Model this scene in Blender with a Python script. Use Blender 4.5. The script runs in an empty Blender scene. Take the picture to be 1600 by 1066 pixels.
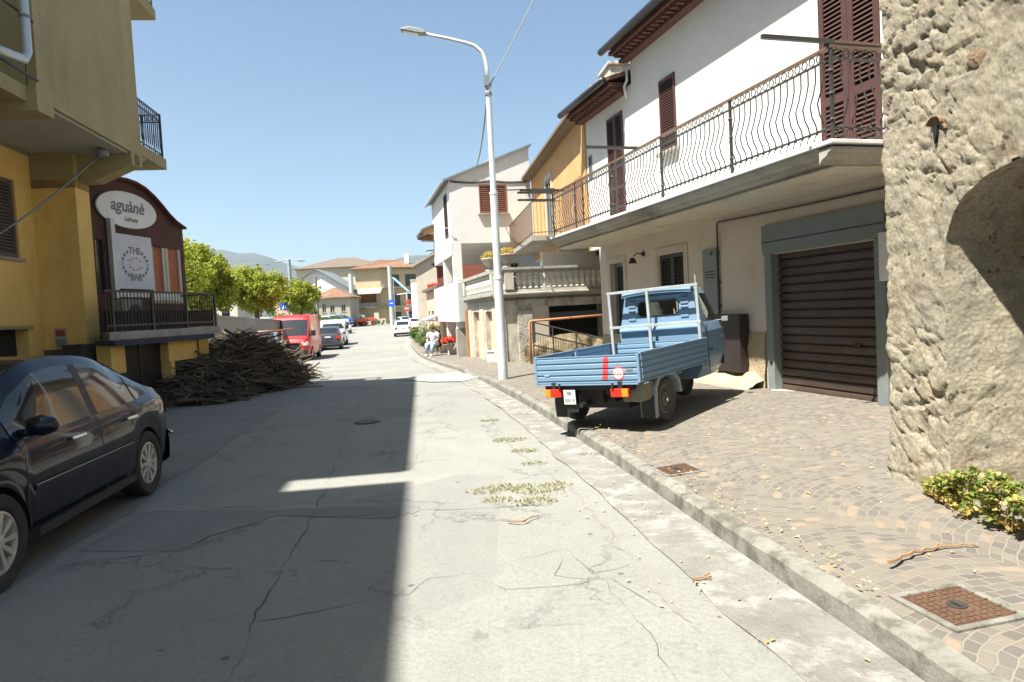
import bpy, math, random
from mathutils import Vector, Matrix, Euler, noise
R = math.radians
random.seed(7)
S = bpy.context.scene
COL = S.collection

# ------------------------------------------------------------------ camera
F, EYE, ROLL = 1067.0, 1.62, 0.052
PITCH = math.atan(48 / F)
cam = bpy.data.cameras.new('camera')
cam.sensor_width = 36; cam.lens = 36 * F / 1600; cam.clip_start = .05; cam.clip_end = 20000
co = bpy.data.objects.new('camera', cam); COL.objects.link(co); S.camera = co
cp, sp_ = math.cos(PITCH), math.sin(PITCH)
rt0 = Vector((math.cos(ROLL), 0, -math.sin(ROLL))); up0 = Vector((math.sin(ROLL), 0, math.cos(ROLL)))
def pt(v): return Vector((v.x, v.y * cp + v.z * sp_, -v.y * sp_ + v.z * cp))
rt, up = pt(rt0), pt(up0); fw = Vector((0, cp, -sp_))
co.matrix_world = Matrix(((rt.x, up.x, -fw.x, 0), (rt.y, up.y, -fw.y, 0), (rt.z, up.z, -fw.z, EYE), (0, 0, 0, 1)))
S.render.resolution_x, S.render.resolution_y = 1024, 682

# ------------------------------------------------------------------ world, sun, exposure
SUN_EL, SUN_AZ = 62.0, 50.0            # azimuth the light travels towards, clockwise from +Y
w = bpy.data.worlds.new('World'); S.world = w; w.use_nodes = True
nt = w.node_tree; bg = nt.nodes['Background']
sky = nt.nodes.new('ShaderNodeTexSky'); sky.sky_type = 'NISHITA'; sky.sun_disc = False
sky.sun_elevation = R(SUN_EL); sky.sun_rotation = R(SUN_AZ + 180)
sky.altitude = 200; sky.air_density = 1.0; sky.dust_density = 1.6; sky.ozone_density = 1.0
tn = nt.nodes.new('ShaderNodeMix'); tn.data_type = 'RGBA'; tn.blend_type = 'MULTIPLY'; tn.inputs[0].default_value = 1
nt.links.new(sky.outputs[0], tn.inputs[6]); tn.inputs[7].default_value = (.97, 1.03, .97, 1)      # slightly greener air than the model's default
nt.links.new(tn.outputs[2], bg.inputs[0]); bg.inputs[1].default_value = .059
sl = bpy.data.lights.new('sun', 'SUN'); sl.energy = 5.0; sl.angle = R(.53); sl.color = (1, .955, .88)
so = bpy.data.objects.new('sun', sl); COL.objects.link(so)
tv = Vector((math.sin(R(SUN_AZ)) * math.cos(R(SUN_EL)), math.cos(R(SUN_AZ)) * math.cos(R(SUN_EL)), -math.sin(R(SUN_EL))))
so.rotation_euler = tv.to_track_quat('-Z', 'Y').to_euler(); so.location = (-20, -20, 40)
S.view_settings.view_transform = 'Standard'; S.view_settings.look = 'None'
S.view_settings.exposure = 1.57; S.view_settings.gamma = 1
S.render.engine = 'CYCLES'
S.cycles.max_bounces = 7; S.cycles.volume_bounces = 0; S.cycles.transparent_max_bounces = 12

# ------------------------------------------------------------------ helpers
def at(px, py, Y):
    x, y = px - 800, py - 533
    xr = x * math.cos(ROLL) - y * math.sin(ROLL); yr = x * math.sin(ROLL) + y * math.cos(ROLL)
    d = pt(Vector((xr / F, 1, -yr / F))); t = Y / d.y
    return Vector((d.x * t, Y, d.z * t + EYE))
def gz(px, py, h=0.):
    p = at(px, py, 1.0); d = p - Vector((0, 0, EYE)); t = (h - EYE) / d.z
    return Vector((d.x * t, d.y * t, h))
def lerp(a, b, t): return a + (b - a) * t
def tab(T, x):
    if x <= T[0][0]: return T[0][1]
    for (a, b), (c, d) in zip(T, T[1:]):
        if x <= c: return b + (d - b) * (x - a) / (c - a)
    return T[-1][1]
def sm(T, x):                      # smoothed table
    if x <= T[0][0]: return T[0][1]
    for i in range(len(T) - 1):
        a, b = T[i]; c, d = T[i + 1]
        if x <= c:
            t = (x - a) / (c - a)
            m0 = (d - T[i - 1][1]) / (c - T[i - 1][0]) if i else (d - b) / (c - a)
            m1 = (T[i + 2][1] - b) / (T[i + 2][0] - a) if i + 2 < len(T) else (d - b) / (c - a)
            h = c - a
            return (2*t**3-3*t*t+1)*b + (t**3-2*t*t+t)*h*m0 + (-2*t**3+3*t*t)*d + (t**3-t*t)*h*m1
    return T[-1][1]

# ---- materials
def nodes(name):
    m = bpy.data.materials.new(name); m.use_nodes = True
    return m, m.node_tree, m.node_tree.nodes, m.node_tree.links, m.node_tree.nodes['Principled BSDF']
def mixc(t, fac, a, b, mode='MIX'):
    n = t.nodes.new('ShaderNodeMix'); n.data_type = 'RGBA'; n.blend_type = mode
    for sock, v in ((n.inputs[0], fac), (n.inputs[6], a), (n.inputs[7], b)):
        if hasattr(v, 'is_linked') or isinstance(v, bpy.types.NodeSocket): t.links.new(v, sock)
        elif isinstance(v, (int, float)): sock.default_value = v
        else: sock.default_value = (*v, 1)
    return n.outputs[2]
def noi(t, scale, detail=6, rough=.6, vec=None, dist=0.):
    n = t.nodes.new('ShaderNodeTexNoise'); n.inputs['Scale'].default_value = scale
    n.inputs['Detail'].default_value = detail; n.inputs['Roughness'].default_value = rough; n.inputs['Distortion'].default_value = dist
    if vec: t.links.new(vec, n.inputs['Vector'])
    return n.outputs[0]
def ramp(t, src, a, b, ca=0., cb=1.):
    n = t.nodes.new('ShaderNodeMapRange'); t.links.new(src, n.inputs[0])
    n.inputs[1].default_value = a; n.inputs[2].default_value = b; n.inputs[3].default_value = ca; n.inputs[4].default_value = cb
    return n.outputs[0]
def coord(t, scale=(1, 1, 1)):
    c = t.nodes.new('ShaderNodeTexCoord'); m = t.nodes.new('ShaderNodeMapping'); m.inputs['Scale'].default_value = scale
    t.links.new(c.outputs['Object'], m.inputs[0]); return m.outputs[0]
def bump(t, bs, h, dist=.01, strength=.5, nrm=None):
    b = t.nodes.new('ShaderNodeBump'); b.inputs['Strength'].default_value = strength; b.inputs['Distance'].default_value = dist
    t.links.new(h, b.inputs['Height'])
    if nrm: t.links.new(nrm, b.inputs['Normal'])
    t.links.new(b.outputs[0], bs.inputs['Normal']); return b.outputs[0]
def pbr(name, c, c2=None, scale=3., rough=.8, bmp=.3, bscale=60., bdist=.004, metal=0., spec=.4, stain=None, sscale=1.2, sthr=(.52, .7), stretch=(1, 1, 1), samt=.7, coat=0.):
    m, t, n, l, b = nodes(name); v = coord(t)
    if c2 is None: c2 = tuple(x * .82 for x in c)
    col = mixc(t, ramp(t, noi(t, scale, 8, .65, v), .35, .65), c, c2)
    col = mixc(t, ramp(t, noi(t, scale * 11, 5, .6, v), .3, .7, 0, .35), col, tuple(x * .78 for x in c2))
    if stain:
        col = mixc(t, ramp(t, noi(t, sscale, 9, .7, coord(t, stretch)), sthr[0], sthr[1], 0, samt), col, stain)
    l.new(col, b.inputs['Base Color'])
    b.inputs['Roughness'].default_value = rough; b.inputs['Metallic'].default_value = metal
    b.inputs['Specular IOR Level'].default_value = spec; b.inputs['Coat Weight'].default_value = coat
    if bmp: bump(t, b, noi(t, bscale, 8, .65, v), bdist, bmp)
    return m
def paint(name, c, rough=.28, coat=.6, metal=0., dirt=.25, rust=0.):
    m, t, n, l, b = nodes(name); v = coord(t)
    d = ramp(t, noi(t, 2.5, 8, .7, v), .4, .75, 0, dirt)
    cc = mixc(t, d, c, tuple(lerp(x, .3, .35) for x in c))
    if rust: cc = mixc(t, ramp(t, noi(t, 5.5, 10, .75, v), .62, .7, 0, rust), cc, (.14, .075, .045)); cc = mixc(t, ramp(t, noi(t, 38, 6, .8, v), .6, .72, 0, rust*.6), cc, (.2, .19, .17))
    l.new(cc, b.inputs['Base Color'])
    l.new(ramp(t, noi(t, 6, 6, .6, v), .3, .7, rough, rough + .15), b.inputs['Roughness'])
    b.inputs['Coat Weight'].default_value = coat; b.inputs['Coat Roughness'].default_value = .06; b.inputs['Metallic'].default_value = metal
    return m
def flat(name, c, rough=.6, metal=0., spec=.5):
    m, t, n, l, b = nodes(name); v = coord(t)
    l.new(mixc(t, ramp(t, noi(t, 9, 5, .6, v), .3, .7, 0, .3), c, tuple(x * .8 for x in c)), b.inputs['Base Color'])
    b.inputs['Roughness'].default_value = rough; b.inputs['Metallic'].default_value = metal; b.inputs['Specular IOR Level'].default_value = spec
    return m
def leafmat(name, c, c2, tr=.35):
    m, t, n, l, b = nodes(name)
    oi = t.nodes.new('ShaderNodeNewGeometry')
    l.new(mixc(t, oi.outputs['Random Per Island'], c, c2), b.inputs['Base Color']); b.inputs['Roughness'].default_value = .6
    tl = n.new('ShaderNodeBsdfTranslucent'); mx = n.new('ShaderNodeMixShader'); mx.inputs[0].default_value = tr
    l.new(mixc(t, oi.outputs['Random Per Island'], tuple(x*1.3 for x in c), tuple(x*1.3 for x in c2)), tl.inputs[0])
    l.new(b.outputs[0], mx.inputs[1]); l.new(tl.outputs[0], mx.inputs[2]); l.new(mx.outputs[0], n['Material Output'].inputs[0])
    return m
def glassmat(name, tint=(.75, .85, .85)):
    m, t, n, l, b = nodes(name)
    tr = n.new('ShaderNodeBsdfTransparent'); tr.inputs[0].default_value = (*tint, 1); gl = n.new('ShaderNodeBsdfGlossy'); gl.inputs['Roughness'].default_value = .02
    fr = n.new('ShaderNodeFresnel'); fr.inputs[0].default_value = 1.5; mx = n.new('ShaderNodeMixShader')
    l.new(fr.outputs[0], mx.inputs[0]); l.new(tr.outputs[0], mx.inputs[1]); l.new(gl.outputs[0], mx.inputs[2]); l.new(mx.outputs[0], n['Material Output'].inputs[0])
    return m

# ---- mesh collector
class MB:
    def __init__(s): s.v = []; s.f = []; s.m = []; s.M = None; s.mi = 0
    def add(s, vs, fs):
        o = len(s.v)
        for p in vs:
            p = Vector(p); s.v.append(s.M @ p if s.M else p)
        for f in fs: s.f.append([o + i for i in f]); s.m.append(s.mi)
        return s
    def box(s, x0, x1, y0, y1, z0, z1):
        if x0 > x1: x0, x1 = x1, x0
        if y0 > y1: y0, y1 = y1, y0
        if z0 > z1: z0, z1 = z1, z0
        return s.add([(x0,y0,z0),(x1,y0,z0),(x1,y1,z0),(x0,y1,z0),(x0,y0,z1),(x1,y0,z1),(x1,y1,z1),(x0,y1,z1)],
              [(3,2,1,0),(4,5,6,7),(0,1,5,4),(1,2,6,5),(2,3,7,6),(3,0,4,7)])
    def tube(s, pts, r, n=6, cap=True):
        pts = [Vector(p) for p in pts]; rs = r if isinstance(r, (list, tuple)) else [r] * len(pts)
        vs = []; fs = []; pv = None
        for i, p in enumerate(pts):
            d = (pts[min(i+1, len(pts)-1)] - pts[max(i-1, 0)]).normalized()
            a = pv if pv else (Vector((0,0,1)) if abs(d.z) < .9 else Vector((1,0,0)))
            u = (a - d * a.dot(d)).normalized(); pv = u; w_ = d.cross(u)
            for k in range(n):
                t = 2 * math.pi * (k + .5) / n; vs.append(p + (u * math.cos(t) + w_ * math.sin(t)) * rs[i])
        for i in range(len(pts) - 1):
            for k in range(n):
                a, b = i*n+k, i*n+(k+1) % n; fs.append((a, b, b+n, a+n))
        if cap: fs.append(tuple(range(n))[::-1]); fs.append(tuple(range((len(pts)-1)*n, len(pts)*n)))
        return s.add(vs, fs)
    def bar(s, a, b, r): return s.tube([a, b], r, 4)
    def lathe(s, prof, c=(0,0,0), n=16, axis='z'):
        vs = []; fs = []; c = Vector(c)
        for r, h in prof:
            for k in range(n):
                t = 2*math.pi*k/n; x, y = r*math.cos(t), r*math.sin(t)
                p = {'z': (x, y, h), 'y': (x, h, y), 'x': (h, x, y)}[axis]; vs.append(c + Vector(p))
        for i in range(len(prof)-1):
            for k in range(n):
                a, b = i*n+k, i*n+(k+1) % n; fs.append((a, b, b+n, a+n))
        fs.append(tuple(range(n))[::-1]); fs.append(tuple(range((len(prof)-1)*n, len(prof)*n)))
        return s.add(vs, fs)
    def prism(s, poly, a, b, ax='y'):  # polygon in the other two axes (x,z for y; y,z for x; x,y for z)
        n = len(poly)
        mk = {'y': lambda p, h: (p[0], h, p[1]), 'x': lambda p, h: (h, p[0], p[1]), 'z': lambda p, h: (p[0], p[1], h)}[ax]
        return s.add([mk(p, a) for p in poly] + [mk(p, b) for p in poly],
            [tuple(range(n))[::-1], tuple(range(n, 2*n))] + [(i, (i+1) % n, n+(i+1) % n, n+i) for i in range(n)])
    def holes(s, x0, x1, z0, z1, hs, y=0., d=.2, top=None):
        # wall panel in plane y, outward +y, holes (a,b,c,d) with reveals of depth d inward
        xs = sorted({x0, x1, *[max(x0, min(x1, v)) for h in hs for v in h[:2]]}); zs = sorted({z0, z1, *[max(z0, min(z1, v)) for h in hs for v in h[2:]]})
        for a, b in zip(xs, xs[1:]):
            for c, e in zip(zs, zs[1:]):
                mx, mz = (a+b)/2, (c+e)/2
                if any(h[0] < mx < h[1] and h[2] < mz < h[3] for h in hs): continue
                s.add([(a,y,c),(b,y,c),(b,y,e),(a,y,e)], [(0,3,2,1)])
        for a, b, c, e in hs:
            q = y - d
            s.add([(a,y,c),(b,y,c),(b,q,c),(a,q,c)], [(0,1,2,3)]); s.add([(a,y,e),(b,y,e),(b,q,e),(a,q,e)], [(3,2,1,0)])
            s.add([(a,y,c),(a,y,e),(a,q,e),(a,q,c)], [(3,2,1,0)]); s.add([(b,y,c),(b,y,e),(b,q,e),(b,q,c)], [(0,1,2,3)])
        return s
    def build(s, name, mats, parent=None, smooth=False, bev=0., **kw):
        me = bpy.data.meshes.new(name); me.from_pydata([tuple(v) for v in s.v], [], s.f)
        if not isinstance(mats, (list, tuple)): mats = [mats]
        for m in mats: me.materials.append(m)
        me.polygons.foreach_set('material_index', [min(i, len(mats)-1) for i in s.m])
        if smooth: me.polygons.foreach_set('use_smooth', [True] * len(me.polygons))
        me.update()
        o = bpy.data.objects.new(name, me); COL.objects.link(o)
        if parent: o.parent = parent
        if bev:
            b = o.modifiers.new('bevel', 'BEVEL'); b.width = bev; b.segments = 2; b.limit_method = 'ANGLE'; b.angle_limit = R(40)
        for k, v in kw.items(): o[k] = v
        return o
def thing(name, label, cat, loc=(0,0,0), rot=0., group=None):
    o = bpy.data.objects.new(name, None); COL.objects.link(o); o.location = loc
    o.rotation_euler = rot if isinstance(rot, (tuple, list)) else (0, 0, rot); o.empty_display_size = .2
    o['label'] = label; o['category'] = cat
    if group: o['group'] = group
    return o
def tag(o, label, cat, group=None, kind=None):
    if label: o['label'] = label
    if cat: o['category'] = cat
    if group: o['group'] = group
    if kind: o['kind'] = kind
    return o
def dup(o, parent=None):
    c = o.copy(); COL.objects.link(c); c.parent = parent
    for ch in [x for x in bpy.data.objects if x.parent == o]: dup(ch, c)
    return c
def hd(deg): return R(90 - deg)      # local +x along compass heading deg (clockwise from +Y)
def TR(x=0, y=0, z=0, rz=0): return Matrix.Translation((x, y, z)) @ Matrix.Rotation(rz, 4, 'Z')

# materials used widely
M = {}
M['white'] = pbr('white_plaster', (.71, .7, .665), (.645, .63, .595), 1.2, .85, .25, 90, .003, stain=(.5, .47, .4), sscale=.9, sthr=(.55, .78), stretch=(1, 1, .35), samt=.45)
M['cream'] = pbr('cream_plaster', (.56, .51, .42), (.49, .44, .35), 1.4, .85, .3, 80, .003, stain=(.38, .33, .25), sscale=1.1, sthr=(.52, .75), stretch=(1, 1, .4))
M['old'] = pbr('old_render', (.58, .55, .46), (.43, .4, .32), 1.8, .9, .5, 50, .008, stain=(.12, .11, .09), sscale=2.2, sthr=(.47, .66), stretch=(1, 1, .5), samt=.85)
M['orange'] = pbr('orange_plaster', (.62, .38, .17), (.54, .31, .13), 1.6, .85, .2, 70, .003)
M['yellow'] = pbr('yellow_plaster', (.38, .31, .15), (.29, .24, .12), .9, .88, .55, 130, .006, stain=(.13, .125, .085), sscale=1.0, sthr=(.5, .75), stretch=(1, 1, .3), samt=.55)
M['ochre'] = pbr('ochre_plaster', (.8, .54, .17), (.7, .46, .14), 1.0, .88, .35, 130, .005, stain=(.3, .18, .06), sscale=1.0, sthr=(.5, .75), stretch=(1, 1, .3), samt=.5)
M['pale'] = pbr('pale_yellow_plaster', (.78, .68, .38), None, 2, .85)
M['pink'] = pbr('pink_plaster', (.68, .42, .3), (.62, .45, .33), 2, .85, stain=(.6, .56, .48), sscale=1.5)
M['brownred'] = pbr('red_brown_plaster', (.22, .07, .045), None, 2, .85)
M['conc'] = pbr('concrete', (.38, .365, .31), (.28, .26, .22), 3, .9, .4, 60, .006, stain=(.16, .15, .12), sscale=1.8, sthr=(.5, .7))
M['shut'] = pbr('brown_shutter_paint', (.085, .038, .031), None, 6, .6, .1, 80)
M['shutd'] = pbr('dark_brown_metal', (.035, .024, .02), (.028, .02, .017), 3, .5, .15, 60)
M['iron'] = pbr('black_iron', (.05, .054, .054), (.065, .058, .05), 8, .5, .2, 100, metal=.3)
M['rail'] = pbr('brown_handrail', (.16, .1, .06), None, 5, .5)
M['grey'] = pbr('grey_metal', (.2, .225, .22), (.165, .185, .18), 3, .5, .05)
M['galv'] = pbr('galvanised_metal', (.55, .58, .6), (.48, .51, .53), 5, .42, .1, 60, metal=.35)
M['tile'] = pbr('roof_tile', (.22, .115, .065), (.15, .085, .055), 4, .9, .6, 12, .03, stain=(.3, .25, .18), sscale=1.5)
M['tileb'] = pbr('brown_roof_tile', (.165, .125, .095), (.12, .095, .075), 4, .9, .6, 12, .03)
M['gutter'] = flat('dark_gutter', (.025, .025, .027), .45)
M['brick'] = pbr('terracotta_eave', (.11, .048, .034), (.08, .036, .026), 9, .9)
M['wood'] = pbr('weathered_wood', (.4, .23, .12), (.28, .16, .09), 6, .8)
M['dark'] = flat('dark_interior', (.012, .011, .01), .9)  # near-black stands in for the shade inside openings and behind slats
M['glass'] = pbr('dark_window_glass', (.02, .025, .03), None, 2, .06, 0, spec=.8)
M['clear'] = glassmat('clear_glass')
M['tyre'] = pbr('tyre_rubber', (.022, .021, .02), (.04, .037, .033), 6, .85, .3, 80)
M['black'] = flat('black_plastic', (.014, .014, .015), .55)
M['chrome'] = flat('chrome', (.7, .7, .68), .18, 1.)
M['alloy'] = pbr('silver_alloy', (.6, .6, .58), (.5, .5, .48), 6, .35, 0, metal=.6)
M['redlamp'] = flat('red_lamp', (.6, .03, .015), .2)
M['amber'] = flat('amber_lamp', (.8, .25, .02), .2)
M['lens'] = flat('clear_lamp_lens', (.7, .72, .72), .12)
M['wpaint'] = paint('white_car_paint', (.78, .78, .77))
M['trunk'] = pbr('bark', (.12, .09, .06), (.08, .06, .04), 8, .95, .6, 40, .01)
# ------------------------------------------------------------------ ground, road, pavement
def rz(Y): return tab([(-30, 0), (17, 0), (21, -.04), (34, -.35), (66, -.35), (90, -.1), (120, .3), (200, .5), (600, 1.0), (8000, 1.0)], Y)
KERB = [(-8, 3.0), (-2, 2.25), (2.75, 1.62), (4.3, 1.37), (6.1, 1.1), (7.8, .82), (11, .27), (14, -.35), (16.6, -.92), (19, -1.5), (21.8, -2.25), (28, -3.62), (36, -5.1), (44.5, -6.6), (65, -9.5), (85, -12.6), (100, -16), (115, -22)]
def kx(Y): return sm(KERB, Y)
def kh(Y): return tab([(-20, .13), (15.9, .13), (16.7, .03), (17.9, .03), (18.8, .12), (200, .12)], Y)
def pz(Y, d): return rz(Y) + kh(Y) + .035 * min(d, 1.6) + .008 * max(0, d - 1.6)
def gridmesh(name, xs, ys, zf, mat, **kw):
    vs = [(x, y, zf(x, y)) for y in ys for x in xs]; n = len(xs)
    fs = [(j*n+i, j*n+i+1, (j+1)*n+i+1, (j+1)*n+i) for j in range(len(ys)-1) for i in range(n-1)]
    me = bpy.data.meshes.new(name); me.from_pydata(vs, [], fs); me.materials.append(mat)
    me.polygons.foreach_set('use_smooth', [True]*len(fs))
    o = bpy.data.objects.new(name, me); COL.objects.link(o); o['kind'] = 'structure'
    for k, v in kw.items(): o[k] = v
    return o
m_earth = pbr('dry_earth', (.2, .19, .15), (.16, .17, .1), .02, .95, .2, 4)
gridmesh('ground', [-9000, -3000, -800, -200, -60, -30, -12, 12, 40, 200, 800, 3000, 9000],
         [-60, -10, 17, 21, 34, 66, 90, 120, 200, 600, 2000, 9000], lambda x, y: rz(y) - .03, m_earth)

# road surface: pale worn concrete/asphalt with slab tone, speckle and fine cracking
m, t, n, l, b = nodes('worn_pale_asphalt'); v = coord(t)
c = mixc(t, ramp(t, noi(t, .35, 8, .6, v), .35, .68), (.285, .285, .248), (.23, .23, .2))
c = mixc(t, ramp(t, noi(t, 2.2, 9, .7, v), .45, .75, 0, .6), c, (.2, .198, .185))
c = mixc(t, ramp(t, noi(t, 34, 9, .85, v), .46, .64, 0, .6), c, (.135, .133, .122))
c = mixc(t, ramp(t, noi(t, 75, 6, .8, v), .46, .66, 0, .6), c, (.13, .128, .118))
c = mixc(t, ramp(t, noi(t, 150, 3, .6, v), .55, .75, 0, .5), c, (.42, .41, .38))
vp = n.new('ShaderNodeTexVoronoi'); vp.inputs['Scale'].default_value = .42; vnz = n.new('ShaderNodeTexNoise'); vnz.inputs['Scale'].default_value = 1.3; vnz.inputs['Detail'].default_value = 8
va = n.new('ShaderNodeVectorMath'); va.operation = 'ADD'; l.new(v, va.inputs[0]); l.new(vnz.outputs[1], va.inputs[1]); l.new(va.outputs[0], vp.inputs[0])
sp3 = n.new('ShaderNodeSeparateColor'); l.new(vp.outputs['Color'], sp3.inputs[0])
c = mixc(t, ramp(t, sp3.outputs[0], 0, 1, 0, .42), c, (.15, .15, .14))
c = mixc(t, ramp(t, noi(t, 9, 8, .75, v), .56, .7, 0, .5), c, (.13, .128, .118))
vs_ = n.new('ShaderNodeTexVoronoi'); vs_.inputs['Scale'].default_value = 2.3; l.new(v, vs_.inputs[0]); spk = ramp(t, vs_.outputs['Distance'], .035, .06, .75, 0)
c = mixc(t, spk, c, (.07, .07, .065))
c = mixc(t, ramp(t, noi(t, 1.2, 5, .6, coord(t, (1.6, .12, 1))), .55, .75, 0, .4), c, (.17, .168, .155))
vo = n.new('ShaderNodeTexVoronoi'); vo.feature = 'DISTANCE_TO_EDGE'; vo.inputs['Scale'].default_value = .75
wv = n.new('ShaderNodeVectorMath'); wv.operation = 'ADD'; nz = n.new('ShaderNodeTexNoise'); nz.inputs['Scale'].default_value = 2.2; nz.inputs['Detail'].default_value = 9; nz.inputs['Roughness'].default_value = .7
l.new(v, nz.inputs[0]); l.new(v, wv.inputs[0]); l.new(nz.outputs[1], wv.inputs[1]); l.new(wv.outputs[0], vo.inputs[0])
crk = ramp(t, vo.outputs[0], .0, .014, 1, 0)
msk = ramp(t, noi(t, .7, 4, .6, v), .47, .56)
mm = n.new('ShaderNodeMath'); mm.operation = 'MULTIPLY'; l.new(crk, mm.inputs[0]); l.new(msk, mm.inputs[1])
mm2 = n.new('ShaderNodeMath'); mm2.operation = 'MULTIPLY'; l.new(mm.outputs[0], mm2.inputs[0]); mm2.inputs[1].default_value = .6
c = mixc(t, mm2.outputs[0], c, (.1, .095, .085))
l.new(c, b.inputs['Base Color']); b.inputs['Roughness'].default_value = .9; b.inputs['Specular IOR Level'].default_value = .25
hb = n.new('ShaderNodeMath'); hb.operation = 'SUBTRACT'; l.new(noi(t, 110, 6, .75, v), hb.inputs[0]); l.new(mm.outputs[0], hb.inputs[1])
b1 = bump(t, b, hb.outputs[0], .006, .6)
bump(t, b, noi(t, 3.5, 5, .6, v), .03, .35, b1)
M['road'] = m
ys = [-8 + i * .5 for i in range(60)] + [22 + i * 3 for i in range(34)]
def strip(name, ys, fa, fb, nx, zf, mat, **kw):
    vs = []; fs = []
    for y in ys:
        a, b_ = fa(y), fb(y)
        for i in range(nx+1):
            x = lerp(a, b_, i/nx); vs.append((x, y, zf(x, y)))
    k = nx+1
    for j in range(len(ys)-1):
        for i in range(nx): fs.append((j*k+i, j*k+i+1, (j+1)*k+i+1, (j+1)*k+i))
    me = bpy.data.meshes.new(name); me.from_pydata(vs, [], fs); me.materials.append(mat)
    me.polygons.foreach_set('use_smooth', [True]*len(fs))
    o = bpy.data.objects.new(name, me); COL.objects.link(o); o['kind'] = 'structure'
    for q, w_ in kw.items(): o[q] = w_
    return o
def und(x, y): return .012 * noise.noise(Vector((x*.5, y*.4, 0))) + .006*noise.noise(Vector((x*1.7, y*1.3, 3)))
strip('road', ys, lambda y: kx(y) - 11 - max(0, y-60)*.25, lambda y: kx(y) - .42, 26, lambda x, y: rz(y) + und(x, y), M['road'])
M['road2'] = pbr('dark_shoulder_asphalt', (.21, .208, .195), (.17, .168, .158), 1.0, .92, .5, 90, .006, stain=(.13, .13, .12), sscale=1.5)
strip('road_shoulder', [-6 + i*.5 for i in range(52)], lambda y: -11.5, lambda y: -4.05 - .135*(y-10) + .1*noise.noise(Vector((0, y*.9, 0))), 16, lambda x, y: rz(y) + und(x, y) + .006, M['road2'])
# gutter band of rough concrete along the kerb
M['gut'] = pbr('rough_gutter_concrete', (.26, .252, .222), (.17, .163, .142), 2.2, .93, .9, 45, .02, stain=(.38, .37, .34), sscale=3.5, sthr=(.5, .62), samt=.6)
gys = [-8 + i * .08 for i in range(375)] + [22 + i * 2 for i in range(40)]
strip('gutter', gys, lambda y: kx(y) - .47 - .05*noise.noise(Vector((y*1.3, 5, 0))), lambda y: kx(y), 6,
      lambda x, y: rz(y) + .012 + .005*noise.noise(Vector((x*4, y*3, 1))) - .02*max(0, (x-kx(y)+.47)/.47)*0, M['gut'])
# kerb
M['kerb'] = pbr('kerb_concrete', (.24, .234, .2), (.165, .16, .135), 3, .92, .6, 50, .01, stain=(.085, .08, .06), sscale=6, sthr=(.46, .62), samt=.8)
mb = MB(); k = 0
for i, y in enumerate(gys[:-1]):
    pass
vs = []; fs = []
for y in gys:
    wob = .016*noise.noise(Vector((y*3, 0, 0))) + .008*noise.noise(Vector((y*11, 0, 4))); x = kx(y) + wob; h = rz(y) + kh(y) + .009*noise.noise(Vector((y*5, 9, 0))) - .03*max(0, noise.noise(Vector((y*2.1, 3, 5)))-.35)
    vs += [(x, y, rz(y) - .05), (x + .012, y, h - .02), (x + .03, y, h), (x + .13, y, h + .005), (x + .19, y, h - .03)]
for j in range(len(gys)-1):
    for i in range(4): fs.append((j*5+i, j*5+i+1, j*5+i+6, j*5+i+5))
mb.add(vs, fs); o = mb.build('kerb', M['kerb']); o['kind'] = 'structure'
# pavement of porphyry setts laid in arcs
m, t, n, l, b = nodes('porphyry_setts'); v = coord(t)
sx = n.new('ShaderNodeSeparateXYZ'); 
rotm = n.new('ShaderNodeMapping'); rotm.inputs['Rotation'].default_value = (0, 0, R(-24)); l.new(v, rotm.inputs[0]); l.new(rotm.outputs[0], sx.inputs[0])
def mth(op, a, b_=None):
    q = n.new('ShaderNodeMath'); q.operation = op
    for i, w_ in enumerate((a, b_)):
        if w_ is None: continue
        if isinstance(w_, (int, float)): q.inputs[i].default_value = w_
        else: l.new(w_, q.inputs[i])
    return q.outputs[0]
W_ = 1.25
q = mth('MODULO', mth('ADD', sx.outputs[0], 150), W_); q = mth('SUBTRACT', q, W_/2)
arc = mth('SQRT', mth('SUBTRACT', 1.0, mth('MULTIPLY', q, q)))
yy = mth('SUBTRACT', sx.outputs[1], arc)
nzw = noi(t, 3.2, 3, .5, v)
cx = n.new('ShaderNodeCombineXYZ'); l.new(mth('ADD', mth('MULTIPLY', sx.outputs[0], 1.0), mth('MULTIPLY', nzw, .12)), cx.inputs[0]); l.new(mth('ADD', yy, mth('MULTIPLY', nzw, .1)), cx.inputs[1])
def bricks(c1, c2, mort, sz=.021):
    br = n.new('ShaderNodeTexBrick'); l.new(cx.outputs[0], br.inputs[0]); br.offset = .5; br.squash = 1
    br.inputs['Color1'].default_value = (*c1, 1); br.inputs['Color2'].default_value = (*c2, 1); br.inputs['Mortar'].default_value = (*mort, 1)
    br.inputs['Scale'].default_value = 1.; br.inputs['Mortar Size'].default_value = sz/3.2; br.inputs['Mortar Smooth'].default_value = .15
    br.inputs['Brick Width'].default_value = .095; br.inputs['Row Height'].default_value = .07; br.inputs['Bias'].default_value = 0
    return br
ba = bricks((.095, .086, .076), (.185, .158, .125), (.185, .17, .135)); bb = bricks((0, 0, 0), (1, 1, 1), (0, 0, 0))
c = mixc(t, ramp(t, bb.outputs[0], .93, .99, 0, .5), ba.outputs[0], (.36, .22, .12))
c = mixc(t, ramp(t, noi(t, 1.1, 6, .6, v), .4, .7, 0, .45), c, (.175, .16, .125))
c = mixc(t, ramp(t, noi(t, 60, 6, .7, v), .4, .75, 0, .4), c, (.13, .11, .1))
c = mixc(t, ba.outputs[1], c, (.185, .17, .135))
l.new(c, b.inputs['Base Color']); b.inputs['Roughness'].default_value = .82
hh = mth('ADD', mth('MULTIPLY', ba.outputs[1], -1.), mth('MULTIPLY', noi(t, 28, 6, .6, v), .5))
bump(t, b, hh, .008, .8)
M['setts'] = m
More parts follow.
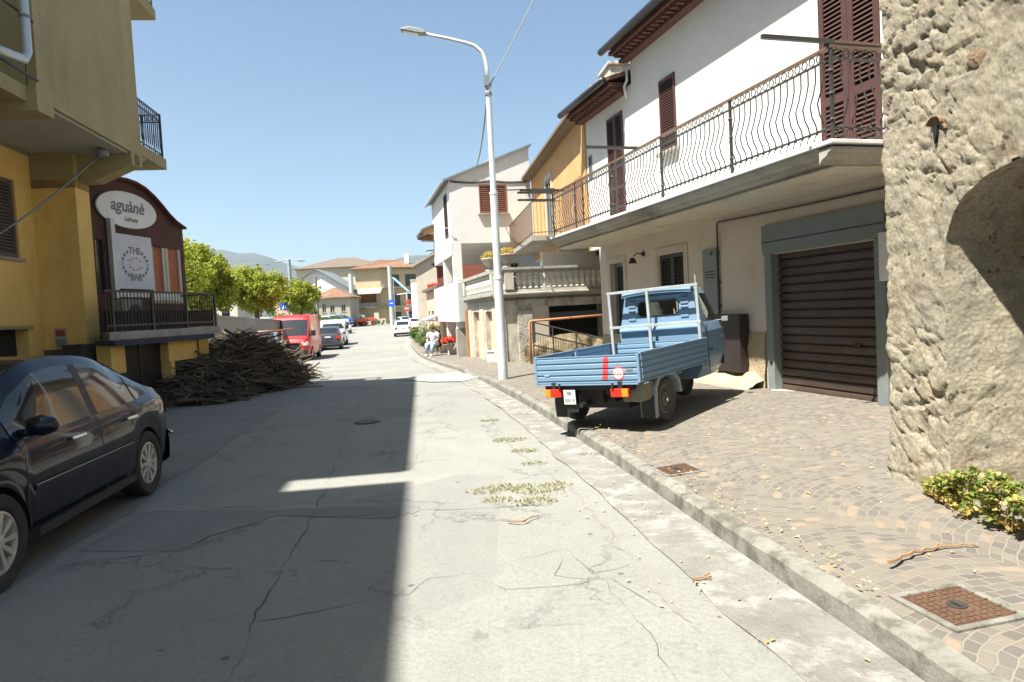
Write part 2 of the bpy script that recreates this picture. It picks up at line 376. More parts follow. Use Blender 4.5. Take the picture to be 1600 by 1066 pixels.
strip('pavement', [y for y in gys if y < 60], lambda y: kx(y) + .135, lambda y: kx(y) + 9, 90,
      lambda x, y: pz(y, x - kx(y) - .13) + .009*noise.noise(Vector((x*1.4, y*1.4, 0))) + .004*noise.noise(Vector((x*4, y*4, 0))), M['setts'])
# pale concrete apron at the break in the kerb
mb = MB(); pts = [(-2.0, 16.2), (-1.2, 15.9), (-.9, 16.6), (-1.0, 17.6), (-1.6, 18.4), (-2.5, 18.2), (-2.9, 17.3)]
mb.add([(x, y, rz(y) + .024) for x, y in pts], [tuple(range(7))]); o = mb.build('concrete_apron', pbr('new_concrete', (.33, .325, .29), None, 4)); o['kind'] = 'structure'
# cross strip of darker patched asphalt
mb = MB(); up_ = [(120, 862), (230, 800), (430, 796), (600, 792), (655, 790)]; lo_ = [(655, 800), (600, 812), (430, 806), (330, 838), (280, 862)]
lo_ = lo_[::-1]; U = [gz(*p) for p in up_]; Lw = [gz(*p) for p in lo_]
def along(P_, t_):
    k = t_*(len(P_)-1); i = min(int(k), len(P_)-2); return P_[i].lerp(P_[i+1], k-i)
vs = []; fs = []
for i in range(91):
    a_, b__ = along(Lw, i/90), along(U, i/90)
    for j in range(9):
        p = a_.lerp(b__, j/8) + Vector((0, .05*noise.noise(Vector((i*.25, j*.1, 1))) + .02*noise.noise(Vector((i*.8, j*.3, 4))), 0)); vs.append((p.x, p.y, und(p.x, p.y) + .003))
for i in range(90):
    for j in range(8): k = i*9+j; fs.append((k, k+9, k+10, k+1))
mb.add(vs, fs)
o = mb.build('asphalt_patch', pbr('patch_asphalt', (.2, .198, .185), (.165, .163, .152), 2, .95, .7, 80, .008)); o['kind'] = 'structure'
M['crack'] = flat('road_crack_dirt', (.085, .08, .068), 1.)
def crack(pts, w0, amp=.03, seed=0):
    rr = random.Random(seed); P = [gz(*p) for p in pts]; out = []
    for a, b_ in zip(P, P[1:]):
        k = max(2, int((b_-a).length / .05))
        for i in range(k): out.append(a.lerp(b_, i/k))
    out.append(P[-1]); vs = []; fs = []
    for i, p in enumerate(out):
        d = (out[min(i+1, len(out)-1)] - out[max(0, i-1)]).normalized(); nn = Vector((-d.y, d.x, 0))
        q = p + nn * amp * (noise.noise(Vector((i*.16, seed*7.3, 0))) + .6*noise.noise(Vector((i*.55, seed*3.1, 2))))*1.6
        w_ = w0 * max(.06, .35 + 1.5*noise.noise(Vector((i*.09, seed, 8))) + rr.random()*.45) * min(1, (i+1)/5, (len(out)-i)/5)
        z_ = rz(q.y) + und(q.x, q.y) + .0035
        vs += [(q.x + nn.x*w_, q.y + nn.y*w_, z_), (q.x - nn.x*w_, q.y - nn.y*w_, z_)]
    for i in range(len(out)-1): fs.append((2*i, 2*i+1, 2*i+3, 2*i+2))
    return vs, fs
mb = MB()
C = [([(0, 880), (110, 830), (200, 805), (330, 795), (430, 790), (570, 782), (660, 797), (740, 795), (860, 790)], .012),
     ([(0, 905), (130, 880), (280, 862), (330, 838), (430, 812), (560, 806), (640, 800)], .014),
     ([(360, 1066), (400, 960), (440, 890), (478, 830), (520, 735), (548, 665), (575, 600)], .011),
     ([(370, 975), (480, 958), (560, 945), (640, 930), (670, 905), (735, 898), (790, 925), (860, 920), (960, 905), (1000, 905)], .006),
     ([(200, 960), (370, 975)], .005), ([(640, 930), (640, 945), (690, 938)], .004),
     ([(520, 668), (640, 735), (700, 640)], .004), ([(330, 690), (420, 640), (480, 612), (575, 590)], .007),
     ([(470, 880), (510, 876), (550, 880)], .012), ([(560, 590), (620, 585), (690, 588)], .01),
     ([(580, 560), (640, 552), (690, 560)], .012), ([(560, 575), (620, 572)], .006), ([(640, 655), (700, 628), (725, 640)], .01),
     ([(940, 905), (960, 930), (1010, 985), (1060, 1066)], .004), ([(880, 870), (870, 900), (960, 905), (1040, 960)], .004),
     ([(790, 880), (880, 860), (930, 900), (985, 880), (1020, 930)], .004)]
for i, (p, w0) in enumerate(C): mb.add(*crack(p, w0*.42, .03, i+1))
o = mb.build('road_crack', M['crack']); o['kind'] = 'structure'
# worn edge of the slab beside the gutter
mb = MB(); mb.add(*crack([(757, 640), (800, 700), (850, 735), (905, 775), (960, 845), (1010, 900), (1080, 985), (1150, 1066)], .016, .03, 40))
o = mb.build('worn_road_edge', pbr('worn_edge_dirt', (.24, .23, .2), (.19, .18, .155), 8, .95, .6, 60, .01)); o['kind'] = 'structure'
# manhole in the road
g = gz(574, 660); mb = MB(); mb.lathe([(.2, 0), (.2, .006), (.18, .01), (.02, .01)], (g.x, g.y, .008), 28)
tag(mb.build('manhole_cover', pbr('dark_cast_iron', (.115, .105, .09), None, 9, .8, .6, 60, .01)), 'round dark iron manhole cover in the shaded lane of the road', 'manhole cover')
# square rusty covers in the pavement
m_rust = pbr('rusty_iron', (.125, .07, .04), (.09, .05, .03), 5, .85, .8, 45, .012)
def cover(c4, name, label):
    P = [gz(*p, .17) for p in c4]; cx_ = sum((p for p in P), Vector()) / 4
    zc = pz(cx_.y, cx_.x - kx(cx_.y) - .13); e = (P[1]-P[0] + P[2]-P[3]) / 2; a = math.atan2(e.y, e.x); L_ = (e.length + (P[3]-P[0]).length) / 2
    r_ = thing(name, label, 'manhole cover', (cx_.x, cx_.y, zc), (math.atan(0), -math.atan(.035)*math.cos(0), a))
    r_.rotation_euler = (0, -.03, 0); r_.rotation_euler = (Matrix.Rotation(-.032, 3, 'Y') @ Matrix.Rotation(a, 3, 'Z')).to_euler()
    h = L_ / 2; fr = MB(); w_ = .035
    for s_ in (-1, 1): fr.box(-h-w_, h+w_, s_*h, s_*(h+w_), -.03, .012); fr.box(s_*h, s_*(h+w_), -h, h, -.03, .0115)
    fr.build('frame', M['kerb'], r_, bev=.004)
    pl = MB(); pl.box(-h+.004, h-.004, -h+.004, h-.004, -.03, .008); rr = random.Random(3)
    for i in range(9):
        for j in range(9):
            x = -h + (i+.5)*2*h/9; y = -h + (j+.5)*2*h/9
            if abs(x) < .05 and abs(y) < .05: continue
            if (i+j) % 2: pl.box(x-.022, x+.022, y-.005, y+.005, .008, .012)
            else: pl.box(x-.005, x+.005, y-.022, y+.022, .008, .012)
    pl.build('lid', m_rust, r_)
    q = MB(); q.lathe([(.045, .008), (.045, .013), (.03, .013), (.02, .009)], (0, 0, 0), 14); q.box(-.03, .03, -.006, .006, .012, .018); q.build('lifting_ring', M['iron'], r_)
cover([(1405, 925), (1490, 972), (1592, 950), (1500, 911)], 'square_manhole_cover', 'large square rusty iron cover set in the cobbles at the bottom right')
cover([(1023, 726), (1046, 737), (1095, 731), (1070, 720)], 'square_manhole_cover', 'smaller square rusty cover in the cobbles behind the blue truck near the kerb')

# weeds growing at the slab edge
def blades(mb, cx_, cy_, r_, n_, h, z_, seed, w_=.006):
    rr = random.Random(seed)
    for i in range(n_):
        a = rr.random()*6.28; d = r_*math.sqrt(rr.random()); x, y = cx_ + d*math.cos(a), cy_ + d*math.sin(a)*.6
        hh = h*(.3 + rr.random()*.8); la = rr.random()*6.28; lean = hh*(.4+rr.random()*.9); z0 = z_(x, y)
        px_, py_ = math.cos(la+1.57)*w_, math.sin(la+1.57)*w_
        m_ = (x + math.cos(la)*lean*.4, y + math.sin(la)*lean*.4, z0 + hh*.7)
        mb.add([(x-px_, y-py_, z0), (x+px_, y+py_, z0), (m_[0]+px_, m_[1]+py_, m_[2]), (m_[0]-px_, m_[1]-py_, m_[2]), (x+math.cos(la)*lean, y+math.sin(la)*lean, z0+hh*.75)], [(0,1,2,3), (3,2,4)])
m_weed = leafmat('dry_weed', (.19, .2, .07), (.36, .32, .16))
mb = MB(); zr = lambda x, y: rz(y)
for (px_, py_, r_, n_) in [(760, 768, .18, 90), (800, 762, .24, 130), (840, 765, .26, 190), (870, 758, .16, 70), (835, 785, .2, 140), (775, 782, .15, 60), (795, 688, .22, 180), (765, 658, .15, 90), (820, 705, .16, 110), (835, 725, .15, 60), (920, 712, .12, 60), (740, 600, .2, 70), (858, 640, .1, 40), (812, 648, .2, 60), (850, 770, .2, 60)]:
    g = gz(px_, py_); blades(mb, g.x, g.y, r_, n_, .035, zr, px_, .0045)
tag(mb.build('grass', m_weed), 'thin dry weeds growing out of the broken road edge', 'grass', kind='stuff')
# fallen twigs and leaves
m_twig = pbr('dry_twig', (.3, .18, .09), None, 9)
def twig(pl, h, r_, label, seed):
    P = [gz(*p, h) for p in pl]; rr = random.Random(seed); mb = MB(); out = []
    for a, b_ in zip(P, P[1:]):
        for i in range(5): q = a.lerp(b_, i/5); out.append((q.x + rr.uniform(-.008, .008), q.y + rr.uniform(-.01, .01), h + r_ + rr.random()*.008))
    out.append(tuple(P[-1])); mb.tube(out, [r_*(1 - .6*i/len(out)) for i in range(len(out))], 5)
    a = Vector(out[len(out)//2]); mb.tube([a, a + Vector((.05, .03, .01))], r_*.5, 4)
    tag(mb.build('twig', m_twig), label, 'twig', 'twigs fallen on the ground')
twig([(1392, 884), (1425, 866), (1480, 856), (1530, 855)], .163, .011, 'long bent dry twig lying on the cobbles above the large rusty cover', 1)
twig([(792, 816), (815, 818), (842, 806)], .016, .009, 'short brown twig on the sunlit road below the patch of weeds', 2)
twig([(1082, 907), (1112, 905)], .02, .008, 'small straw coloured twig on the gutter beside the kerb', 3)
mb = MB(); rr = random.Random(11)
for i in range(420):
    y = rr.uniform(2.6, 16) if i < 150 else rr.uniform(3.2, 10); e = rr.random()
    if i < 150: x = kx(y) - .45 + rr.gauss(0, .25); z_ = rz(y) + .02
    else:
        x = kx(y) + .15 + abs(rr.gauss(0, 1.6)); z_ = pz(y, x-kx(y)-.13) + .008
    if rr.random() < .45 and i > 150: x = kx(y) + .12 + rr.random()*.15
    s_ = rr.uniform(.008, .022); a = rr.random()*6.28; ca, sa = math.cos(a)*s_, math.sin(a)*s_
    mb.add([(x-ca, y-sa, z_), (x+sa*.5, y-ca*.5, z_+.006), (x+ca, y+sa, z_+.002), (x-sa*.5, y+ca*.5, z_+.008)], [(0,1,2,3)])
tag(mb.build('fallen_leaves', leafmat('dry_leaf', (.45, .28, .08), (.6, .5, .3), .2)), 'small dry leaves and crumbs scattered along kerb and cobbles', 'leaves', kind='stuff')

# far mountains
m_mt = pbr('mountain_slope', (.045, .06, .045), (.075, .08, .06), .004, .95, 0, stain=(.16, .15, .13), sscale=.003, sthr=(.58, .7))
RID = [(-900, 470), (-300, 440), (60, 410), (200, 398), (300, 388), (345, 392), (372, 397), (398, 394), (430, 405), (460, 417), (500, 424), (560, 420), (600, 412), (640, 399), (668, 396), (720, 408), (800, 425), (1000, 440), (1500, 460), (2400, 470)]
vs = []; fs = []; NX = 140; NR = 14
for j in range(NR+1):
    for i in range(NX+1):
        px_ = -900 + 3300*i/NX; py_ = tab(RID, px_); T_ = at(px_, py_, 5200)
        u = j/NR; y = lerp(2900, 5200, u); x = T_.x * y/5200
        z_ = max(0, T_.z)*u**1.3 * (1 + (.28*noise.fractal(Vector((x*.0011, y*.0014, 0)), 1, 2, 5) if u < .999 else .04*noise.noise(Vector((x*.004, 0, 0)))))
        vs.append((x, y, z_))
for j in range(NR):
    for i in range(NX): a = j*(NX+1)+i; fs.append((a, a+1, a+NX+2, a+NX+1))
mb = MB(); mb.add(vs, fs); o = mb.build('mountains', m_mt, smooth=True); o['kind'] = 'structure'
# ------------------------------------------------------------------ shared building parts
def louvre(mb, x0, x1, z0, z1, y, leaves=2, fw=.06, pitch=.055, mid=None):
    # louvred shutters standing in plane y..y+.04 : frame in material 0
    lw = (x1 - x0)/leaves
    for k in range(leaves):
        a, b_ = x0 + k*lw + .004, x0 + (k+1)*lw - .004
        mb.box(a, a+fw, y, y+.045, z0, z1); mb.box(b_-fw, b_, y, y+.045, z0, z1)
        rails = [z0, z1-fw*1.3] + ([mid] if mid else [])
        for zz in rails: mb.box(a+fw, b_-fw, y+.002, y+.043, zz, zz+fw*1.3)
        z_ = z0+fw*1.4
        while z_ < z1-fw*1.5:
            if not (mid and mid-.03 < z_ < mid+fw*1.3):
                mb.add([(a+fw, y+.038, z_), (b_-fw, y+.038, z_), (b_-fw, y+.006, z_+pitch*.75), (a+fw, y+.006, z_+pitch*.75),
                        (a+fw, y+.038, z_+.008), (b_-fw, y+.038, z_+.008), (b_-fw, y+.006, z_+pitch*.75+.008), (a+fw, y+.006, z_+pitch*.75+.008)],
                       [(3,2,1,0), (4,5,6,7), (0,1,5,4), (2,3,7,6)])
            z_ += pitch
    return mb
def window(parent, x0, x1, z0, z1, y, mat, frame=None, sill=True, M_=None, name='window', fmat=None):
    g = MB(); g.M = M_; g.box(x0, x1, y-.16, y-.14, z0, z1); w_ = g.build(name, M['glass'], parent)
    f = MB(); f.M = M_
    for a, b_ in ((x0, x0+.05), (x1-.05, x1), ((x0+x1)/2-.03, (x0+x1)/2+.03)): f.box(a, b_, y-.138, y-.1, z0, z1)
    f.box(x0+.05, x1-.05, y-.137, y-.1, z0, z0+.05); f.box(x0+.05, x1-.05, y-.137, y-.1, z1-.05, z1)
    f.build('window_frame', fmat or M['wood'], w_)
    if sill: s_ = MB(); s_.M = M_; s_.box(x0-.08, x1+.08, y-.13, y+.07, z0-.05, z0-.001); s_.build('sill', M['conc'], w_, bev=.005)
    return w_
def shutter(parent, x0, x1, z0, z1, y, mat, leaves=2, M_=None, sill=True, label=None, **kw):
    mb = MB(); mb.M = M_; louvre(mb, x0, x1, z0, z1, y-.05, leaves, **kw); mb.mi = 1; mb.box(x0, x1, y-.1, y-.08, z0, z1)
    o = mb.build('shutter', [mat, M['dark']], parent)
    if label: o['label'] = label
    if sill: s_ = MB(); s_.M = M_; s_.box(x0-.08, x1+.08, y-.12, y+.08, z0-.06, z0-.001); s_.build('sill', M['conc'], o, bev=.005)
    return o
def gable_roof(mb, x0, x1, y0, y1, ze, zr, ridge='x', th=.12, ov=.4):
    # ridge along x or y with overhang; two slabs
    if ridge == 'x':
        ym = (y0+y1)/2; sl_ = (zr-ze)/(abs(y1-y0)/2)
        poly = [(y0-ov, ze-ov*sl_), (ym, zr), (y1+ov, ze-ov*sl_), (y1+ov, ze-ov*sl_+th), (ym, zr+th), (y0-ov, ze-ov*sl_+th)]
        mb.prism(poly, x0-ov, x1+ov, 'x')
    else:
        xm = (x0+x1)/2; sl_ = (zr-ze)/(abs(x1-x0)/2)
        poly = [(x0-ov, ze-ov*sl_), (xm, zr), (x1+ov, ze-ov*sl_), (x1+ov, ze-ov*sl_+th), (xm, zr+th), (x0-ov, ze-ov*sl_+th)]
        mb.prism(poly, y0-ov, y1+ov, 'y')
def hip_roof(mb, x0, x1, y0, y1, ze, zr, ov=.5, th=.15):
    a, b_, c, d = x0-ov, x1+ov, y0-ov, y1+ov; h = min(b_-a, d-c)/2
    if b_-a > d-c: r1, r2 = (a+h, (c+d)/2, zr), (b_-h, (c+d)/2, zr); fs = [(0,1,5,4), (1,2,5), (2,3,4,5), (3,0,4)]
    else: r1, r2 = ((a+b_)/2, c+h, zr), ((a+b_)/2, d-h, zr); fs = [(0,1,4), (1,2,5,4), (2,3,5), (3,0,4,5)]
    vs = [(a,c,ze), (b_,c,ze), (b_,d,ze), (a,d,ze), r1, r2]
    mb.add(vs, fs); mb.box(a, b_, c, d, ze-th, ze-.003)

# ------------------------------------------------------------------ stone building on the right (rough wall with arched recess)
m, t, n, l, b = nodes('rubble_stone'); v = coord(t)
c = mixc(t, ramp(t, noi(t, 1.6, 9, .65, v), .35, .65), (.68, .6, .44), (.55, .49, .365))
c = mixc(t, ramp(t, noi(t, 9, 9, .75, v), .48, .7, 0, .6), c, (.3, .265, .2))
c = mixc(t, ramp(t, noi(t, 4, 7, .7, coord(t, (1, 1, .6))), .6, .7, 0, .7), c, (.62, .6, .53))
c = mixc(t, ramp(t, noi(t, 45, 8, .8, v), .58, .74, 0, .7), c, (.14, .12, .09))
vk = n.new('ShaderNodeTexVoronoi'); vk.feature = 'DISTANCE_TO_EDGE'; vk.inputs['Scale'].default_value = 5.5; vkm = n.new('ShaderNodeVectorMath'); vkm.operation = 'ADD'; vkn = n.new('ShaderNodeTexNoise'); vkn.inputs['Scale'].default_value = 5; vkn.inputs['Detail'].default_value = 8; l.new(v, vkm.inputs[0]); l.new(vkn.outputs[1], vkm.inputs[1]); l.new(vkm.outputs[0], vk.inputs[0])
vc = n.new('ShaderNodeTexVoronoi'); vc.inputs['Scale'].default_value = 5.5; l.new(vkm.outputs[0], vc.inputs[0]); vcs = n.new('ShaderNodeSeparateColor'); l.new(vc.outputs['Color'], vcs.inputs[0])
c = mixc(t, ramp(t, vcs.outputs[0], .3, 1, 0, .35), c, (.4, .38, .34)); c = mixc(t, ramp(t, vcs.outputs[1], .85, 1, 0, .4), c, (.42, .26, .16))
c = mixc(t, ramp(t, noi(t, 2.3, 5, .7, v), .64, .72, 0, .6), c, (.36, .2, .11))
l.new(c, b.inputs['Base Color']); b.inputs['Roughness'].default_value = .95; b.inputs['Specular IOR Level'].default_value = .15
vpb = n.new('ShaderNodeTexVoronoi'); vpb.inputs['Scale'].default_value = 34; l.new(vkm.outputs[0], vpb.inputs[0]); vpb.inputs['Randomness'].default_value = 1
vpb2 = n.new('ShaderNodeTexVoronoi'); vpb2.inputs['Scale'].default_value = 34; l.new(v, vpb2.inputs[0])
c = mixc(t, ramp(t, vpb2.outputs['Distance'], .4, .85, 0, .35), c, (.3, .26, .19))  # gaps between the grains darkened in the colour, as shade would
vpt = n.new('ShaderNodeTexVoronoi'); vpt.inputs['Scale'].default_value = 11; l.new(vkm.outputs[0], vpt.inputs[0])
pit = n.new('ShaderNodeMath'); pit.operation = 'MULTIPLY'; l.new(ramp(t, vpt.outputs['Distance'], .1, .26, 1, 0), pit.inputs[0]); l.new(ramp(t, noi(t, 3, 6, .6, v), .42, .6), pit.inputs[1])
c = mixc(t, pit.outputs[0], c, (.12, .1, .07))  # pits painted dark, their shade put into the colour
c = mixc(t, ramp(t, noi(t, 55, 9, .9, v), .5, .62, 0, .5), c, (.2, .175, .13))
c = mixc(t, ramp(t, noi(t, 70, 6, .9, v), .55, .68, 0, .6), c, (.75, .71, .6))
l.new(c, b.inputs['Base Color'])
b0p = bump(t, b, ramp(t, vpb2.outputs['Distance'], .1, .8, 1, 0), .03, 1.)
psub = n.new('ShaderNodeMath'); psub.operation = 'SUBTRACT'; psub.inputs[0].default_value = 1; l.new(pit.outputs[0], psub.inputs[1]); b0p = bump(t, b, psub.outputs[0], .03, 1., b0p)
b1 = bump(t, b, noi(t, 22, 12, .85, v), .04, 1., b0p); bump(t, b, noi(t, 80, 8, .85, v), .008, .9, b1)
M['stone'] = m
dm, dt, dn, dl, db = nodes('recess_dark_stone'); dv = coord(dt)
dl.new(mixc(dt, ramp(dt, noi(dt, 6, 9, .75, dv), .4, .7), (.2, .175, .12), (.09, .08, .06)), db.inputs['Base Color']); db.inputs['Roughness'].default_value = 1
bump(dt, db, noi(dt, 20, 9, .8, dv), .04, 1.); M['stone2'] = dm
# local frame: x runs toward the camera along the street face, +y out to the street
SA = math.atan2(-1.3, .05)
def MBm():
    q = MB(); q.M = Matrix.Diagonal((1, -1, 1, 1)); return q
stb = thing('stone_building', 'rough rubble stone wall with a dark arched recess at the right edge', 'building', (2.9, 5.3, 0), SA)
ARC = [(.76, 0.), (.75, 1.0), (.74, 1.75), (.76, 1.95), (.84, 2.1), (.95, 2.2), (1.12, 2.28), (1.39, 2.33), (1.7, 2.35), (2.0, 2.33), (2.3, 2.27), (2.5, 2.16), (2.62, 2.0), (2.66, 1.8), (2.66, 0)]
def inarch(x, z):
    if x <= .74 or x >= 2.67: return False
    return z < tab([(.74, 1.75), (.76, 1.95), (.84, 2.1), (.95, 2.2), (1.12, 2.28), (1.39, 2.33), (1.7, 2.35), (2.0, 2.33), (2.3, 2.27), (2.5, 2.16), (2.62, 2.0), (2.67, 1.8)], x)
def rough(x, z, k=0):
    v_ = Vector((x*2.2, z*2.2, k)); d = .016*noise.fractal(v_, 1, 2.1, 3) + .009*noise.fractal(v_*4.5, .8, 2.1, 4)
    cell = noise.voronoi(Vector((x*4.3 + .3*noise.noise(v_*2), z*6 + .3*noise.noise(v_*2 + Vector((5,5,5))), k)), distance_metric='DISTANCE')[0]
    d += -.035*max(0, 1 - (cell[1]-cell[0])*9)*max(0, noise.noise(Vector((x*1.1, z*1.1, k+4)))+.35)
    d += .005*noise.noise(Vector((x*19, z*22, k))) + .004*noise.noise(Vector((x*38, z*44, k)))
    return d
mb = MBm(); DX = .028; NXs, NZs = int(7.5/.028), int(6.2/.04)
# fine grid near view, coarse farther along
xs_ = [i*.022 for i in range(int(2.0/.022)+1)]; xs_ += [2.0 + i*.06 for i in range(1, 92)]
zs_ = [-.1 + i*.024 for i in range(int(4.6/.024))]; zs_ += [zs_[-1] + i*.1 for i in range(1, 22)]
idx = {}; vs = []; fs = []
edge = lambda z_: .035*noise.noise(Vector((0, z_*2.7, 6))) + .02*noise.noise(Vector((0, z_*9, 2))) + .02*noise.noise(Vector((3, z_*23, 2)))
for j, z_ in enumerate(zs_):
    for i, x in enumerate(xs_):
        ex = edge(z_)*max(0, 1-x/.3); y = rough(x, z_) - (.06 if i == 0 else .025 if i == 1 else 0)
        if z_ < .55: y += .05*(.55-z_)/.55
        vs.append((x+ex, y, z_))
nx_ = len(xs_)
for j in range(len(zs_)-1):
    for i in range(nx_-1):
        cx_, cz_ = (xs_[i]+xs_[i+1])/2, (zs_[j]+zs_[j+1])/2
        if inarch(cx_ + .03*noise.noise(Vector((cx_*9, cz_*9, 1))), cz_ + .03*noise.noise(Vector((cx_*8, cz_*8, 5)))): continue
        a = j*nx_+i; fs.append((a, a+1, a+nx_+1, a+nx_))
mb.add(vs, [f[::-1] for f in fs])
# end face toward the white house, and top
vs = []; fs = []; ny_ = 24
for z_ in zs_:
    for i in range(ny_+1): y = -.06 - i*.22; vs.append((edge(z_) + (rough(y*1.0, z_, 20)*.6 if i else 0), y, z_))
for j in range(len(zs_)-1):
    for i in range(ny_): a = j*(ny_+1)+i; fs.append((a, a+1, a+ny_+2, a+ny_+1))
mb.add(vs, fs); mb.box(0, 7.4, -5.2, -.1, 6.55, 6.6)
mb.build('wall', M['stone'], stb, smooth=True)
# reveal of the arch (deep, rough)
mb = MBm(); vs = []; fs = []; P = []
for a, b_ in zip(ARC, ARC[1:]):
    k = max(1, int(math.hypot(b_[0]-a[0], b_[1]-a[1])/.03)); P += [(lerp(a[0], b_[0], i/k), lerp(a[1], b_[1], i/k)) for i in range(k)]
P.append(ARC[-1]); nd = 84
for x, z_ in P:
    for i in range(nd):
        y = .03 - i*.028; q = rough(y*1.3+x*.3, z_, 33)*1.1 * min(1, i/3) + (.3 - .2*max(0, min(1, (z_-1.2)/1.0)))*min(1.4, .03-y) + (.02*noise.noise(Vector((z_*7, x*3, 2))) if i == 0 else 0); cx_ = 1.7
        vs.append((x + (q if x < cx_ else -q), y, z_ - (q*.5 if z_ > 1.95 else 0)))
for j in range(len(P)-1):
    for i in range(nd-1): a = j*nd+i; fs.append((a, a+1, a+nd+1, a+nd))
mb.add(vs, fs); mb.build('arch_reveal', M['stone'], stb, smooth=True)
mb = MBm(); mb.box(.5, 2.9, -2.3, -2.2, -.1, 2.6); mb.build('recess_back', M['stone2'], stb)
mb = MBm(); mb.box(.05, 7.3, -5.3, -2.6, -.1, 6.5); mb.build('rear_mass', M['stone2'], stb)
# broken terracotta stub and rusty stone bulge in the wall
mb = MBm()
def shell(c0, r_, L_, seed):
    vs = []; fs = []
    for i in range(7):
        for k in range(9):
            a = math.pi*k/8; rr_ = r_*(1 + .15*noise.noise(Vector((i, k, seed))))
            vs.append((c0[0] - rr_*math.cos(a), c0[1] + i/6*L_, c0[2] + rr_*math.sin(a)*.7))
    for i in range(6):
        for k in range(8): a = i*9+k; fs.append((a, a+1, a+10, a+9))
    return vs, fs
mb.add(*shell((.66, -.04, 2.72), .07, .07, 1)); mb.add(*shell((.7, -.04, 2.67), .055, .06, 2)); mb.mi = 1; mb.prism([(.64, 2.7), (.69, 2.71), (.68, 2.64), (.66, 2.59)], -.02, .022, 'y'); mb.mi = 0  # dark prism under the stub imitates its shaded cavity
mb.build('terracotta_spout', [pbr('broken_terracotta', (.3, .15, .08), (.2, .1, .06), 9, .9, .9, 30, .02), M['dark']], stb)
mb = MBm(); vs = []; fs = []
for i in range(9):
    for k in range(14):
        a = 2*math.pi*k/14; q = math.pi*i/16; rr_ = 1 + .25*noise.noise(Vector((i*.8, k*.9, 3)))
        vs.append((1.02 + .15*math.sin(q)*math.cos(a)*rr_, -.035 + .04*math.cos(q)*rr_, 3.02 + .085*math.sin(q)*math.sin(a)*rr_))
for i in range(8):
    for k in range(14): a, b_ = i*14+k, i*14+(k+1) % 14; fs.append((a, b_, b_+14, a+14))
mb.add(vs, fs); mb.build('rusty_stone', pbr('rusty_stone', (.34, .24, .15), (.2, .14, .09), 14, .95, 1., 45, .03), stb, smooth=True)

# ------------------------------------------------------------------ white house with long balcony (A)
A0 = (4.876, 7.4); hA = hd(-16)
A = thing('white_house', 'white two storey house with long iron railed balcony and brown roller garage door', 'building', (*A0, 0), hA)
GZ = .18
lo = [(1.12, 3.12, -.2, 2.26), (5.72, 6.68, .9, 2.56), (8.3, 9.05, .3, 2.58)]
mb = MB(); mb.holes(-2.0, 9.6, -.1, 3.12, lo, 0, .25)
mb.add([(9.6, 0, -.1), (9.6, -8, -.1), (9.6, -8, 6.1), (9.6, 0, 6.1)], [(3,2,1,0)]); mb.add([(-2, 0, -.1), (-2, -8, -.1), (-2, -8, 6.8), (-2, 0, 6.8)], [(0,1,2,3)])
M['lower'] = pbr('beige_lower_plaster', (.62, .55, .46), (.56, .49, .41), 1.3, .88, .4, 110, .004, stain=(.42, .36, .28), sscale=1.3, sthr=(.55, .75))
mb.build('lower_wall', M['lower'], A)
up_h = [(.98, 2.0, 3.3, 5.72), (5.76, 6.36, 4.52, 5.9), (8.02, 8.84, 3.3, 5.85), (9.78, 10.0, 4.75, 5.3)]
mb = MB(); mb.holes(-2.0, 7.55, 3.12, 6.85, up_h[:2], 0, .12); mb.holes(7.55, 10.1, 3.12, 6.27, up_h[2:], 0, .12)
mb.add([(10.1, 0, 3.1), (10.1, -8, 3.1), (10.1, -8, 6.27), (10.1, 0, 6.27)], [(3,2,1,0)])
mb.add([(7.55, 0, 6.2), (7.55, -8, 6.2), (7.55, -8, 6.85), (7.55, 0, 6.85)], [(3,2,1,0)])
mb.add([(-2, -8, 0), (10.1, -8, 0), (10.1, -8, 6.2), (-2, -8, 6.2)], [(0,1,2,3)]); mb.box(9.6, 10.1, -8, -.002, 3.0, 3.118)
mb.build('upper_wall', M['white'], A)
# roofs with dark gutter and terracotta dentil eave
def roofA(x0, x1, ze, nm='roof'):
    r_ = MB(); sl_ = .32
    r_.prism([(.55, ze+.02), (.55, ze+.09), (-4.2, ze+.09+sl_*4.75), (-8.6, ze+.09), (-8.6, ze), (-4.2, ze-.05+sl_*4.75)], x0, x1, 'x')
    ro = r_.build(nm, M['tile'], A)
    e = MB(); e.box(x0+.02, x1-.02, -.0, .42, ze-.06, ze+.018); k = x0+.06
    while k < x1-.1: e.box(k, k+.09, .002, .36, ze-.14, ze-.062); k += .18
    e.box(x0+.03, x1-.03, .003, .2, ze-.2, ze-.142); e.build('eave', M['brick'], ro)
    g = MB(); g.tube([(x0-.03, .57, ze+.03), (x1+.04, .57, ze+.03)], .075, 10); g.build('gutter', M['gutter'], ro, smooth=True)
roofA(-2.3, 7.72, 6.93); roofA(7.74, 10.3, 6.34)
# cement scar and pipes at the roof step
mb = MB(); mb.tube([(7.62, .06, 6.85), (7.62, .06, 6.35), (7.7, .09, 6.25), (7.66, .07, 6.0)], .03, 6); mb.build('downpipe', M['white'], A, smooth=True)
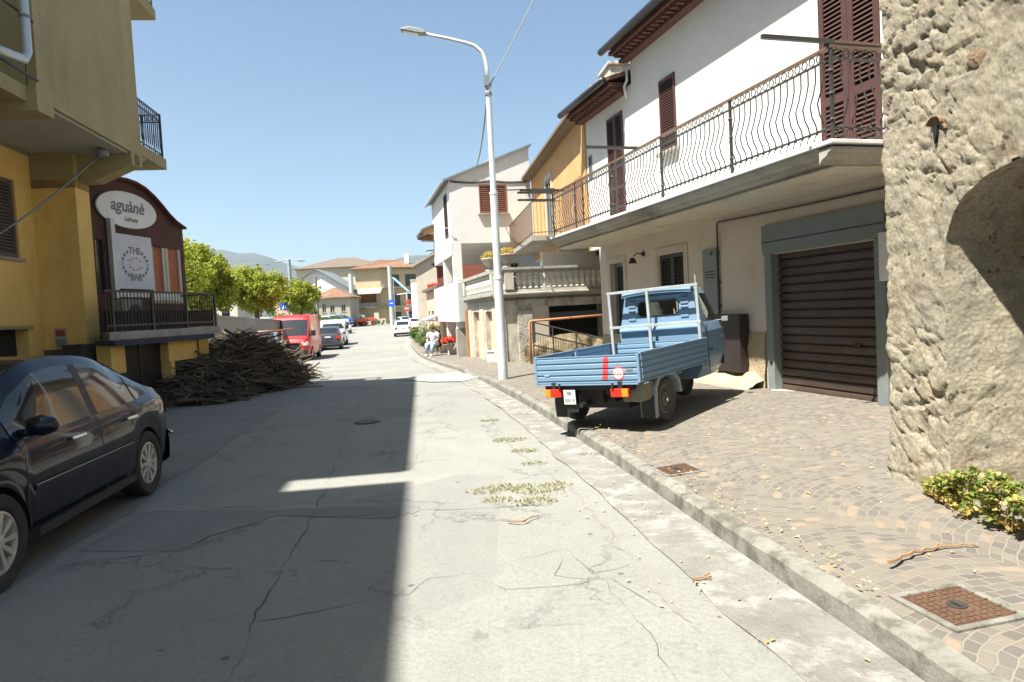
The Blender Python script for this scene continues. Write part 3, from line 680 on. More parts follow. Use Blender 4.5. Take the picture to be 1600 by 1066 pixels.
# balcony slab, moulded fascia
BS = 1.28; b0, b1 = .38, 9.45
M['slabu'] = pbr('balcony_soffit', (.58, .54, .43), (.5, .46, .36), 1.2, .9, .4, 40, .006, stain=(.22, .2, .15), sscale=1.6, sthr=(.56, .68), stretch=(.5, 1.5, 1))
M['fascia'] = pbr('weathered_fascia', (.42, .4, .34), (.33, .31, .26), 1.8, .9, .4, 50, .006, stain=(.13, .12, .1), sscale=1.3, sthr=(.5, .68), stretch=(.6, 1, 1))
mb = MB(); mb.prism([(0.001, 3.04), (BS-.22, 3.04), (BS-.2, 3.075), (BS-.1, 3.09), (BS-.08, 3.13), (BS-.02, 3.15), (BS, 3.2), (BS, 3.225), (.001, 3.225)], b0+.2, b1, 'x')
mb.prism([(b0+.2, 3.04), (b0+.2, 3.2), (b0, 3.2), (b0, 3.18), (b0+.06, 3.15), (b0+.08, 3.12), (b0+.16, 3.09)], .001, BS, 'y')
mb.build('balcony_slab', M['fascia'], A)
mb = MB(); mb.box(b0+.19, b1-.01, .002, BS-.19, 3.02, 3.038)
sl2 = mb.build('balcony_soffit', M['slabu'], A)
mb = MB(); mb.box(b0-.03, b1+.02, .001, BS+.03, 3.228, 3.275); mb.build('balcony_floor_edge', pbr('white_marble_edge', (.8, .79, .76), None, 3, .6), A, bev=.008)
# railing
rl = MB(); ry = BS - .07; zt = 4.28; posts = [b0+.06, 2.3, 4.2, 6.1, 8.0, 9.4]
rl.mi = 1; rl.box(b0+.04, 9.42, ry-.025, ry+.025, zt-.018, zt+.012); rl.box(b0+.035, b0+.085, .01, ry-.026, zt-.018, zt+.012); rl.mi = 0
for z_ in (zt-.13, 3.42): rl.box(b0+.05, 9.41, ry-.009, ry+.009, z_-.012, z_+.012); rl.box(b0+.05, b0+.07, .01, ry-.01, z_-.012, z_+.012)
for p in posts:
    rl.box(p-.016, p+.016, ry-.016, ry+.016, 3.27, zt-.02)
    for z_ in (3.5, 3.78, 4.02): rl.lathe([(.012, -.035), (.034, 0), (.012, .035)], (p, ry, z_), 8)
def bal(mb, x, y, ox, oy):
    q = [(0, zt-.13), (0, 4.1), (.0, 3.98), (.035, 3.84), (.085, 3.7), (.06, 3.58), (.015, 3.5), (0, 3.42)]
    mb.tube([(x+ox*a, y+oy*a, z_) for a, z_ in q], .008, 4, False)
def ring(mb, c0, r_, ax):
    P_ = [(c0[0] + (r_*math.cos(k*math.pi/4) if ax == 'x' else 0), c0[1] + (0 if ax == 'x' else r_*math.cos(k*math.pi/4)), c0[2] + r_*math.sin(k*math.pi/4)) for k in range(9)]
    mb.tube(P_, .0065, 4, False)
x = b0 + .18
while x < 9.36:
    if min(abs(x-p) for p in posts) > .04: bal(rl, x, ry, 0, 1); ring(rl, (x+.05, ry, zt-.07), .045, 'x')
    rl.lathe([(.006, -.03), (.022, 0), (.006, .03)], (x, ry, 3.42), 5)
    rl.tube([(x, ry, 3.42), (x+.03, ry, 3.38), (x+.05, ry, 3.33)], .006, 4, False)
    x += .118
y = ry - .13
while y > .05:
    bal(rl, b0+.06, y, -1, 0); ring(rl, (b0+.06, y+.05, zt-.07), .045, 'y'); ring(rl, (b0+.06, y+.03, 3.36), .045, 'y'); rl.lathe([(.006, -.03), (.022, 0), (.006, .03)], (b0+.06, y, 3.42), 5); y -= .125
rl.build('balcony_railing', [M['iron'], M['rail']], A)
# washing line arms sticking out from the rail
for xx, z_ in ((b0+.06, zt+.03), (5.05, zt+.0), (8.9, zt-.02), (9.38, zt+.01), (9.38, zt-.16)):
    q = MB(); q.box(xx-.02, xx+.02, ry-.05, ry+(.86 if xx > 9 or xx < 1 else .95), z_, z_+.045); q.build('line_arm', M['iron'], A)
q = MB(); q.box(b0+.03, b0+.08, .05, ry-.05, zt+.03, zt+.06); q.build('line_arm', M['rail'], A)
# big balcony door shutters, windows
shutter(A, .98, 2.0, 3.3, 5.72, .02, M['shut'], 2, sill=False, label='tall open louvred balcony shutter at the right end', fw=.09, pitch=.06, mid=4.1)
shutter(A, 5.76, 6.36, 4.52, 5.9, .03, M['shut'], 1, pitch=.05, fw=.05)
shutter(A, 8.02, 8.84, 3.3, 5.85, .03, M['shut'], 2, sill=False, pitch=.05, fw=.05, mid=4.2)
mb = MB(); louvre(mb, 9.78, 10.0, 4.75, 5.3, -.03, 1, .03); mb.mi = 1; mb.box(9.78, 10.0, -.1, -.09, 4.75, 5.3); mb.build('vent', [M['grey'], M['dark']], A)
# lower windows with plain painted surround
for a, b_, c0, d in ((5.55, 6.85, 0, 2.7), (8.16, 9.14, 0, 2.7)):
    f = MB(); z0 = .75 if a < 7 else .3
    f.box(a, a+.14, .0, .022, z0, d); f.box(b_-.14, b_, .0, .022, z0, d); f.box(a+.14, b_-.14, .0, .021, d-.12, d); f.build('window_surround', M['cream'], A)
shutter(A, 5.72, 6.68, .9, 2.56, -.03, M['shutd'], 2, pitch=.06)
dn_ = MB(); dn_.box(8.3, 9.05, -.2, -.17, .3, 2.58); dr = dn_.build('door', M['glass'], A)
f = MB()
for q in ((8.3, 8.37), (8.98, 9.05)): f.box(q[0], q[1], -.168, -.12, .3, 2.58)
f.box(8.37, 8.98, -.167, -.12, .3, 1.0); f.box(8.37, 8.98, -.167, -.12, 2.5, 2.58); f.build('door_frame', M['grey'], dr)
# garage: grey roller box, side guides, brown slatted door
mb = MB(); mb.box(.95, 3.3, -.05, .06, 2.27, 2.7); mb.build('roller_box', M['grey'], A, bev=.006)
mb = MB(); mb.box(.96, 3.29, .061, .066, 2.44, 2.455); mb.build('roller_box_seam', M['gutter'], A)
for q in ((.97, 1.13), (3.11, 3.27)): mb = MB(); mb.box(q[0], q[1], -.1, .045, .0, 2.268); mb.build('door_guide', M['grey'], A, bev=.005)
mb = MB(); z_ = .17
M['slat'] = pbr('brown_roller_slats', (.075, .05, .038), (.06, .04, .03), 2.5, .55, .2, 70, .003, stain=(.13, .1, .08), sscale=2, stretch=(.4, 1, 3))
while z_ < 2.3:
    mb.prism([(-.12, z_), (-.088, z_+.012), (-.082, z_+.06), (-.088, z_+.1), (-.12, z_+.112)], 1.13, 3.11, 'x'); mb.box(1.13, 3.11, -.124, -.12, z_+.1, z_+.14); z_ += .125
gd = mb.build('garage_door', M['slat'], A)
mb = MB(); mb.box(1.5, 1.62, -.08, -.06, .9, .94); mb.build('handle', M['black'], gd)
mb = MB(); mb.lathe([(.03, .0), (.03, .06), (.015, .065)], (3.17, 0, .62), 10, 'y'); mb.build('lock', M['black'], A)
# threshold and rough stone plinth
mb = MB(); mb.box(.7, 3.45, -.1, .12, .08, .2); mb.build('threshold', M['cream'], A, bev=.02)
M['plinth'] = pbr('ochre_stone_plinth', (.45, .36, .22), (.33, .27, .17), 2.5, .95, .9, 20, .03, stain=(.2, .16, .1), sscale=3)
mb = MB(); vs = []; fs = []; nx_, nz_ = 110, 16
for j in range(nz_+1):
    for i in range(nx_+1):
        x = lerp(3.32, 9.6, i/nx_); z_ = lerp(0, 1.12 if x < 4.6 else .95, j/nz_); vs.append((x, .03 + .03*noise.fractal(Vector((x*3, z_*3, 0)), 1, 2, 4) + (.05*(1-j/nz_)) - (.05 if j == nz_ else 0), z_))
for j in range(nz_):
    for i in range(nx_): a = j*(nx_+1)+i; fs.append((a+nx_+1, a+nx_+2, a+1, a))
mb.add(vs, fs); mb.build('stone_plinth', M['plinth'], A, smooth=True)
mb = MB(); vs = []; fs = []
for i in range(60):
    x = lerp(3.35, 5.9, i/59)
    for k in range(8):
        u = k/7; h = .3*noise.noise(Vector((x*1.7, 3, 0)))+.3; vs.append((x, .02 + .42*u*(1+.3*noise.noise(Vector((x*2, u, 4)))), .12 + (h+.02)*(1-u)**.6 + .04*noise.noise(Vector((x*5, u*4, 0)))))
for i in range(59):
    for k in range(7): a = i*8+k; fs.append((a, a+8, a+9, a+1))
mb.add(vs, [f[::-1] for f in fs]); mb.build('plinth_rocks', pbr('pale_yellow_rock', (.4, .36, .24), (.28, .25, .17), 3, .95, .8, 22, .03), A, smooth=True)
# metal cabinets, pipe, lamp, meter box
mb = MB(); mb.box(3.74, 4.5, .02, .2, .42, 1.37); mb.build('utility_cabinet', M['shutd'], A, bev=.008)
mb = MB(); mb.box(4.56, 5.0, .0, .045, 1.0, 2.5); q = mb.build('metal_hatch', M['grey'], A, bev=.004)
for zz in (1.15, 1.2, 1.25, 1.3, 2.0, 2.05, 2.1): mb = MB(); mb.box(4.62, 4.92, .046, .05, zz, zz+.02); mb.build('louvre', M['gutter'], q)
mb = MB(); mb.lathe([(.03, .046), (.03, .06)], (4.7, 0, 2.42), 10, 'y'); mb.build('lock', M['gutter'], q)
mb = MB(); mb.tube([(.6, .03, 2.86), (2.4, .03, 2.88), (4.5, .03, 2.93), (4.53, .03, 2.9), (4.53, .03, 1.38)], .014, 6)
for zz in (2.4, 1.9, 1.5): mb.box(4.5, 4.56, .0, .045, zz, zz+.02)
mb.build('conduit', M['gutter'], A)
mb = MB(); mb.lathe([(.05, 0), (.05, .04)], (7.3, 0, 2.66), 12, 'y'); mb.tube([(7.3, .03, 2.66), (7.3, .16, 2.68), (7.34, .22, 2.62)], .014, 6); mb.lathe([(.03, .07), (.05, .05), (.09, -.04), (.085, -.05)], (7.36, .24, 2.52), 14)
mb.build('wall_lamp', M['black'], A, smooth=False)
mb = MB(); mb.box(.62, .93, .03, .17, 1.74, 2.32); q = mb.build('meter_box', M['white'], A, bev=.01)
q['label'] = 'small white meter box beside the garage door'
# yellowish weed tuft on the far end of the balcony floor
mb = MB(); rr = random.Random(5)
for i in range(260):
    x = 8.4 + rr.random()*.7; y = BS - .25 + rr.random()*.2; h = .03+rr.random()*.07; a = rr.random()*6.28
    mb.add([(x, y, 3.27), (x+.01, y, 3.27), (x+.03*math.cos(a), y+.03*math.sin(a), 3.27+h)], [(0,1,2)])
tag(mb.build('balcony_weeds', m_weed), 'yellow green tuft growing at the far end of the white house balcony', 'plant'); bpy.data.objects['balcony_weeds'].parent = None
bw = bpy.data.objects['balcony_weeds']; bw.location = (*A0, 0); bw.rotation_euler = (0, 0, hA)

# ------------------------------------------------------------------ orange house (O)
O = thing('orange_house', 'narrow orange house between the white houses with a thin railed balcony', 'building', (2.05, 17.2, 0), hd(-7))
mb = MB(); mb.holes(0.0, 8.5, -.1, 3.35, [], -1.9); mb.box(0, 8.5, -6, -.002, 3.36, 3.398); mb.build('lower_wall', M['white'], O)
mb = MB(); mb.holes(0.0, 8.5, 3.4, 6.75, [(4.6, 5.5, 3.6, 5.75)], 0, .2)
mb.add([(0, 0, 3), (0, -6, 3), (0, -6, 6.5), (0, 0, 6.5)], [(0,1,2,3)]); mb.build('wall', M['orange'], O)
mb = MB(); mb.prism([(.32, 6.42), (.32, 6.5), (-3, 7.4), (-6.5, 6.5), (-6.5, 6.4), (-3, 7.3)], .15, 8.5, 'x'); ro = mb.build('roof', M['tileb'], O)
mb = MB(); mb.box(.2, 8.4, .32, .38, 6.4, 6.48); mb.box(.2, 8.4, .0, .32, 6.38, 6.418); mb.build('eave', pbr('brown_soffit', (.2, .15, .1), None), ro)
mb = MB(); 
for q in ((4.42, 4.6), (5.5, 5.68)): mb.box(q[0], q[1], 0, .03, 3.6, 5.92)
mb.box(4.6, 5.5, 0, .029, 5.75, 5.92); mb.build('door_surround', M['cream'], O)
shutter(O, 4.6, 5.5, 3.6, 5.75, .01, M['grey'], 2, sill=False)
mb = MB(); mb.box(3.0, 8.45, .0, .95, 3.62, 3.76); mb.build('balcony_slab', M['conc'], O)
mb = MB()
for z_ in (4.75, 3.86): mb.box(3.02, 8.44, .9, .92, z_-.012, z_+.012); mb.box(3.02, 3.04, .01, .89, z_-.012, z_+.012)
x = 3.1
while x < 8.43: mb.tube([(x, .91, 3.76), (x, .91, 4.74)], .008, 4, False); x += .11
y = .1
while y < .9: mb.tube([(3.03, y, 3.76), (3.03, y, 4.74)], .008, 4, False); y += .11
mb.build('balcony_railing', M['rail'], O)
q = MB(); q.box(2.6, 2.63, .0, 1.1, 4.95, 4.99); q.box(3.05, 3.08, .2, 1.6, 5.1, 5.13); q.build('line_arm', M['iron'], O)
# reed mat hung behind the railing near the corner
mb = MB(); x = .3; rr = random.Random(2)
while x < 2.7: mb.box(x, x+.03, .04, .055+rr.random()*.01, 3.55, 4.85 + rr.random()*.12); x += .034
tag(mb.build('reed_screen', pbr('reed', (.45, .26, .13), (.3, .17, .09), 12, .9)), 'brown reed screen standing behind the far end of the iron balcony railing', 'reed screen')
q = bpy.data.objects['reed_screen']; q.location = O.location; q.rotation_euler = O.rotation_euler
# parapet blocks and white wall on the roof behind
mb = MB(); mb.box(1.0, 9.2, -3.6, -3.3, 6.8, 8.6); mb.build('upper_rear_wall', M['old'], O)
for x in (1.6, 3.6): mb = MB(); mb.box(x, x+1.0, -1.9, -1.2, 6.7, 8.15); mb.box(x-.06, x+1.06, -1.96, -1.14, 8.15, 8.25); mb.build('chimney', M['old'], O, bev=.02)
# terrace rear wall with a small statue bracket
mb = MB(); mb.box(5.6, 5.8, -.6, .0, 3.0, 3.5)
# ------------------------------------------------------------------ gabled white house on pillars (B)
B = thing('gabled_white_house', 'tall white gabled house on square pillars with one closed brown shutter window', 'building', (-2.0, 25.0, 0), hd(-13))
zb0 = 4.15
MF = TR(0, 0, 0, R(90)) # front face helper: local x -> +y(out), so build via matrix below
# front face: plane x=0 seen from -x ; use matrix mapping (x',y',z) with x' = -y, y' (outward) = -x
MFB = Matrix(((0, -1, 0, 0), (-1, 0, 0, 0), (0, 0, 1, 0), (0, 0, 0, 1)))
Wb = 3.05
mb = MB(); mb.M = MFB
mb.holes(0, Wb, zb0, 6.45, [(1.1, 2.12, 5.22, 6.27)], 0, .15); mb.add([(0, 0, 6.45), (Wb, 0, 6.45), (Wb, 0, 7.62), (1.45, 0, 7.15)], [(0,3,2,1)])
mb.M = None
mb.holes(0, 5.5, 3.75, 6.4, [(.7, 1.5, 4.5, 6.1)], 0, .15)
mb.add([(5.5, 0, 3.75), (5.5, -Wb, 3.75), (5.5, -Wb, 7.6), (5.5, 0, 6.45)], [(0,1,2,3)])
mb.add([(0, 0, zb0), (5.5, 0, 3.75), (5.5, -Wb, 3.75), (0, -Wb, zb0)], [(0,1,2,3)])
mb.build('wall', M['white'], B)
shutter(B, 1.1, 2.12, 5.22, 6.27, .03, pbr('red_brown_shutter', (.2, .075, .04), None, 5, .6), 2, M_=MFB, pitch=.075, fw=.045)
shutter(B, .7, 1.5, 4.5, 6.1, .03, M['shut'], 1, pitch=.08, fw=.05, sill=False)
mb = MB(); mb.prism([(.22, 6.38), (.22, 6.46), (-Wb-.1, 7.76), (-Wb-.1, 7.68)], -.1, 5.7, 'x'); mb.build('roof', M['grey'], B)
mb = MB(); mb.tube([(-.1, .26, 6.38), (5.7, .26, 6.38)], .045, 8); mb.build('gutter', M['galv'], B)
mb = MB(); P_ = [(-.02, -.05 - Wb*i/12, 6.42 - .06*math.sin(math.pi*((i*2/12) % 1))) for i in range(13)]; mb.tube(P_, .018, 5); mb.tube([(p[0], p[1], p[2]-.04) for p in P_], .012, 5)
mb.build('wall_cable', M['iron'], B)
for (x0, x1, y0, y1, za) in ((.0, .32, -.34, -.02, zb0), (2.6, 2.92, -.34, -.02, 3.95)):
    mb = MB(); mb.box(x0, x1, y0, y1, -.1, za); mb.build('pillar', M['white'], B, bev=.01)
mb = MB(); mb.box(-.015, .335, -.355, -.005, -.1, 1.05); mb.build('pillar_base', M['conc'], B)
# curved solid white parapet between the pillars (first floor) and its slab
mb = MB(); vs = []; fs = []; AR = [(-.16, -.5), (-.17, -.1), (-.08, .04), (.2, .09), (1.4, .1), (2.6, .1), (4.2, .1), (5.5, .1)]
for i, (x, y) in enumerate(AR):
    vs += [(x, y, 1.3), (x, y, 2.72), (x+.1 if i < 3 else x, y-.1, 2.72), (x+.1 if i < 3 else x, y-.1, 1.3)]
for i in range(len(AR)-1):
    for k in range(4): a, b_ = i*4+k, i*4+(k+1) % 4; fs.append((a, b_, b_+4, a+4))
mb.add(vs, fs); mb.build('balcony_parapet', pbr('smooth_white_render', (.56, .56, .55), None, 2, .8), B, smooth=False)
mb = MB(); mb.box(.34, 5.5, -Wb, -.01, 1.3, 1.5); mb.build('balcony_slab', M['conc'], B)
mb = MB(); mb.tube([(-.3, -.1, 2.8), (0, -1.6, 2.86), (0, -3.0, 2.86)], .018, 5); mb.build('handrail', M['galv'], B)
mb = MB(); mb.tube([(.2, .35, 4.72), (-.1, .1, 4.72), (-.1, -.0, 4.72)], .015, 5); mb.build('drying_rail', M['galv'], B)
# rear wall under the upper storey with two dark windows
mb = MB(); mb.M = MFB @ TR(0, -3.2, 0); mb.holes(1.7, 4.2, 1.5, 4.15, [(2.3, 2.6, 2.3, 3.45), (2.9, 3.25, 2.2, 3.6)], 0, .15); mb.build('rear_wall', M['white'], B)
for q in ((2.3, 2.6, 2.3, 3.45), (2.9, 3.25, 2.2, 3.6)): window(B, *q, 0, None, M_=MFB @ TR(0, -3.2, 0), sill=False)
# ground floor side: pale wall with doors
mb = MB(); mb.holes(.4, 5.5, -.1, 1.3, [(3.5, 4.4, 0, 1.28)], -.5, .1); mb.build('ground_wall', M['pink'], B)
mb = MB(); mb.box(3.5, 4.4, -.62, -.6, 0, 1.28); mb.build('door', M['shutd'], B)

# ------------------------------------------------------------------ terrace with balustrade (T)
T0 = (-.35, 19.4)
T = thing('balustrade_terrace', 'weathered stone terrace with pale balustrade in front of the gabled house', 'terrace', (*T0, 0), hd(-13))
MT = MFB
mb = MB(); mb.M = MT; mb.holes(0.0, 3.3, -.3, 1.98, [(1.45, 3.25, -.3, 1.68)], 0, .9)
mb.M = None; mb.holes(.0, 5.4, -.2, 1.8, [(.9, 1.9, -.2, 1.62), (3.0, 4.1, -.2, 1.62)], 0, .15); mb.box(0.02, 5.4, -3.3, -.02, 1.8, 1.96)
mb.build('wall', M['old'], T)
M['rubble'] = pbr('grey_rubble', (.5, .47, .4), (.38, .36, .3), 6, .95, .9, 14, .03, stain=(.15, .14, .11), sscale=5, sthr=(.5, .6))
mb = MB(); mb.M = MT; mb.box(.55, 1.0, -.02, .06, -.3, 1.6); mb.box(0.02, .22, -.02, .03, -.3, 1.9); mb.build('rubble_pier', M['rubble'], T, bev=.02)
mb = MB(); mb.M = MT; mb.box(1.0, 1.46, -.02, .02, -.3, 1.7); mb.box(1.46, 1.5, -.5, .0, -.3, 1.68); mb.build('white_jamb', M['cream'], T)
mb = MB(); mb.M = MT; mb.box(1.5, 3.25, -.85, -.8, -.3, 1.68); mb.build('opening_shade_panel', M['dark'], T)  # black panel gives the opening its shade by colour
mb = MB(); mb.M = MT; mb.box(1.5, 3.25, -.22, -.18, 1.3, 1.5); mb.build('roller_shutter', pbr('blue_grey_shutter', (.09, .1, .12), None, 4), T)
for a, b_ in ((.9, 1.9), (3.0, 4.1)): mb = MB(); mb.box(a, b_, -.17, -.14, -.2, 1.62); mb.build('door', M['pink'], T)
mb = MB()
for q in ((.3, .75), (2.2, 2.75), (4.4, 5.0)): mb = MB(); mb.box(q[0], q[1], 0.0, .03, -.2, 1.7); mb.build('wall_panel', M['pink'], T)
mb = MB(); z_ = .0
while z_ < 1.7: mb.box(.08, .22, .001, .035, z_, z_+.05); z_ += .065
mb.build('brick_pier', M['brick'], T)
mb = MB(); mb.box(5.05, 5.2, .0, .12, -.2, 1.7); mb.build('timber_post', M['wood'], T)
# cornice
mb = MB(); mb.M = MT
mb.prism([(.0, 1.98), (.1, 1.98), (.13, 2.04), (.2, 2.06), (.2, 2.1), (.12, 2.12), (.1, 2.2), (.0, 2.2), (-.3, 2.2), (-.3, 1.98)], -.12, 3.3, 'x')
mb.M = None; mb.box(.0, 5.4, -.3, .1, 1.975, 2.195); mb.box(-.0, 5.4, .1, .18, 2.05, 2.1)
mb.build('cornice', M['conc'], T)
balprof = [(.07, 0), (.07, .04), (.045, .06), (.045, .1), (.075, .17), (.09, .24), (.065, .32), (.045, .38), (.05, .41), (.07, .43), (.07, .47)]
b0_ = None
mb = MB(); mb.lathe(balprof, (0, 0, 0), 10)
first = mb.build('baluster', pbr('pale_baluster', (.68, .66, .57), (.56, .54, .46), 6, .9, .3, 50, .004, stain=(.22, .21, .16), sscale=8), T, smooth=True)
spots = [(-.02, -.62 - .175*i, 2.22) for i in range(15)] + [(.55 + .24*i, -.0, 2.22) for i in range(19)]
for i, p in enumerate(spots):
    o = first if i == 0 else first.copy()
    if i: COL.objects.link(o); o.parent = T
    o.location = p
mb = MB()
for (x, y) in ((-.02, -.32), (.0, -3.2), (.25, 0), (5.2, 0)): mb = MB(); mb.box(x-.15, x+.15, y-.15, y+.12, 2.2, 2.72); mb.build('balustrade_pier', M['old'], T, bev=.01)
mb = MB(); mb.M = MT; mb.box(.05, 3.3, -.14, .16, 2.7, 2.76); mb.box(0.02, 3.3, -.17, .19, 2.76, 2.83); mb.M = None; mb.box(.2, 5.35, -.13, .13, 2.7, 2.8)
mb.build('balustrade_cap', pbr('lichen_cap', (.4, .39, .34), (.28, .28, .24), 4, .9, .4, 40, .006), T)
mb = MB(); mb.box(0, 5.4, -6.3, 0, 1.9, 1.985); mb.build('terrace_floor', M['conc'], T)
# rear wall of the terrace, in shade; sunlight put into its paler colour
rw = thing('terrace_rear_wall', 'white parapet wall behind the balustrade below the orange house', 'wall', (1.05, 20.7, 0), R(13))
mb = MB(); mb.box(.0, 2.6, 0, .2, 1.9, 3.34); mb.build('wall_face', M['old'] if 0 else pbr('sun_painted_old_white', (.72, .7, .62), (.62, .6, .52), 2, .9, .3, 50, .005, stain=(.3, .28, .23), sscale=2, sthr=(.55, .7)), rw)
mb = MB(); mb.lathe([(.05, -.1), (.09, 0), (.05, .03), (.04, .16), (.08, .2), (.08, .24)], (1.75, -.08, 3.25), 10); mb.build('bracket', M['brick'], rw)
# urns with yellow flowers
def flowers(mb, c0, r_, n_, s_, seed, flatz=.7):
    rr = random.Random(seed)
    for i in range(n_):
        th, ph = rr.random()*6.28, math.acos(rr.uniform(-.4, 1)); q = r_*(.55 + .45*rr.random()) * (1 + .25*noise.noise(Vector((math.cos(th)*2, math.sin(th)*2, ph*1.5 + seed))))
        p = Vector(c0) + Vector((q*math.sin(ph)*math.cos(th), q*math.sin(ph)*math.sin(th), q*math.cos(ph)*flatz))
        e = Euler((rr.random()*6.28, rr.random()*6.28, rr.random()*6.28)).to_matrix(); ss = s_*(.6+.8*rr.random())
        mb.add([p + e @ Vector(u) * ss for u in ((-.5, 0, 0), (0, -.35, .1), (.6, 0, 0), (0, .35, .1))], [(0,1,2,3)])
m_yel = leafmat('dry_yellow_flowers', (.5, .38, .06), (.4, .3, .12)); m_green = leafmat('pot_foliage', (.05, .1, .02), (.1, .16, .04)); m_redf = leafmat('red_geranium', (.55, .03, .015), (.7, .07, .03), .2)
def urn(loc, rot, label, stone):
    r_ = thing('flower_urn', label, 'urn', loc, rot, 'urns with yellow plants on the balustrade')
    u = MB(); u.lathe([(.14, 0), (.14, .03), (.06, .06), (.05, .12), (.12, .17), (.2, .26), (.23, .34), (.25, .36), (.24, .38), (.2, .37)], (0, 0, 0), 16); u.build('bowl', stone, r_, smooth=True)
    f = MB(); flowers(f, (0, 0, .42), .24, 260, .07, int(loc[0]*10)+50); f.build('foliage', m_yel, r_)
MTW = Matrix.Translation((*T0, 0)) @ Matrix.Rotation(hd(-13), 4, 'Z')
p = MTW @ Vector((-.02, -.32, 2.83)); urn(p, 0, 'taller stone urn of yellow plants on the front corner of the balustrade', M['conc'])
p = MTW @ Vector((.9, 0, 2.8)); urn(p, 0, 'lower dark stone urn of brown yellow plants left of the lamp post', M['old'])

# ------------------------------------------------------------------ ramp railings in front of the terrace
rp = thing('ramp_railing', 'rusty orange pipe frame in front of the terrace wall', 'railing', (.5, 18.55, 0), R(10))
mb = MB(); mb.tube([(0, 0, 0.05), (0, 0, 1.26), (.05, 0, 1.3), (2.3, 0, 1.36)], .035, 8); mb.build('pipe_frame', pbr('orange_rust_paint', (.5, .2, .08), (.4, .17, .08), 5, .7), rp, smooth=True)
rb = thing('sloping_railing', 'dark iron railing sloping down the ramp behind the blue truck', 'railing', (.58, 18.5, 0), R(10))
mb = MB(); 
for dz in (0, -.28, -.62): mb.tube([(0, 0, 1.27+dz), (2.05, 0, .68+dz)], .022, 6)
for x in (0, .55, 1.2, 2.0): mb.tube([(x, 0, 1.27-.29*x), (x, 0, -.1)], .022, 6)
x = .06
while x < 2.0: mb.tube([(x, 0, .98-.29*x), (x, 0, .02 - .1*x)], .006, 4, False); x += .07
mb.build('bars', M['iron'], rb)
rk = MB(); vs = []; fs = []
for i in range(40):
    for j in range(12):
        x = -.2 + 2.6*i/39; z_ = -.1 + 1.0*j/11*(.75 + .25*math.sin(x*1.4)); vs.append((x, .35 + .06*noise.fractal(Vector((x*3, z_*3, 7)), 1, 2, 4), z_))
for i in range(39):
    for j in range(11): a = i*12+j; fs.append((a, a+12, a+13, a+1))
rk.add(vs, fs); o = rk.build('rubble_bank', M['plinth'], smooth=True); tag(o, 'low yellow stone bank behind the sloping iron railing', 'stone bank'); o.location = rb.location; o.rotation_euler = rb.rotation_euler
# small white block by the pillar
q = gz(771, 566, .1); mb = MB(); mb.box(-.17, .17, -.15, .15, 0, .32); mb.box(-.19, .19, -.17, .17, .32, .37); o = mb.build('planter_block', M['white'], bev=.02)
tag(o, 'small white concrete block on the pavement left of the lamp post', 'planter'); o.location = (q.x, q.y, .08)
# ------------------------------------------------------------------ yellow building on the left (L); local x toward the camera, +y out to the street
aL = math.atan2(-.991, .1305)
L = thing('yellow_building', 'tall yellow ochre building with overhanging upper floors on the left', 'building', (-7.3, 14.0, 0), aL)
ZT = 11.4
mb = MB(); mb.box(0, 3.75, -1.78, 0, 5.1, ZT); mb.box(0, 22, -10, -1.785, 5.0, ZT); mb.box(-0, .36, -.2, .0, 4.88, 5.097)
mb.build('upper_wall', M['yellow'], L)
mb = MB(); mb.box(.25, 3.6, -1.75, -.06, 5.06, 5.097); mb.build('soffit', pbr('grey_soffit', (.42, .4, .35), (.36, .34, .3), 1.5, .9, .2), L)
mb = MB(); mb.prism([(-1.78, 5.1), (0, 5.1), (0, 4.86), (-.7, 4.55), (-1.78, 4.5)], .12, .5, 'x'); mb.box(3.6, 4.05, -1.78, .12, 4.85, 5.26); mb.box(.12, .66, -1.78, -1.0, 4.4, 5.07); mb.box(4.05, 22, -1.7, -.02, 4.98, 5.2); mb.build('beam', M['yellow'], L)
mb = MB(); mb.box(.1, .66, -1.78, -1.0, -.2, 4.56); mb.build('corner_pier', M['ochre'], L)
mb = MB(); mb.box(.08, .68, -1.78, -.98, -.2, 1.32); mb.build('pier_plinth', pbr('dark_stone_plinth', (.12, .105, .085), (.09, .08, .065), 4, .9, .6, 30), L)
mb = MB(); mb.holes(.6, 22, -.2, 5.0, [(1.2, 2.9, 3.03, 4.45), (1.15, 4.6, -.2, 1.74), (4.4, 5.6, 3.0, 4.5)], -1.78, .22); mb.build('ground_floor_wall', M['ochre'], L)
for q in ((1.2, 2.9, 3.03, 4.45), (4.4, 5.6, 3.0, 4.5)): shutter(L, *q, -1.81, pbr('grey_brown_shutter', (.14, .11, .09), None, 5, .6), 2, pitch=.06)
mb = MB(); mb.box(.1, 22, -10, -2.1, -.2, 4.98); mb.build('ground_floor_mass', M['ochre'], L)
mb = MB(); mb.box(1.15, 4.6, -2.05, -2.0, -.2, 1.74); mb.build('garage_shade_panel', pbr('garage_shade', (.02, .018, .015), None), L)  # near-black panel fills the opening, standing in for the shade inside
mb = MB(); mb.box(1.05, 4.7, -1.79, -1.72, 1.74, 1.8); mb.build('lintel', M['yellow'], L)
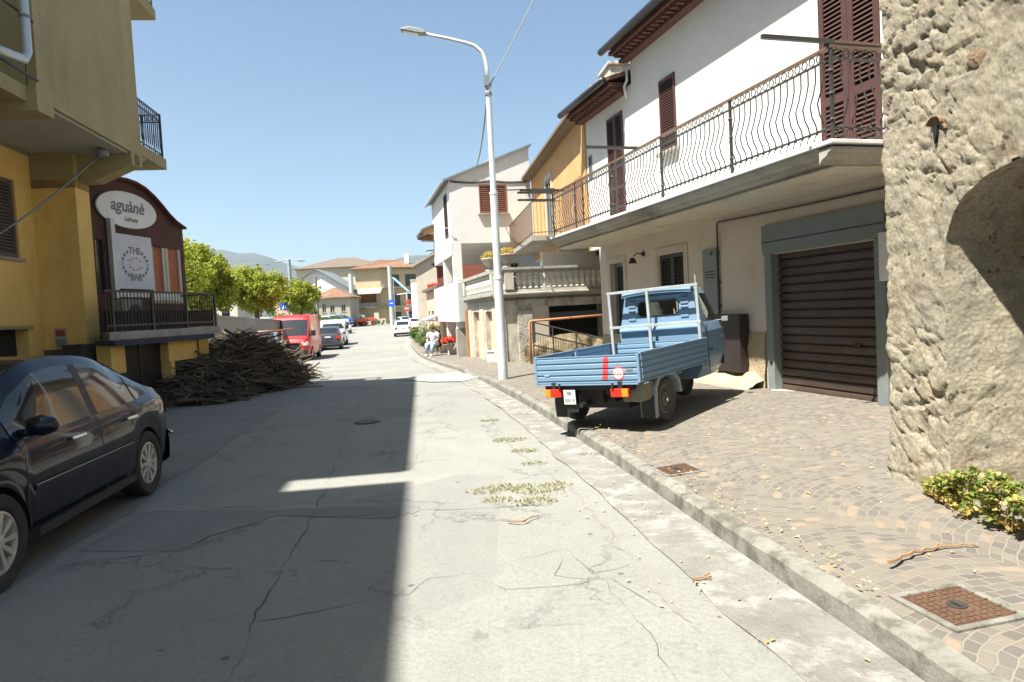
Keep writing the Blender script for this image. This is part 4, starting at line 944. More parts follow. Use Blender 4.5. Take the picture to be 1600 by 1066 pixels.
# balcony slabs and railings at the far end
for z_ in (5.16, 8.45):
    mb = MB(); mb.box(-1.5, -.002, -4, -.03, z_, z_+.23); mb.prism([(-.42, z_), (-.002, z_), (-.002, z_-.2)], -3.9, -.05, 'y') ; mb.build('balcony_slab', M['yellow'], L)
    r_ = MB(); zt_ = z_+1.2
    for zz in (zt_, zt_-.16, z_+.32): r_.box(-1.46, -.01, -.1, -.08, zz-.012, zz+.012); r_.box(-1.46, -1.44, -3.9, -.1, zz-.011, zz+.011)
    x = -1.4
    while x < -.03: r_.tube([(x, -.09, z_+.23), (x, -.09, zt_)], .009, 4, False); ring(r_, (x+.05, -.09, zt_-.08), .05, 'x'); r_.tube([(x+.03, -.09, z_+.4), (x+.06, -.09, z_+.6), (x+.03, -.09, z_+.8), (x+.06, -.09, z_+1.0)], .006, 4, False); x += .115
    y = -3.8
    while y < -.12: r_.tube([(-1.45, y, z_+.23), (-1.45, y, zt_)], .009, 4, False); ring(r_, (-1.45, y+.05, zt_-.08), .05, 'y'); y += .115
    for q in ((-1.45, -.09), ): r_.box(q[0]-.02, q[0]+.02, q[1]-.02, q[1]+.02, z_+.15, zt_+.02)
    r_.build('balcony_railing', M['iron'], L)
# recessed loggia railing near, downpipes
r_ = MB()
for zz in (6.2, 5.35): r_.box(3.8, 12, .02, .04, zz-.015, zz+.015)
x = 4.1
while x < 12: r_.tube([(x, .03, 5.2), (x, .03, 6.2)], .009, 4, False); x += 1.2
r_.build('loggia_railing', M['iron'], L)
mb = MB(); mb.tube([(4.2, .12, ZT), (4.2, .12, 5.62), (4.3, .12, 5.48), (5.6, .12, 5.28)], .062, 10)
dpp = mb.build('downpipe', M['galv'], L, smooth=True)
mb = MB(); 
for zz in (6.1, 7.4, 8.8): mb.lathe([(.075, 0), (.075, .03)], (4.2, .12, zz), 12)
mb.build('pipe_clip', M['grey'], dpp)
mb = MB(); mb.lathe([(.12, 0), (.12, .1), (.06, .16)], (.95, -.35, 4.9), 14); mb.build('soffit_lamp', M['grey'], L, smooth=False)
mb = MB(); mb.tube([Vector((.95, -.4, 4.92)).lerp(Vector((6.0, -1.7, 1.9)), i/16) - Vector((0, 0, .35*math.sin(math.pi*i/16))) for i in range(17)], .016, 5); mb.build('loose_cable', M['grey'], L, smooth=True)
# small plate on the pier
mb = MB(); mb.box(.69, .7, -1.55, -1.35, 1.36, 1.72); pl = mb.build('wall_plate', M['conc'], L)
mb = MB(); mb.box(.701, .703, -1.53, -1.37, 1.57, 1.69); mb.build('plate_panel', flat('dull_red', (.3, .05, .04)), pl)
mb = MB()
for k in range(3): mb.box(.701, .703, -1.53, -1.37, 1.39+k*.05, 1.405+k*.05)
mb.build('plate_print', M['black'], pl)
# roof slab, notched: the gap lets the bright bar of sunlight reach the road
mb = MB(); mb.box(-.02, 10.95, -10, .0, ZT, ZT+.22); mb.box(10.95, 11.43, -10, -1.2, ZT, ZT+.22); mb.box(11.43, 24, -10, .0, ZT, ZT+.22); mb.build('roof_slab', M['conc'], L)

# ------------------------------------------------------------------ shop with curved timber gable (S)
aS = math.atan2(-.990, -.139)
SH = thing('wooden_bar_front', 'dark timber bar front with curved gable and white signs beyond the yellow building', 'shop', (-7.9, 16.8, 0), aS)
M['board'] = pbr('dark_red_boards', (.10, .038, .026), (.07, .028, .02), 3, .75, .5, 25, .01, stretch=(.2, 1, 6), stain=(.05, .025, .02), sscale=4)
OG = [(0, 4.0), (.12, 4.04), (.35, 4.12), (.6, 4.26), (.85, 4.44), (1.1, 4.6), (1.4, 4.74), (1.7, 4.81), (2.0, 4.83), (2.3, 4.81), (2.6, 4.74), (2.9, 4.6), (3.0, 4.55)]
mb = MB(); mb.prism([(3.0, 3.5), (0, 3.5)] + OG, -.1, 0, 'y')
mb.box(0, .12, -.1, 0, 1.6, 3.499); mb.box(1.24, 2.72, -.1, -.0, 1.6, 3.499); mb.box(2.95, 3.0, -.1, 0, 1.6, 3.499); mb.box(.12, 1.24, -.1, 0, 1.6, 2.2); mb.box(2.72, 2.95, -.1, 0, 1.6, 2.4)
mb.build('timber_front', M['board'], SH)
mb = MB(); P_ = [(x, z_) for x, z_ in OG]; mb.prism([(p[0], p[1]) for p in P_] + [(p[0], p[1]+.05) for p in P_[::-1]], -.2, .12, 'y'); mb.build('gable_trim', pbr('red_brown_trim', (.13, .04, .03), None), SH)
mb = MB(); mb.box(.0, 3.0, -4, -.1, 0, 3.9); mb.build('body', M['old'], SH)
mb = MB(); mb.box(.12, 1.24, -.09, -.06, 2.2, 3.5); w_ = mb.build('window', pbr('orange_curtain', (.42, .15, .06), (.33, .1, .05), 3, .7, stretch=(8, 1, .3)), SH)
mb = MB()
for x in (.12, .6, .72, 1.14): mb.box(x, x+.09, -.058, -.02, 2.2, 3.5)
mb.box(.12, 1.24, -.059, -.021, 2.2, 2.27); mb.build('window_frame', M['cream'], w_)
mb = MB(); mb.box(2.72, 2.95, -.09, -.05, 2.4, 3.5); mb.build('side_window', M['glass'], SH)
mb = MB(); mb.box(.25, 1.27, .0, .02, 2.26, 2.43); mb.box(1.35, 2.6, .0, .02, 2.33, 2.45); mb.build('white_strip', M['white'], SH)
# oval sign
si = thing('oval_sign', 'white oval sign with dark lettering on the curved timber gable', 'sign', (-7.9, 16.8, 0), aS)
mb = MB(); el = [(1.96 + .93*math.cos(k*math.pi/24), 4.2 + .385*math.sin(k*math.pi/24)) for k in range(48)]
mb.prism(el, .01, .06, 'y'); mb.build('board', pbr('sign_white', (.78, .78, .76), None, 2, .5, 0), si)
mb = MB(); el2 = [(1.96 + .96*math.cos(k*math.pi/24), 4.2 + .415*math.sin(k*math.pi/24)) for k in range(48)]
mb.prism(el2, .005, .03, 'y'); mb.build('rim', M['gutter'], si)
def text(s_, size, loc, mat, parent, name='lettering', shear=0., ax=None, ext=.002, sx=1.):
    cu = bpy.data.curves.new(name, 'FONT'); cu.body = s_; cu.size = size; cu.align_x = 'CENTER'; cu.align_y = 'CENTER'; cu.extrude = ext; cu.shear = shear; cu.offset = .004*size/.2
    cu.materials.append(mat); tmp = bpy.data.objects.new('tmp', cu); COL.objects.link(tmp); bpy.context.view_layer.update()
    me = bpy.data.meshes.new_from_object(tmp.evaluated_get(bpy.context.evaluated_depsgraph_get())); bpy.data.objects.remove(tmp); o = bpy.data.objects.new(name, me); COL.objects.link(o); o.parent = parent; o.location = loc
    o.rotation_euler = ax if ax else (R(90), 0, R(180)); o.scale = (sx, 1, 1); return o
M['ink'] = flat('sign_ink', (.16, .17, .165)); M['gold'] = flat('sign_gold', (.2, .19, .08))
text('agu\u00e0n\u00e8', .36, (1.98, .065, 4.27), M['ink'], si, shear=.2, sx=1.05)
text('LaFrana', .13, (1.9, .065, 4.0), M['gold'], si, shear=.3)
# white banner box sign with round emblem
s2 = thing('banner_sign', 'white rectangular hanging sign with round dark emblem beside the orange window', 'sign', (-7.9, 16.8, 0), aS)
mb = MB(); mb.box(1.34, 2.49, .04, .1, 2.5, 3.66); mb.build('panel', pbr('banner_white', (.62, .65, .7), None, 2, .5, 0), s2, bev=.005)
mb = MB(); mb.box(2.5, 2.62, .03, .13, 2.3, 3.95); mb.build('pole', M['galv'], s2)
text('THE', .21, (1.92, .104, 3.32), M['ink'], s2); text('BAR', .21, (1.92, .104, 2.75), M['ink'], s2)
mb = MB()
for k in range(20):
    a = k*math.pi/10
    if abs(math.sin(a)) > .82: continue
    mb.lathe([(.04, .102), (.04, .105)], (1.92 + .4*math.cos(a), 0, 3.04 + .3*math.sin(a)), 6, 'y')
for k in range(10):
    a = k*math.pi/5; mb.box(1.92+.19*math.cos(a)-.03, 1.92+.19*math.cos(a)+.03, .102, .105, 3.04+.13*math.sin(a)-.012, 3.04+.13*math.sin(a)+.012)
mb.build('emblem', M['ink'], s2)
mb = MB(); mb.box(1.45, 2.4, .102, .107, 3.03, 3.05); mb.box(1.345, 2.485, .102, .106, 3.52, 3.53); mb.build('emblem_line', M['white'], s2)
# platform, railing, lower part
mb = MB(); mb.prism([(.2, 0), (.2, .92), (3.9, .92), (2.95, 0)], 1.44, 1.6, 'z'); mb.build('platform', M['conc'], SH)
mb = MB(); mb.prism([(.6, 1.36), (1.02, 1.33), (1.02, 1.44), (.6, 1.45)], .6, 3.9, 'x'); mb.build('awning_edge', pbr('dark_blue_canvas', (.035, .045, .07), None, 3, .8), SH)
r_ = MB()
for zz in (2.38, 1.72): r_.box(.25, 3.9, .86, .89, zz-.02, zz+.02); r_.box(.25, .28, .0, .88, zz-.02, zz+.02)
x = .27
while x < 3.88: r_.box(x, x+.014, .868, .882, 1.6, 2.38); x += .1
for x in (.27, 1.4, 2.55, 3.7): r_.box(x-.02, x+.03, .855, .895, 1.5, 2.4)
r_.build('deck_railing', M['iron'], SH)
mb = MB(); mb.box(.3, 3.85, .80, .84, 1.62, 2.0); mb.build('dark_backing', pbr('black_brown_sheet', (.018, .015, .012), None), SH)  # near-black sheet filling the dark region behind the railing
ac = thing('air_conditioner', 'pale air conditioner unit standing behind the deck railing of the bar', 'air conditioner', (-7.9, 16.8, 0), aS)
mb = MB(); mb.box(2.6, 3.2, .5, .7, 1.66, 2.24); mb.build('casing', pbr('dusty_grey_casing', (.3, .3, .28), None), ac, bev=.01)
mb = MB(); mb.lathe([(.2, .702), (.2, .71), (.04, .72)], (2.84, 0, 1.94), 18, 'y'); mb.build('fan_grille', M['gutter'], ac)
for q in ((.2, .6, .1, .6, -.1, 1.42), (1.0, 2.02, .5, .8, .9, 1.36), (1.9, 2.02, .5, .84, -.1, .899), (3.36, 3.75, .5, .8, .8, 1.37)): mb = MB(); mb.box(*q); mb.build('lower_wall', M['ochre'], SH)
mb = MB(); mb.box(1.0, 1.9, .5, .78, -.1, .899); mb.box(3.36, 3.75, .5, .83, -.1, .799); mb.box(.6, 4, .0, .4, -.1, 1.4); mb.build('dark_base', pbr('dark_stone_base', (.06, .055, .045), None, 4), SH)
mb = MB(); mb.box(2.02, 3.36, .55, .6, -.1, 1.36); dd = mb.build('double_door', pbr('black_door', (.022, .02, .018), None, 4, .6), SH)
mb = MB(); mb.box(2.66, 2.7, .601, .62, -.05, 1.33); mb.build('door_strip', M['iron'], dd)
# ------------------------------------------------------------------ retaining wall, parking level behind, trees
rw2 = thing('retaining_wall', 'long grey retaining wall behind the brushwood heap', 'wall', (0, 0, 0))
mb = MB(); a, b_ = Vector((-8.9, 17.5, 0)), Vector((-13.2, 45, 0)); d = (b_-a).normalized(); nn = Vector((d.y, -d.x, 0))
def wl(z0, z1, o0, o1, m_, nm):
    mb = MB(); P_ = [a + nn*o0, b_ + nn*o0, b_ + nn*o1, a + nn*o1]
    h0 = lambda p: z1 - .022*max(0, p.y - 21) if nm == 'coping' or nm == 'wall_face' else z1
    mb.add([(p.x, p.y, z0 if nm != 'coping' else h0(p)-.06) for p in P_] + [(p.x, p.y, h0(p)) for p in P_], [(3,2,1,0), (4,5,6,7), (0,1,5,4), (1,2,6,5), (2,3,7,6), (3,0,4,7)]); return mb.build(nm, m_, rw2)
wl(-.5, 2.0, 0, -.3, pbr('grey_wall_cladding', (.3, .28, .24), (.24, .23, .2), 3, .9, .4, 20, .01, stretch=(.3, .3, 3)), 'wall_face')
wl(2.0, 2.06, .05, -.35, M['conc'], 'coping'); wl(-.5, .85, .35, 0.002, pbr('dark_lower_wall', (.16, .145, .12), (.12, .11, .09), 3, .95, .5, 20), 'lower_wall')
mb = MB()
for q in ((.1, .24), (.3, .42)):
    p0, p1 = a.lerp(b_, q[0]) + nn*.2, a.lerp(b_, q[1]) + nn*.2; e = nn*.14
    mb.add([(p0-e).to_tuple()[:2] + (.87,), (p1-e).to_tuple()[:2] + (.87,), (p1+e).to_tuple()[:2] + (.87,), (p0+e).to_tuple()[:2] + (.87,)], [(0,1,2,3)])
mb.build('ledge_light_strip', M['white'], rw2)  # white strips on the ledge stand in for bright streaks of sunlight
mb = MB(); mb.add([(-9.2, 17.6, 1.15), (-60, 17.6, 1.15), (-60, 62, 1.0), (-15.6, 62, 1.0), (-13.4, 45, 1.1)], [(0,1,2,3,4)]); o = mb.build('parking_lot', M['road2']); o['kind'] = 'structure'

M['leafy'] = leafmat('yellow_green_leaves', (.17, .225, .02), (.37, .37, .035), .45)
def tree(loc, rx, rz_, zc, n_, seed, label, group='round yellow green trees along the car park', ls=.11, fol=None, nmn='round_tree'):
    rr = random.Random(seed); T_ = thing(nmn, label, 'tree', loc, 0, group)
    tr = MB(); top = zc
    tr.tube([(0, 0, -.1), (.04, 0, top*.3), (0, .05, top*.62), (.05, 0, top*.85)], [.16, .13, .11, .09], 8)
    for k in range(7):
        a_ = k*.9 + rr.random(); tr.tube([(0, 0, top*.6), (rx*.35*math.cos(a_), rx*.35*math.sin(a_), top*.85), (rx*.75*math.cos(a_), rx*.75*math.sin(a_), top + rr.uniform(-.2, .5)*rz_)], [.07, .045, .015], 5)
    tr.build('trunk', M['trunk'], T_, smooth=True)
    cr = MB(); cl = []
    for i in range(120):
        u = Vector((rr.gauss(0, 1), rr.gauss(0, 1), rr.gauss(0, 1))).normalized(); k = rr.uniform(.62, .97) if i < 95 else rr.uniform(.1, .6)
        cl.append((Vector((u.x*rx*k, u.y*rx*k, zc + u.z*rz_*k)), rr.uniform(.17, .28)*rx))
    for i in range(n_):
        c0, r_ = cl[i % len(cl)]; u = Vector((rr.gauss(0, 1), rr.gauss(0, 1), rr.gauss(0, 1))).normalized(); p = c0 + u * r_ * rr.random()**.4
        nrm = (u + Vector((rr.gauss(0, .5), rr.gauss(0, .5), rr.gauss(.3, .5)))).normalized(); e = nrm.to_track_quat('Z', 'Y').to_matrix() @ Matrix.Rotation(rr.random()*6.28, 3, 'Z')
        s_ = ls*(.6+.8*rr.random()); cr.add([p + e @ Vector(v_)*s_ for v_ in ((-.55, 0, 0), (0, -.3, .08), (.55, 0, 0), (0, .3, .08))], [(0,1,2,3)])
    cr.build('crown', fol or M['leafy'], T_); return T_
def crown_at(px, py, Y, zg): p = at(px, py, Y); return (p.x, p.y, zg), p.z - zg
l_, h_ = crown_at(306, 442, 30, 1.1); tree(l_, 1.75, 1.75, h_, 24000, 1, 'largest round yellow green tree directly right of the timber bar front', ls=.14)
l_, h_ = crown_at(398, 452, 36, 1.05); tree(l_, 1.55, 1.15, h_, 20000, 2, 'middle round yellow green tree above the grey retaining wall', ls=.13)
l_, h_ = crown_at(468, 464, 46, 1.0); tree(l_, 1.35, 1.05, h_, 15000, 3, 'smallest round yellow green tree behind the blue crossing sign', ls=.13)
l_, h_ = crown_at(250, 430, 24, 1.1); tree(l_, 1.6, 1.5, h_, 5000, 4, 'round tree mostly hidden behind the timber bar front', ls=.14)

# ------------------------------------------------------------------ brushwood heap
mb = MB(); rr = random.Random(21)
PC = [(-6.6, 14.6, .38, .7), (-6.9, 15.6, .9, 1.2), (-6.95, 17.4, 1.38, 1.4), (-7.0, 18.6, 1.15, 1.1), (-7.9, 18.8, 1.3, 1.6), (-6.3, 16.6, .5, .9), (-6.2, 17.6, .42, .8), (-7.5, 15.0, .6, .7), (-6.9, 19.2, .85, 1.2)]
def ph(x, y):
    h = 0
    for cx_, cy_, hh, r_ in PC: h = max(h, hh*max(0, 1-((x-cx_)**2+(y-cy_)**2)/(r_*r_*1.3)))
    return h
for i in range(4200):
    cx_, cy_, hh, r_ = rr.choice(PC); x, y = cx_ + rr.gauss(0, r_*.5), cy_ + rr.gauss(0, r_*.5); h = ph(x, y)
    if h < .02 and rr.random() < .8: continue
    z_ = h * (rr.uniform(.55, 1.0)) + .02; a_ = rr.gauss(-.15, .75); L_ = rr.choice((.35, .5, .6, .8, 1.2))*rr.uniform(.7, 1.1); d = Vector((math.cos(a_), math.sin(a_), rr.gauss(-.0, .28))).normalized()
    s0 = Vector((x, y, z_)) - d*L_/2; s1 = s0 + d*L_; md = (s0+s1)/2 + Vector((0, 0, rr.uniform(-.04, .08))); r0 = rr.choice((.006, .008, .012, .016, .03))*rr.uniform(.8, 1.4)
    s0.z = max(.02, s0.z); s1.z = max(.02, s1.z); md.z = max(.02, md.z)
    mb.tube([s0, md, s1], [r0, r0*.85, r0*.6], 5)
for cx_, cy_, hh, r_ in PC:   # dark core so the heap is not see-through
    vs = [(cx_, cy_, hh*.75)]; fs = []
    for q in range(1, 4):
        for k in range(12): a_ = k*math.pi/6; rad = r_*q/3*1.0; vs.append((cx_ + rad*math.cos(a_), cy_ + rad*math.sin(a_), ph(cx_+rad*math.cos(a_), cy_+rad*math.sin(a_))*.62 - (.05 if q == 3 else 0)))
    for k in range(12): fs.append((0, 1+k, 1+(k+1) % 12))
    for q in range(2):
        for k in range(12): fs.append((1+q*12+k, 13+q*12+k, 13+q*12+(k+1) % 12, 1+q*12+(k+1) % 12))
    mb.mi = 1; mb.add(vs, fs); mb.mi = 0
tag(mb.build('brushwood', [pbr('cut_branches', (.048, .036, .024), (.16, .125, .08), 2.5, .9, .4, 40), flat('heap_core', (.03, .024, .018), 1.)]), 'big heap of cut branches piled in the shade in front of the wooden bar', 'brushwood', kind='stuff')

# ------------------------------------------------------------------ street lamp (near, white pole)
lp = thing('street_lamp', 'tall white painted street lamp with curved arm on the pavement left of the blue truck', 'street lamp', (-.23, 14.81, .13))
ps = pbr('white_pole_paint', (.62, .66, .68), (.55, .6, .62), 3, .4, .1, 50, stain=(.4, .4, .36), sscale=3, stretch=(1, 1, .4))
mb = MB(); mb.lathe([(.105, -.05), (.102, 1.2), (.098, 2.2), (.084, 2.22), (.08, 4.0), (.078, 4.02), (.064, 4.04), (.058, 5.9), (.056, 6.35)], (0, 0, 0), 20); mb.build('pole', ps, lp, smooth=False)
pcm = pbr('pole_collar', (.75, .76, .76), None)
for z_, r_ in ((2.2, .107), (4.02, .088)): mb = MB(); mb.lathe([(r_, -.03), (r_, .03)], (0, 0, z_), 18); mb.build('collar', pcm, lp)
mb = MB(); P_ = [(0, 0, 6.3), (0, 0, 6.65), (-.03, 0, 6.85), (-.1, 0, 7.02), (-.24, 0, 7.15), (-.42, 0, 7.22), (-.8, 0, 7.33), (-1.3, 0, 7.46)]
mb.tube(P_, [.045, .043, .042, .04, .038, .036, .033, .03], 10); mb.build('arm', ps, lp, smooth=True)
mb = MB(); mb.prism([(-1.25, 7.43), (-1.4, 7.44), (-1.78, 7.53), (-1.8, 7.57), (-1.6, 7.6), (-1.4, 7.56), (-1.25, 7.49)], -.09, .09, 'y'); hd_ = mb.build('lamp_head', pbr('lamp_housing', (.3, .32, .3), None, 4, .5), lp, bev=.02)
mb = MB(); mb.add([(-1.42, -.07, 7.44), (-1.74, -.07, 7.515), (-1.74, .07, 7.515), (-1.42, .07, 7.44)], [(0,1,2,3)]); mb.build('lens', M['lens'], hd_)
mb = MB(); mb.box(-.08, .03, -.09, -.03, 6.28, 6.5); mb.build('junction_box', M['grey'], lp)
for zz in (6.3, 6.12): mb = MB(); mb.lathe([(.075, -.03), (.075, .03)], (0, 0, zz), 14); mb.build('clamp', M['grey'], lp)
# overhead wire from the gabled house past the lamp to behind the camera
w0 = Vector((-.95, 25.2, 7.0)); w1 = Vector((-.23, 14.75, 6.35)); w2 = at(836, -12, 16.5)
mb = MB(); 
def sag(a, b_, s_, n_=24): return [a.lerp(b_, i/n_) - Vector((0, 0, s_*4*(i/n_)*(1-i/n_))) for i in range(n_+1)]
mb.tube(sag(w0, w1, .25), .018, 5); mb.tube(sag(w1, w1 + (w2-w1)*1.8, .1), .014, 5)
tag(mb.build('overhead_wire', M['grey'], smooth=True), 'grey overhead wire running across the sky behind the white street lamp', 'wire')

# ------------------------------------------------------------------ bush at the foot of the stone wall
mb = MB(); rr = random.Random(4); cl = []
for i in range(110):
    y = rr.uniform(2.6, 4.72); q = min(1, (4.85-y)/.7); cl.append((Vector((2.88 - rr.random()**1.5*.15*q, y, rr.uniform(.0, 1)**1.2*.3*q)), rr.uniform(.035, .065)))
for i in range(5200):
    c0, r_ = cl[i % len(cl)]; u = Vector((rr.gauss(0, 1), rr.gauss(0, 1), rr.gauss(0, 1))).normalized(); p = Vector((0, 0, .2)) + c0 + u*r_*rr.random()**.4
    if p.z < .2: p.z = .2 + rr.random()*.03
    e = Euler((rr.gauss(0, .6), rr.gauss(0, .6), rr.random()*6.28)).to_matrix(); s_ = rr.uniform(.018, .045)
    mb.mi = 1 if (rr.random() < .35 or p.z < .24) else 0
    mb.add([p + e @ Vector(v_)*s_ for v_ in ((-.55, 0, 0), (-.1, -.4, .08), (.6, 0, -.05), (-.1, .4, .08))], [(0,1,2,3)])
mb.mi = 2
for c0, r_ in cl[:70]: b__ = Vector((2.84, c0.y + rr.uniform(-.1, .1), .2)); mb.tube([b__, b__.lerp(c0 + Vector((0, 0, .2)), .6) + Vector((0, 0, .05)), c0 + Vector((0, 0, .2))], .004, 4, False)
tag(mb.build('creeping_bush', [leafmat('bush_green', (.1, .17, .03), (.24, .29, .06)), leafmat('bush_yellow', (.42, .32, .06), (.5, .4, .16)), m_twig]), 'low creeping yellow green bush at the foot of the rubble stone wall', 'bush')
# ------------------------------------------------------------------ vehicles
def wheel(parent, x, y, r_, wd, side, name='wheel', spokes=5, rimm=None, tm=None, sx=1.):
    e = bpy.data.objects.new(name, None); e.scale = (sx, 1, 1); COL.objects.link(e); e.parent = parent; e.location = (x, y, r_)
    t_ = MB(); s_ = side; h = wd/2
    t_.lathe([(r_*.6, -h*.7), (r_*.72, -h*.95), (r_*.93, -h), (r_*.985, -h*.8), (r_, -h*.4), (r_, h*.4), (r_*.985, h*.8), (r_*.93, h), (r_*.72, h*.95), (r_*.62, h*.75), (r_*.6, h*.3)], (0, 0, 0), 36, 'y')
    t_.build('tyre', tm or M['tyre'], e, smooth=False)
    q = MB(); o0 = s_*h; q.lathe([(r_*.64, 0), (r_*.64, s_*h*.86), (r_*.6, s_*h*.9), (r_*.57, s_*h*.6), (r_*.55, s_*h*.1)], (0, 0, 0), 32, 'y')
    for k in range(spokes):
        a = 2*math.pi*k/spokes; ca, sa = math.cos(a), math.sin(a)
        def P(u, v_, yy): return (u*ca - v_*sa, yy, u*sa + v_*ca)
        w0_, w1_ = r_*.4/spokes, r_*.6/spokes; y0, y1 = s_*h*.45, s_*h*.85
        q.add([P(r_*.1, -w0_, y1), P(r_*.6, -w1_, y1*.98), P(r_*.6, w1_, y1*.98), P(r_*.1, w0_, y1), P(r_*.1, -w0_, y0), P(r_*.6, -w1_, y0), P(r_*.6, w1_, y0), P(r_*.1, w0_, y0)],
              [(0,1,2,3), (0,4,5,1), (3,2,6,7), (7,6,5,4)])
    q.lathe([(r_*.17, s_*h*.4), (r_*.17, s_*h*.9), (r_*.08, s_*h*.98)], (0, 0, 0), 14, 'y')
    q.build('rim', rimm or M['alloy'], e)
    d = MB(); d.lathe([(r_*.56, s_*h*.12), (r_*.56, s_*h*.18)], (0, 0, 0), 24, 'y'); d.build('brake_disc', M['black'], e)
    return e
class Car:
    def __init__(s, top, belt, plan, wheels, wr, ground=.2, tumble=.17, L_=(-2.15, 2.15), arch=1.16, step=.04, flare=0.):
        s.top, s.belt, s.plan, s.wh, s.wr, s.g, s.tum, s.L, s.arch, s.step = top, belt, plan, wheels, wr, ground, tumble, L_, arch, step
    def sec(s, x):
        zt = sm(s.top, x); zb = min(sm(s.belt, x), zt - .03); w_ = sm(s.plan, x); zl = s.g
        for wx in s.wh:
            ra = s.wr*s.arch; dx = abs(x-wx)
            if dx < ra: zl = max(zl, s.wr + math.sqrt(ra*ra-dx*dx) - .01)
        zl = min(zl, zb-.06); g = max(0, min(1, (zt-zb)/.4)); wrf = w_*(.93 - s.tum*g)
        return [(w_*.93 if zl < s.g+.05 else w_*.985, zl), (w_*.985, lerp(zl, zb, .22)), (w_*1.0, lerp(zl, zb, .45)), (w_*1.0, lerp(zl, zb, .7)), (w_*.985, lerp(zl, zb, .9)), (w_*.95, zb),
                (lerp(w_*.95, wrf, .33), lerp(zb, zt-.05, .33)), (lerp(w_*.95, wrf, .66)+.008*g, lerp(zb, zt-.05, .66)), (wrf, zt-.05*g-.014), (wrf*.93, zt-.018), (wrf*.6, zt-.004), (0, zt+.004)]
    def body(s, mat, parent, name='body'):
        n_ = int((s.L[1]-s.L[0])/s.step); xs = [s.L[0] + (s.L[1]-s.L[0])*i/n_ for i in range(n_+1)]; mb = MB(); vs = []; fs = []; m_ = 23
        for x in xs:
            h = s.sec(x); vs += [(x, y, z_) for y, z_ in h] + [(x, -y, z_) for y, z_ in h[-2::-1]]
        for i in range(n_):
            for k in range(m_-1): a = i*m_+k; fs.append((a, a+1, a+m_+1, a+m_))
        fs.append(tuple(range(m_))); fs.append(tuple(range(n_*m_, (n_+1)*m_))[::-1]); mb.add(vs, [f[::-1] for f in fs])
        o = mb.build(name, mat, parent, smooth=True); md = o.modifiers.new('e', 'EDGE_SPLIT'); md.split_angle = R(38)
        u = MB(); u.box(s.L[0]+.15, s.L[1]-.15, -s.plan[len(s.plan)//2][1]*.8, s.plan[len(s.plan)//2][1]*.8, s.g-.02, s.g+.35); u.build('underbody', M['black'], parent)
        for wx in s.wh:
            for sd in (-1, 1):
                l_ = MB(); ra = s.wr*(s.arch-.01); wy = sm(s.plan, wx)*.98; vs = []; fs = []
                for k in range(17): a = math.pi*k/16; vs += [(wx+ra*math.cos(a), sd*wy, s.wr+ra*math.sin(a)), (wx+ra*math.cos(a), sd*(wy-.28), s.wr+ra*math.sin(a))]
                for k in range(16): fs.append((2*k, 2*k+1, 2*k+3, 2*k+2))
                l_.add(vs, fs); l_.build('arch_liner', M['black'], parent)
        return o
    def side_y(s, x, z_):
        h = s.sec(x)[3:10]
        for (y0, z0), (y1, z1) in zip(h, h[1:]):
            if z0 <= z_ <= z1 + 1e-6: return lerp(y0, y1, (z_-z0)/(z1-z0+1e-9))
        return h[-1][0] if z_ > h[-1][1] else h[0][0]
    def side_panel(s, mat, parent, name, lo_, hi_, sd, x0, x1, off=.006, rows=4, nx=12):
        vs = []; fs = []
        for i in range(nx+1):
            x = lerp(x0, x1, i/nx); a, b_ = tab(lo_, x), tab(hi_, x)
            for j in range(rows+1): z_ = lerp(a, b_, j/rows); vs.append((x, sd*(s.side_y(x, z_)+off), z_))
        for i in range(nx):
            for j in range(rows): a = i*(rows+1)+j; fs.append((a, a+1, a+rows+2, a+rows+1))
        return MB().add(vs, fs).build(name, mat, parent, smooth=True)
    def top_panel(s, mat, parent, name, x0, x1, w0, w1, off=.007, nx=8, ny=8):
        vs = []; fs = []
        for i in range(nx+1):
            x = lerp(x0, x1, i/nx); h = s.sec(x)[8:]; wr_ = h[0][0]*lerp(w0, w1, i/nx); sl_ = (sm(s.top, x+.02)-sm(s.top, x-.02))/.04; nl = math.hypot(1, sl_)
            for j in range(ny+1):
                y = lerp(-wr_, wr_, j/ny); ay = abs(y); z_ = h[-1][1]
                for (y0, z0), (y1, z1) in zip(h, h[1:]):
                    if y1 <= ay <= y0: z_ = lerp(z1, z0, (ay-y1)/(y0-y1+1e-9))
                vs.append((x - off*sl_/nl*1.0, y, z_ + off/nl + .002))
        for i in range(nx):
            for j in range(ny): a = i*(ny+1)+j; fs.append((a, a+1, a+ny+2, a+ny+1))
        return MB().add(vs, fs).build(name, mat, parent, smooth=True)
def plate(parent, x, y, z_, sgn, w_=.5, h=.11, txt=None):
    mb = MB(); mb.box(x, x+.012*sgn, y-w_/2, y+w_/2, z_, z_+h); o = mb.build('number_plate', M['white'], parent)
    mb = MB(); mb.box(x+.013*sgn, x+.014*sgn, y-w_/2, y-w_/2+.04, z_, z_+h); mb.box(x+.013*sgn, x+.014*sgn, y+w_/2-.04, y+w_/2, z_, z_+h); mb.build('plate_band', flat('plate_blue', (.02, .06, .35)), o); return o

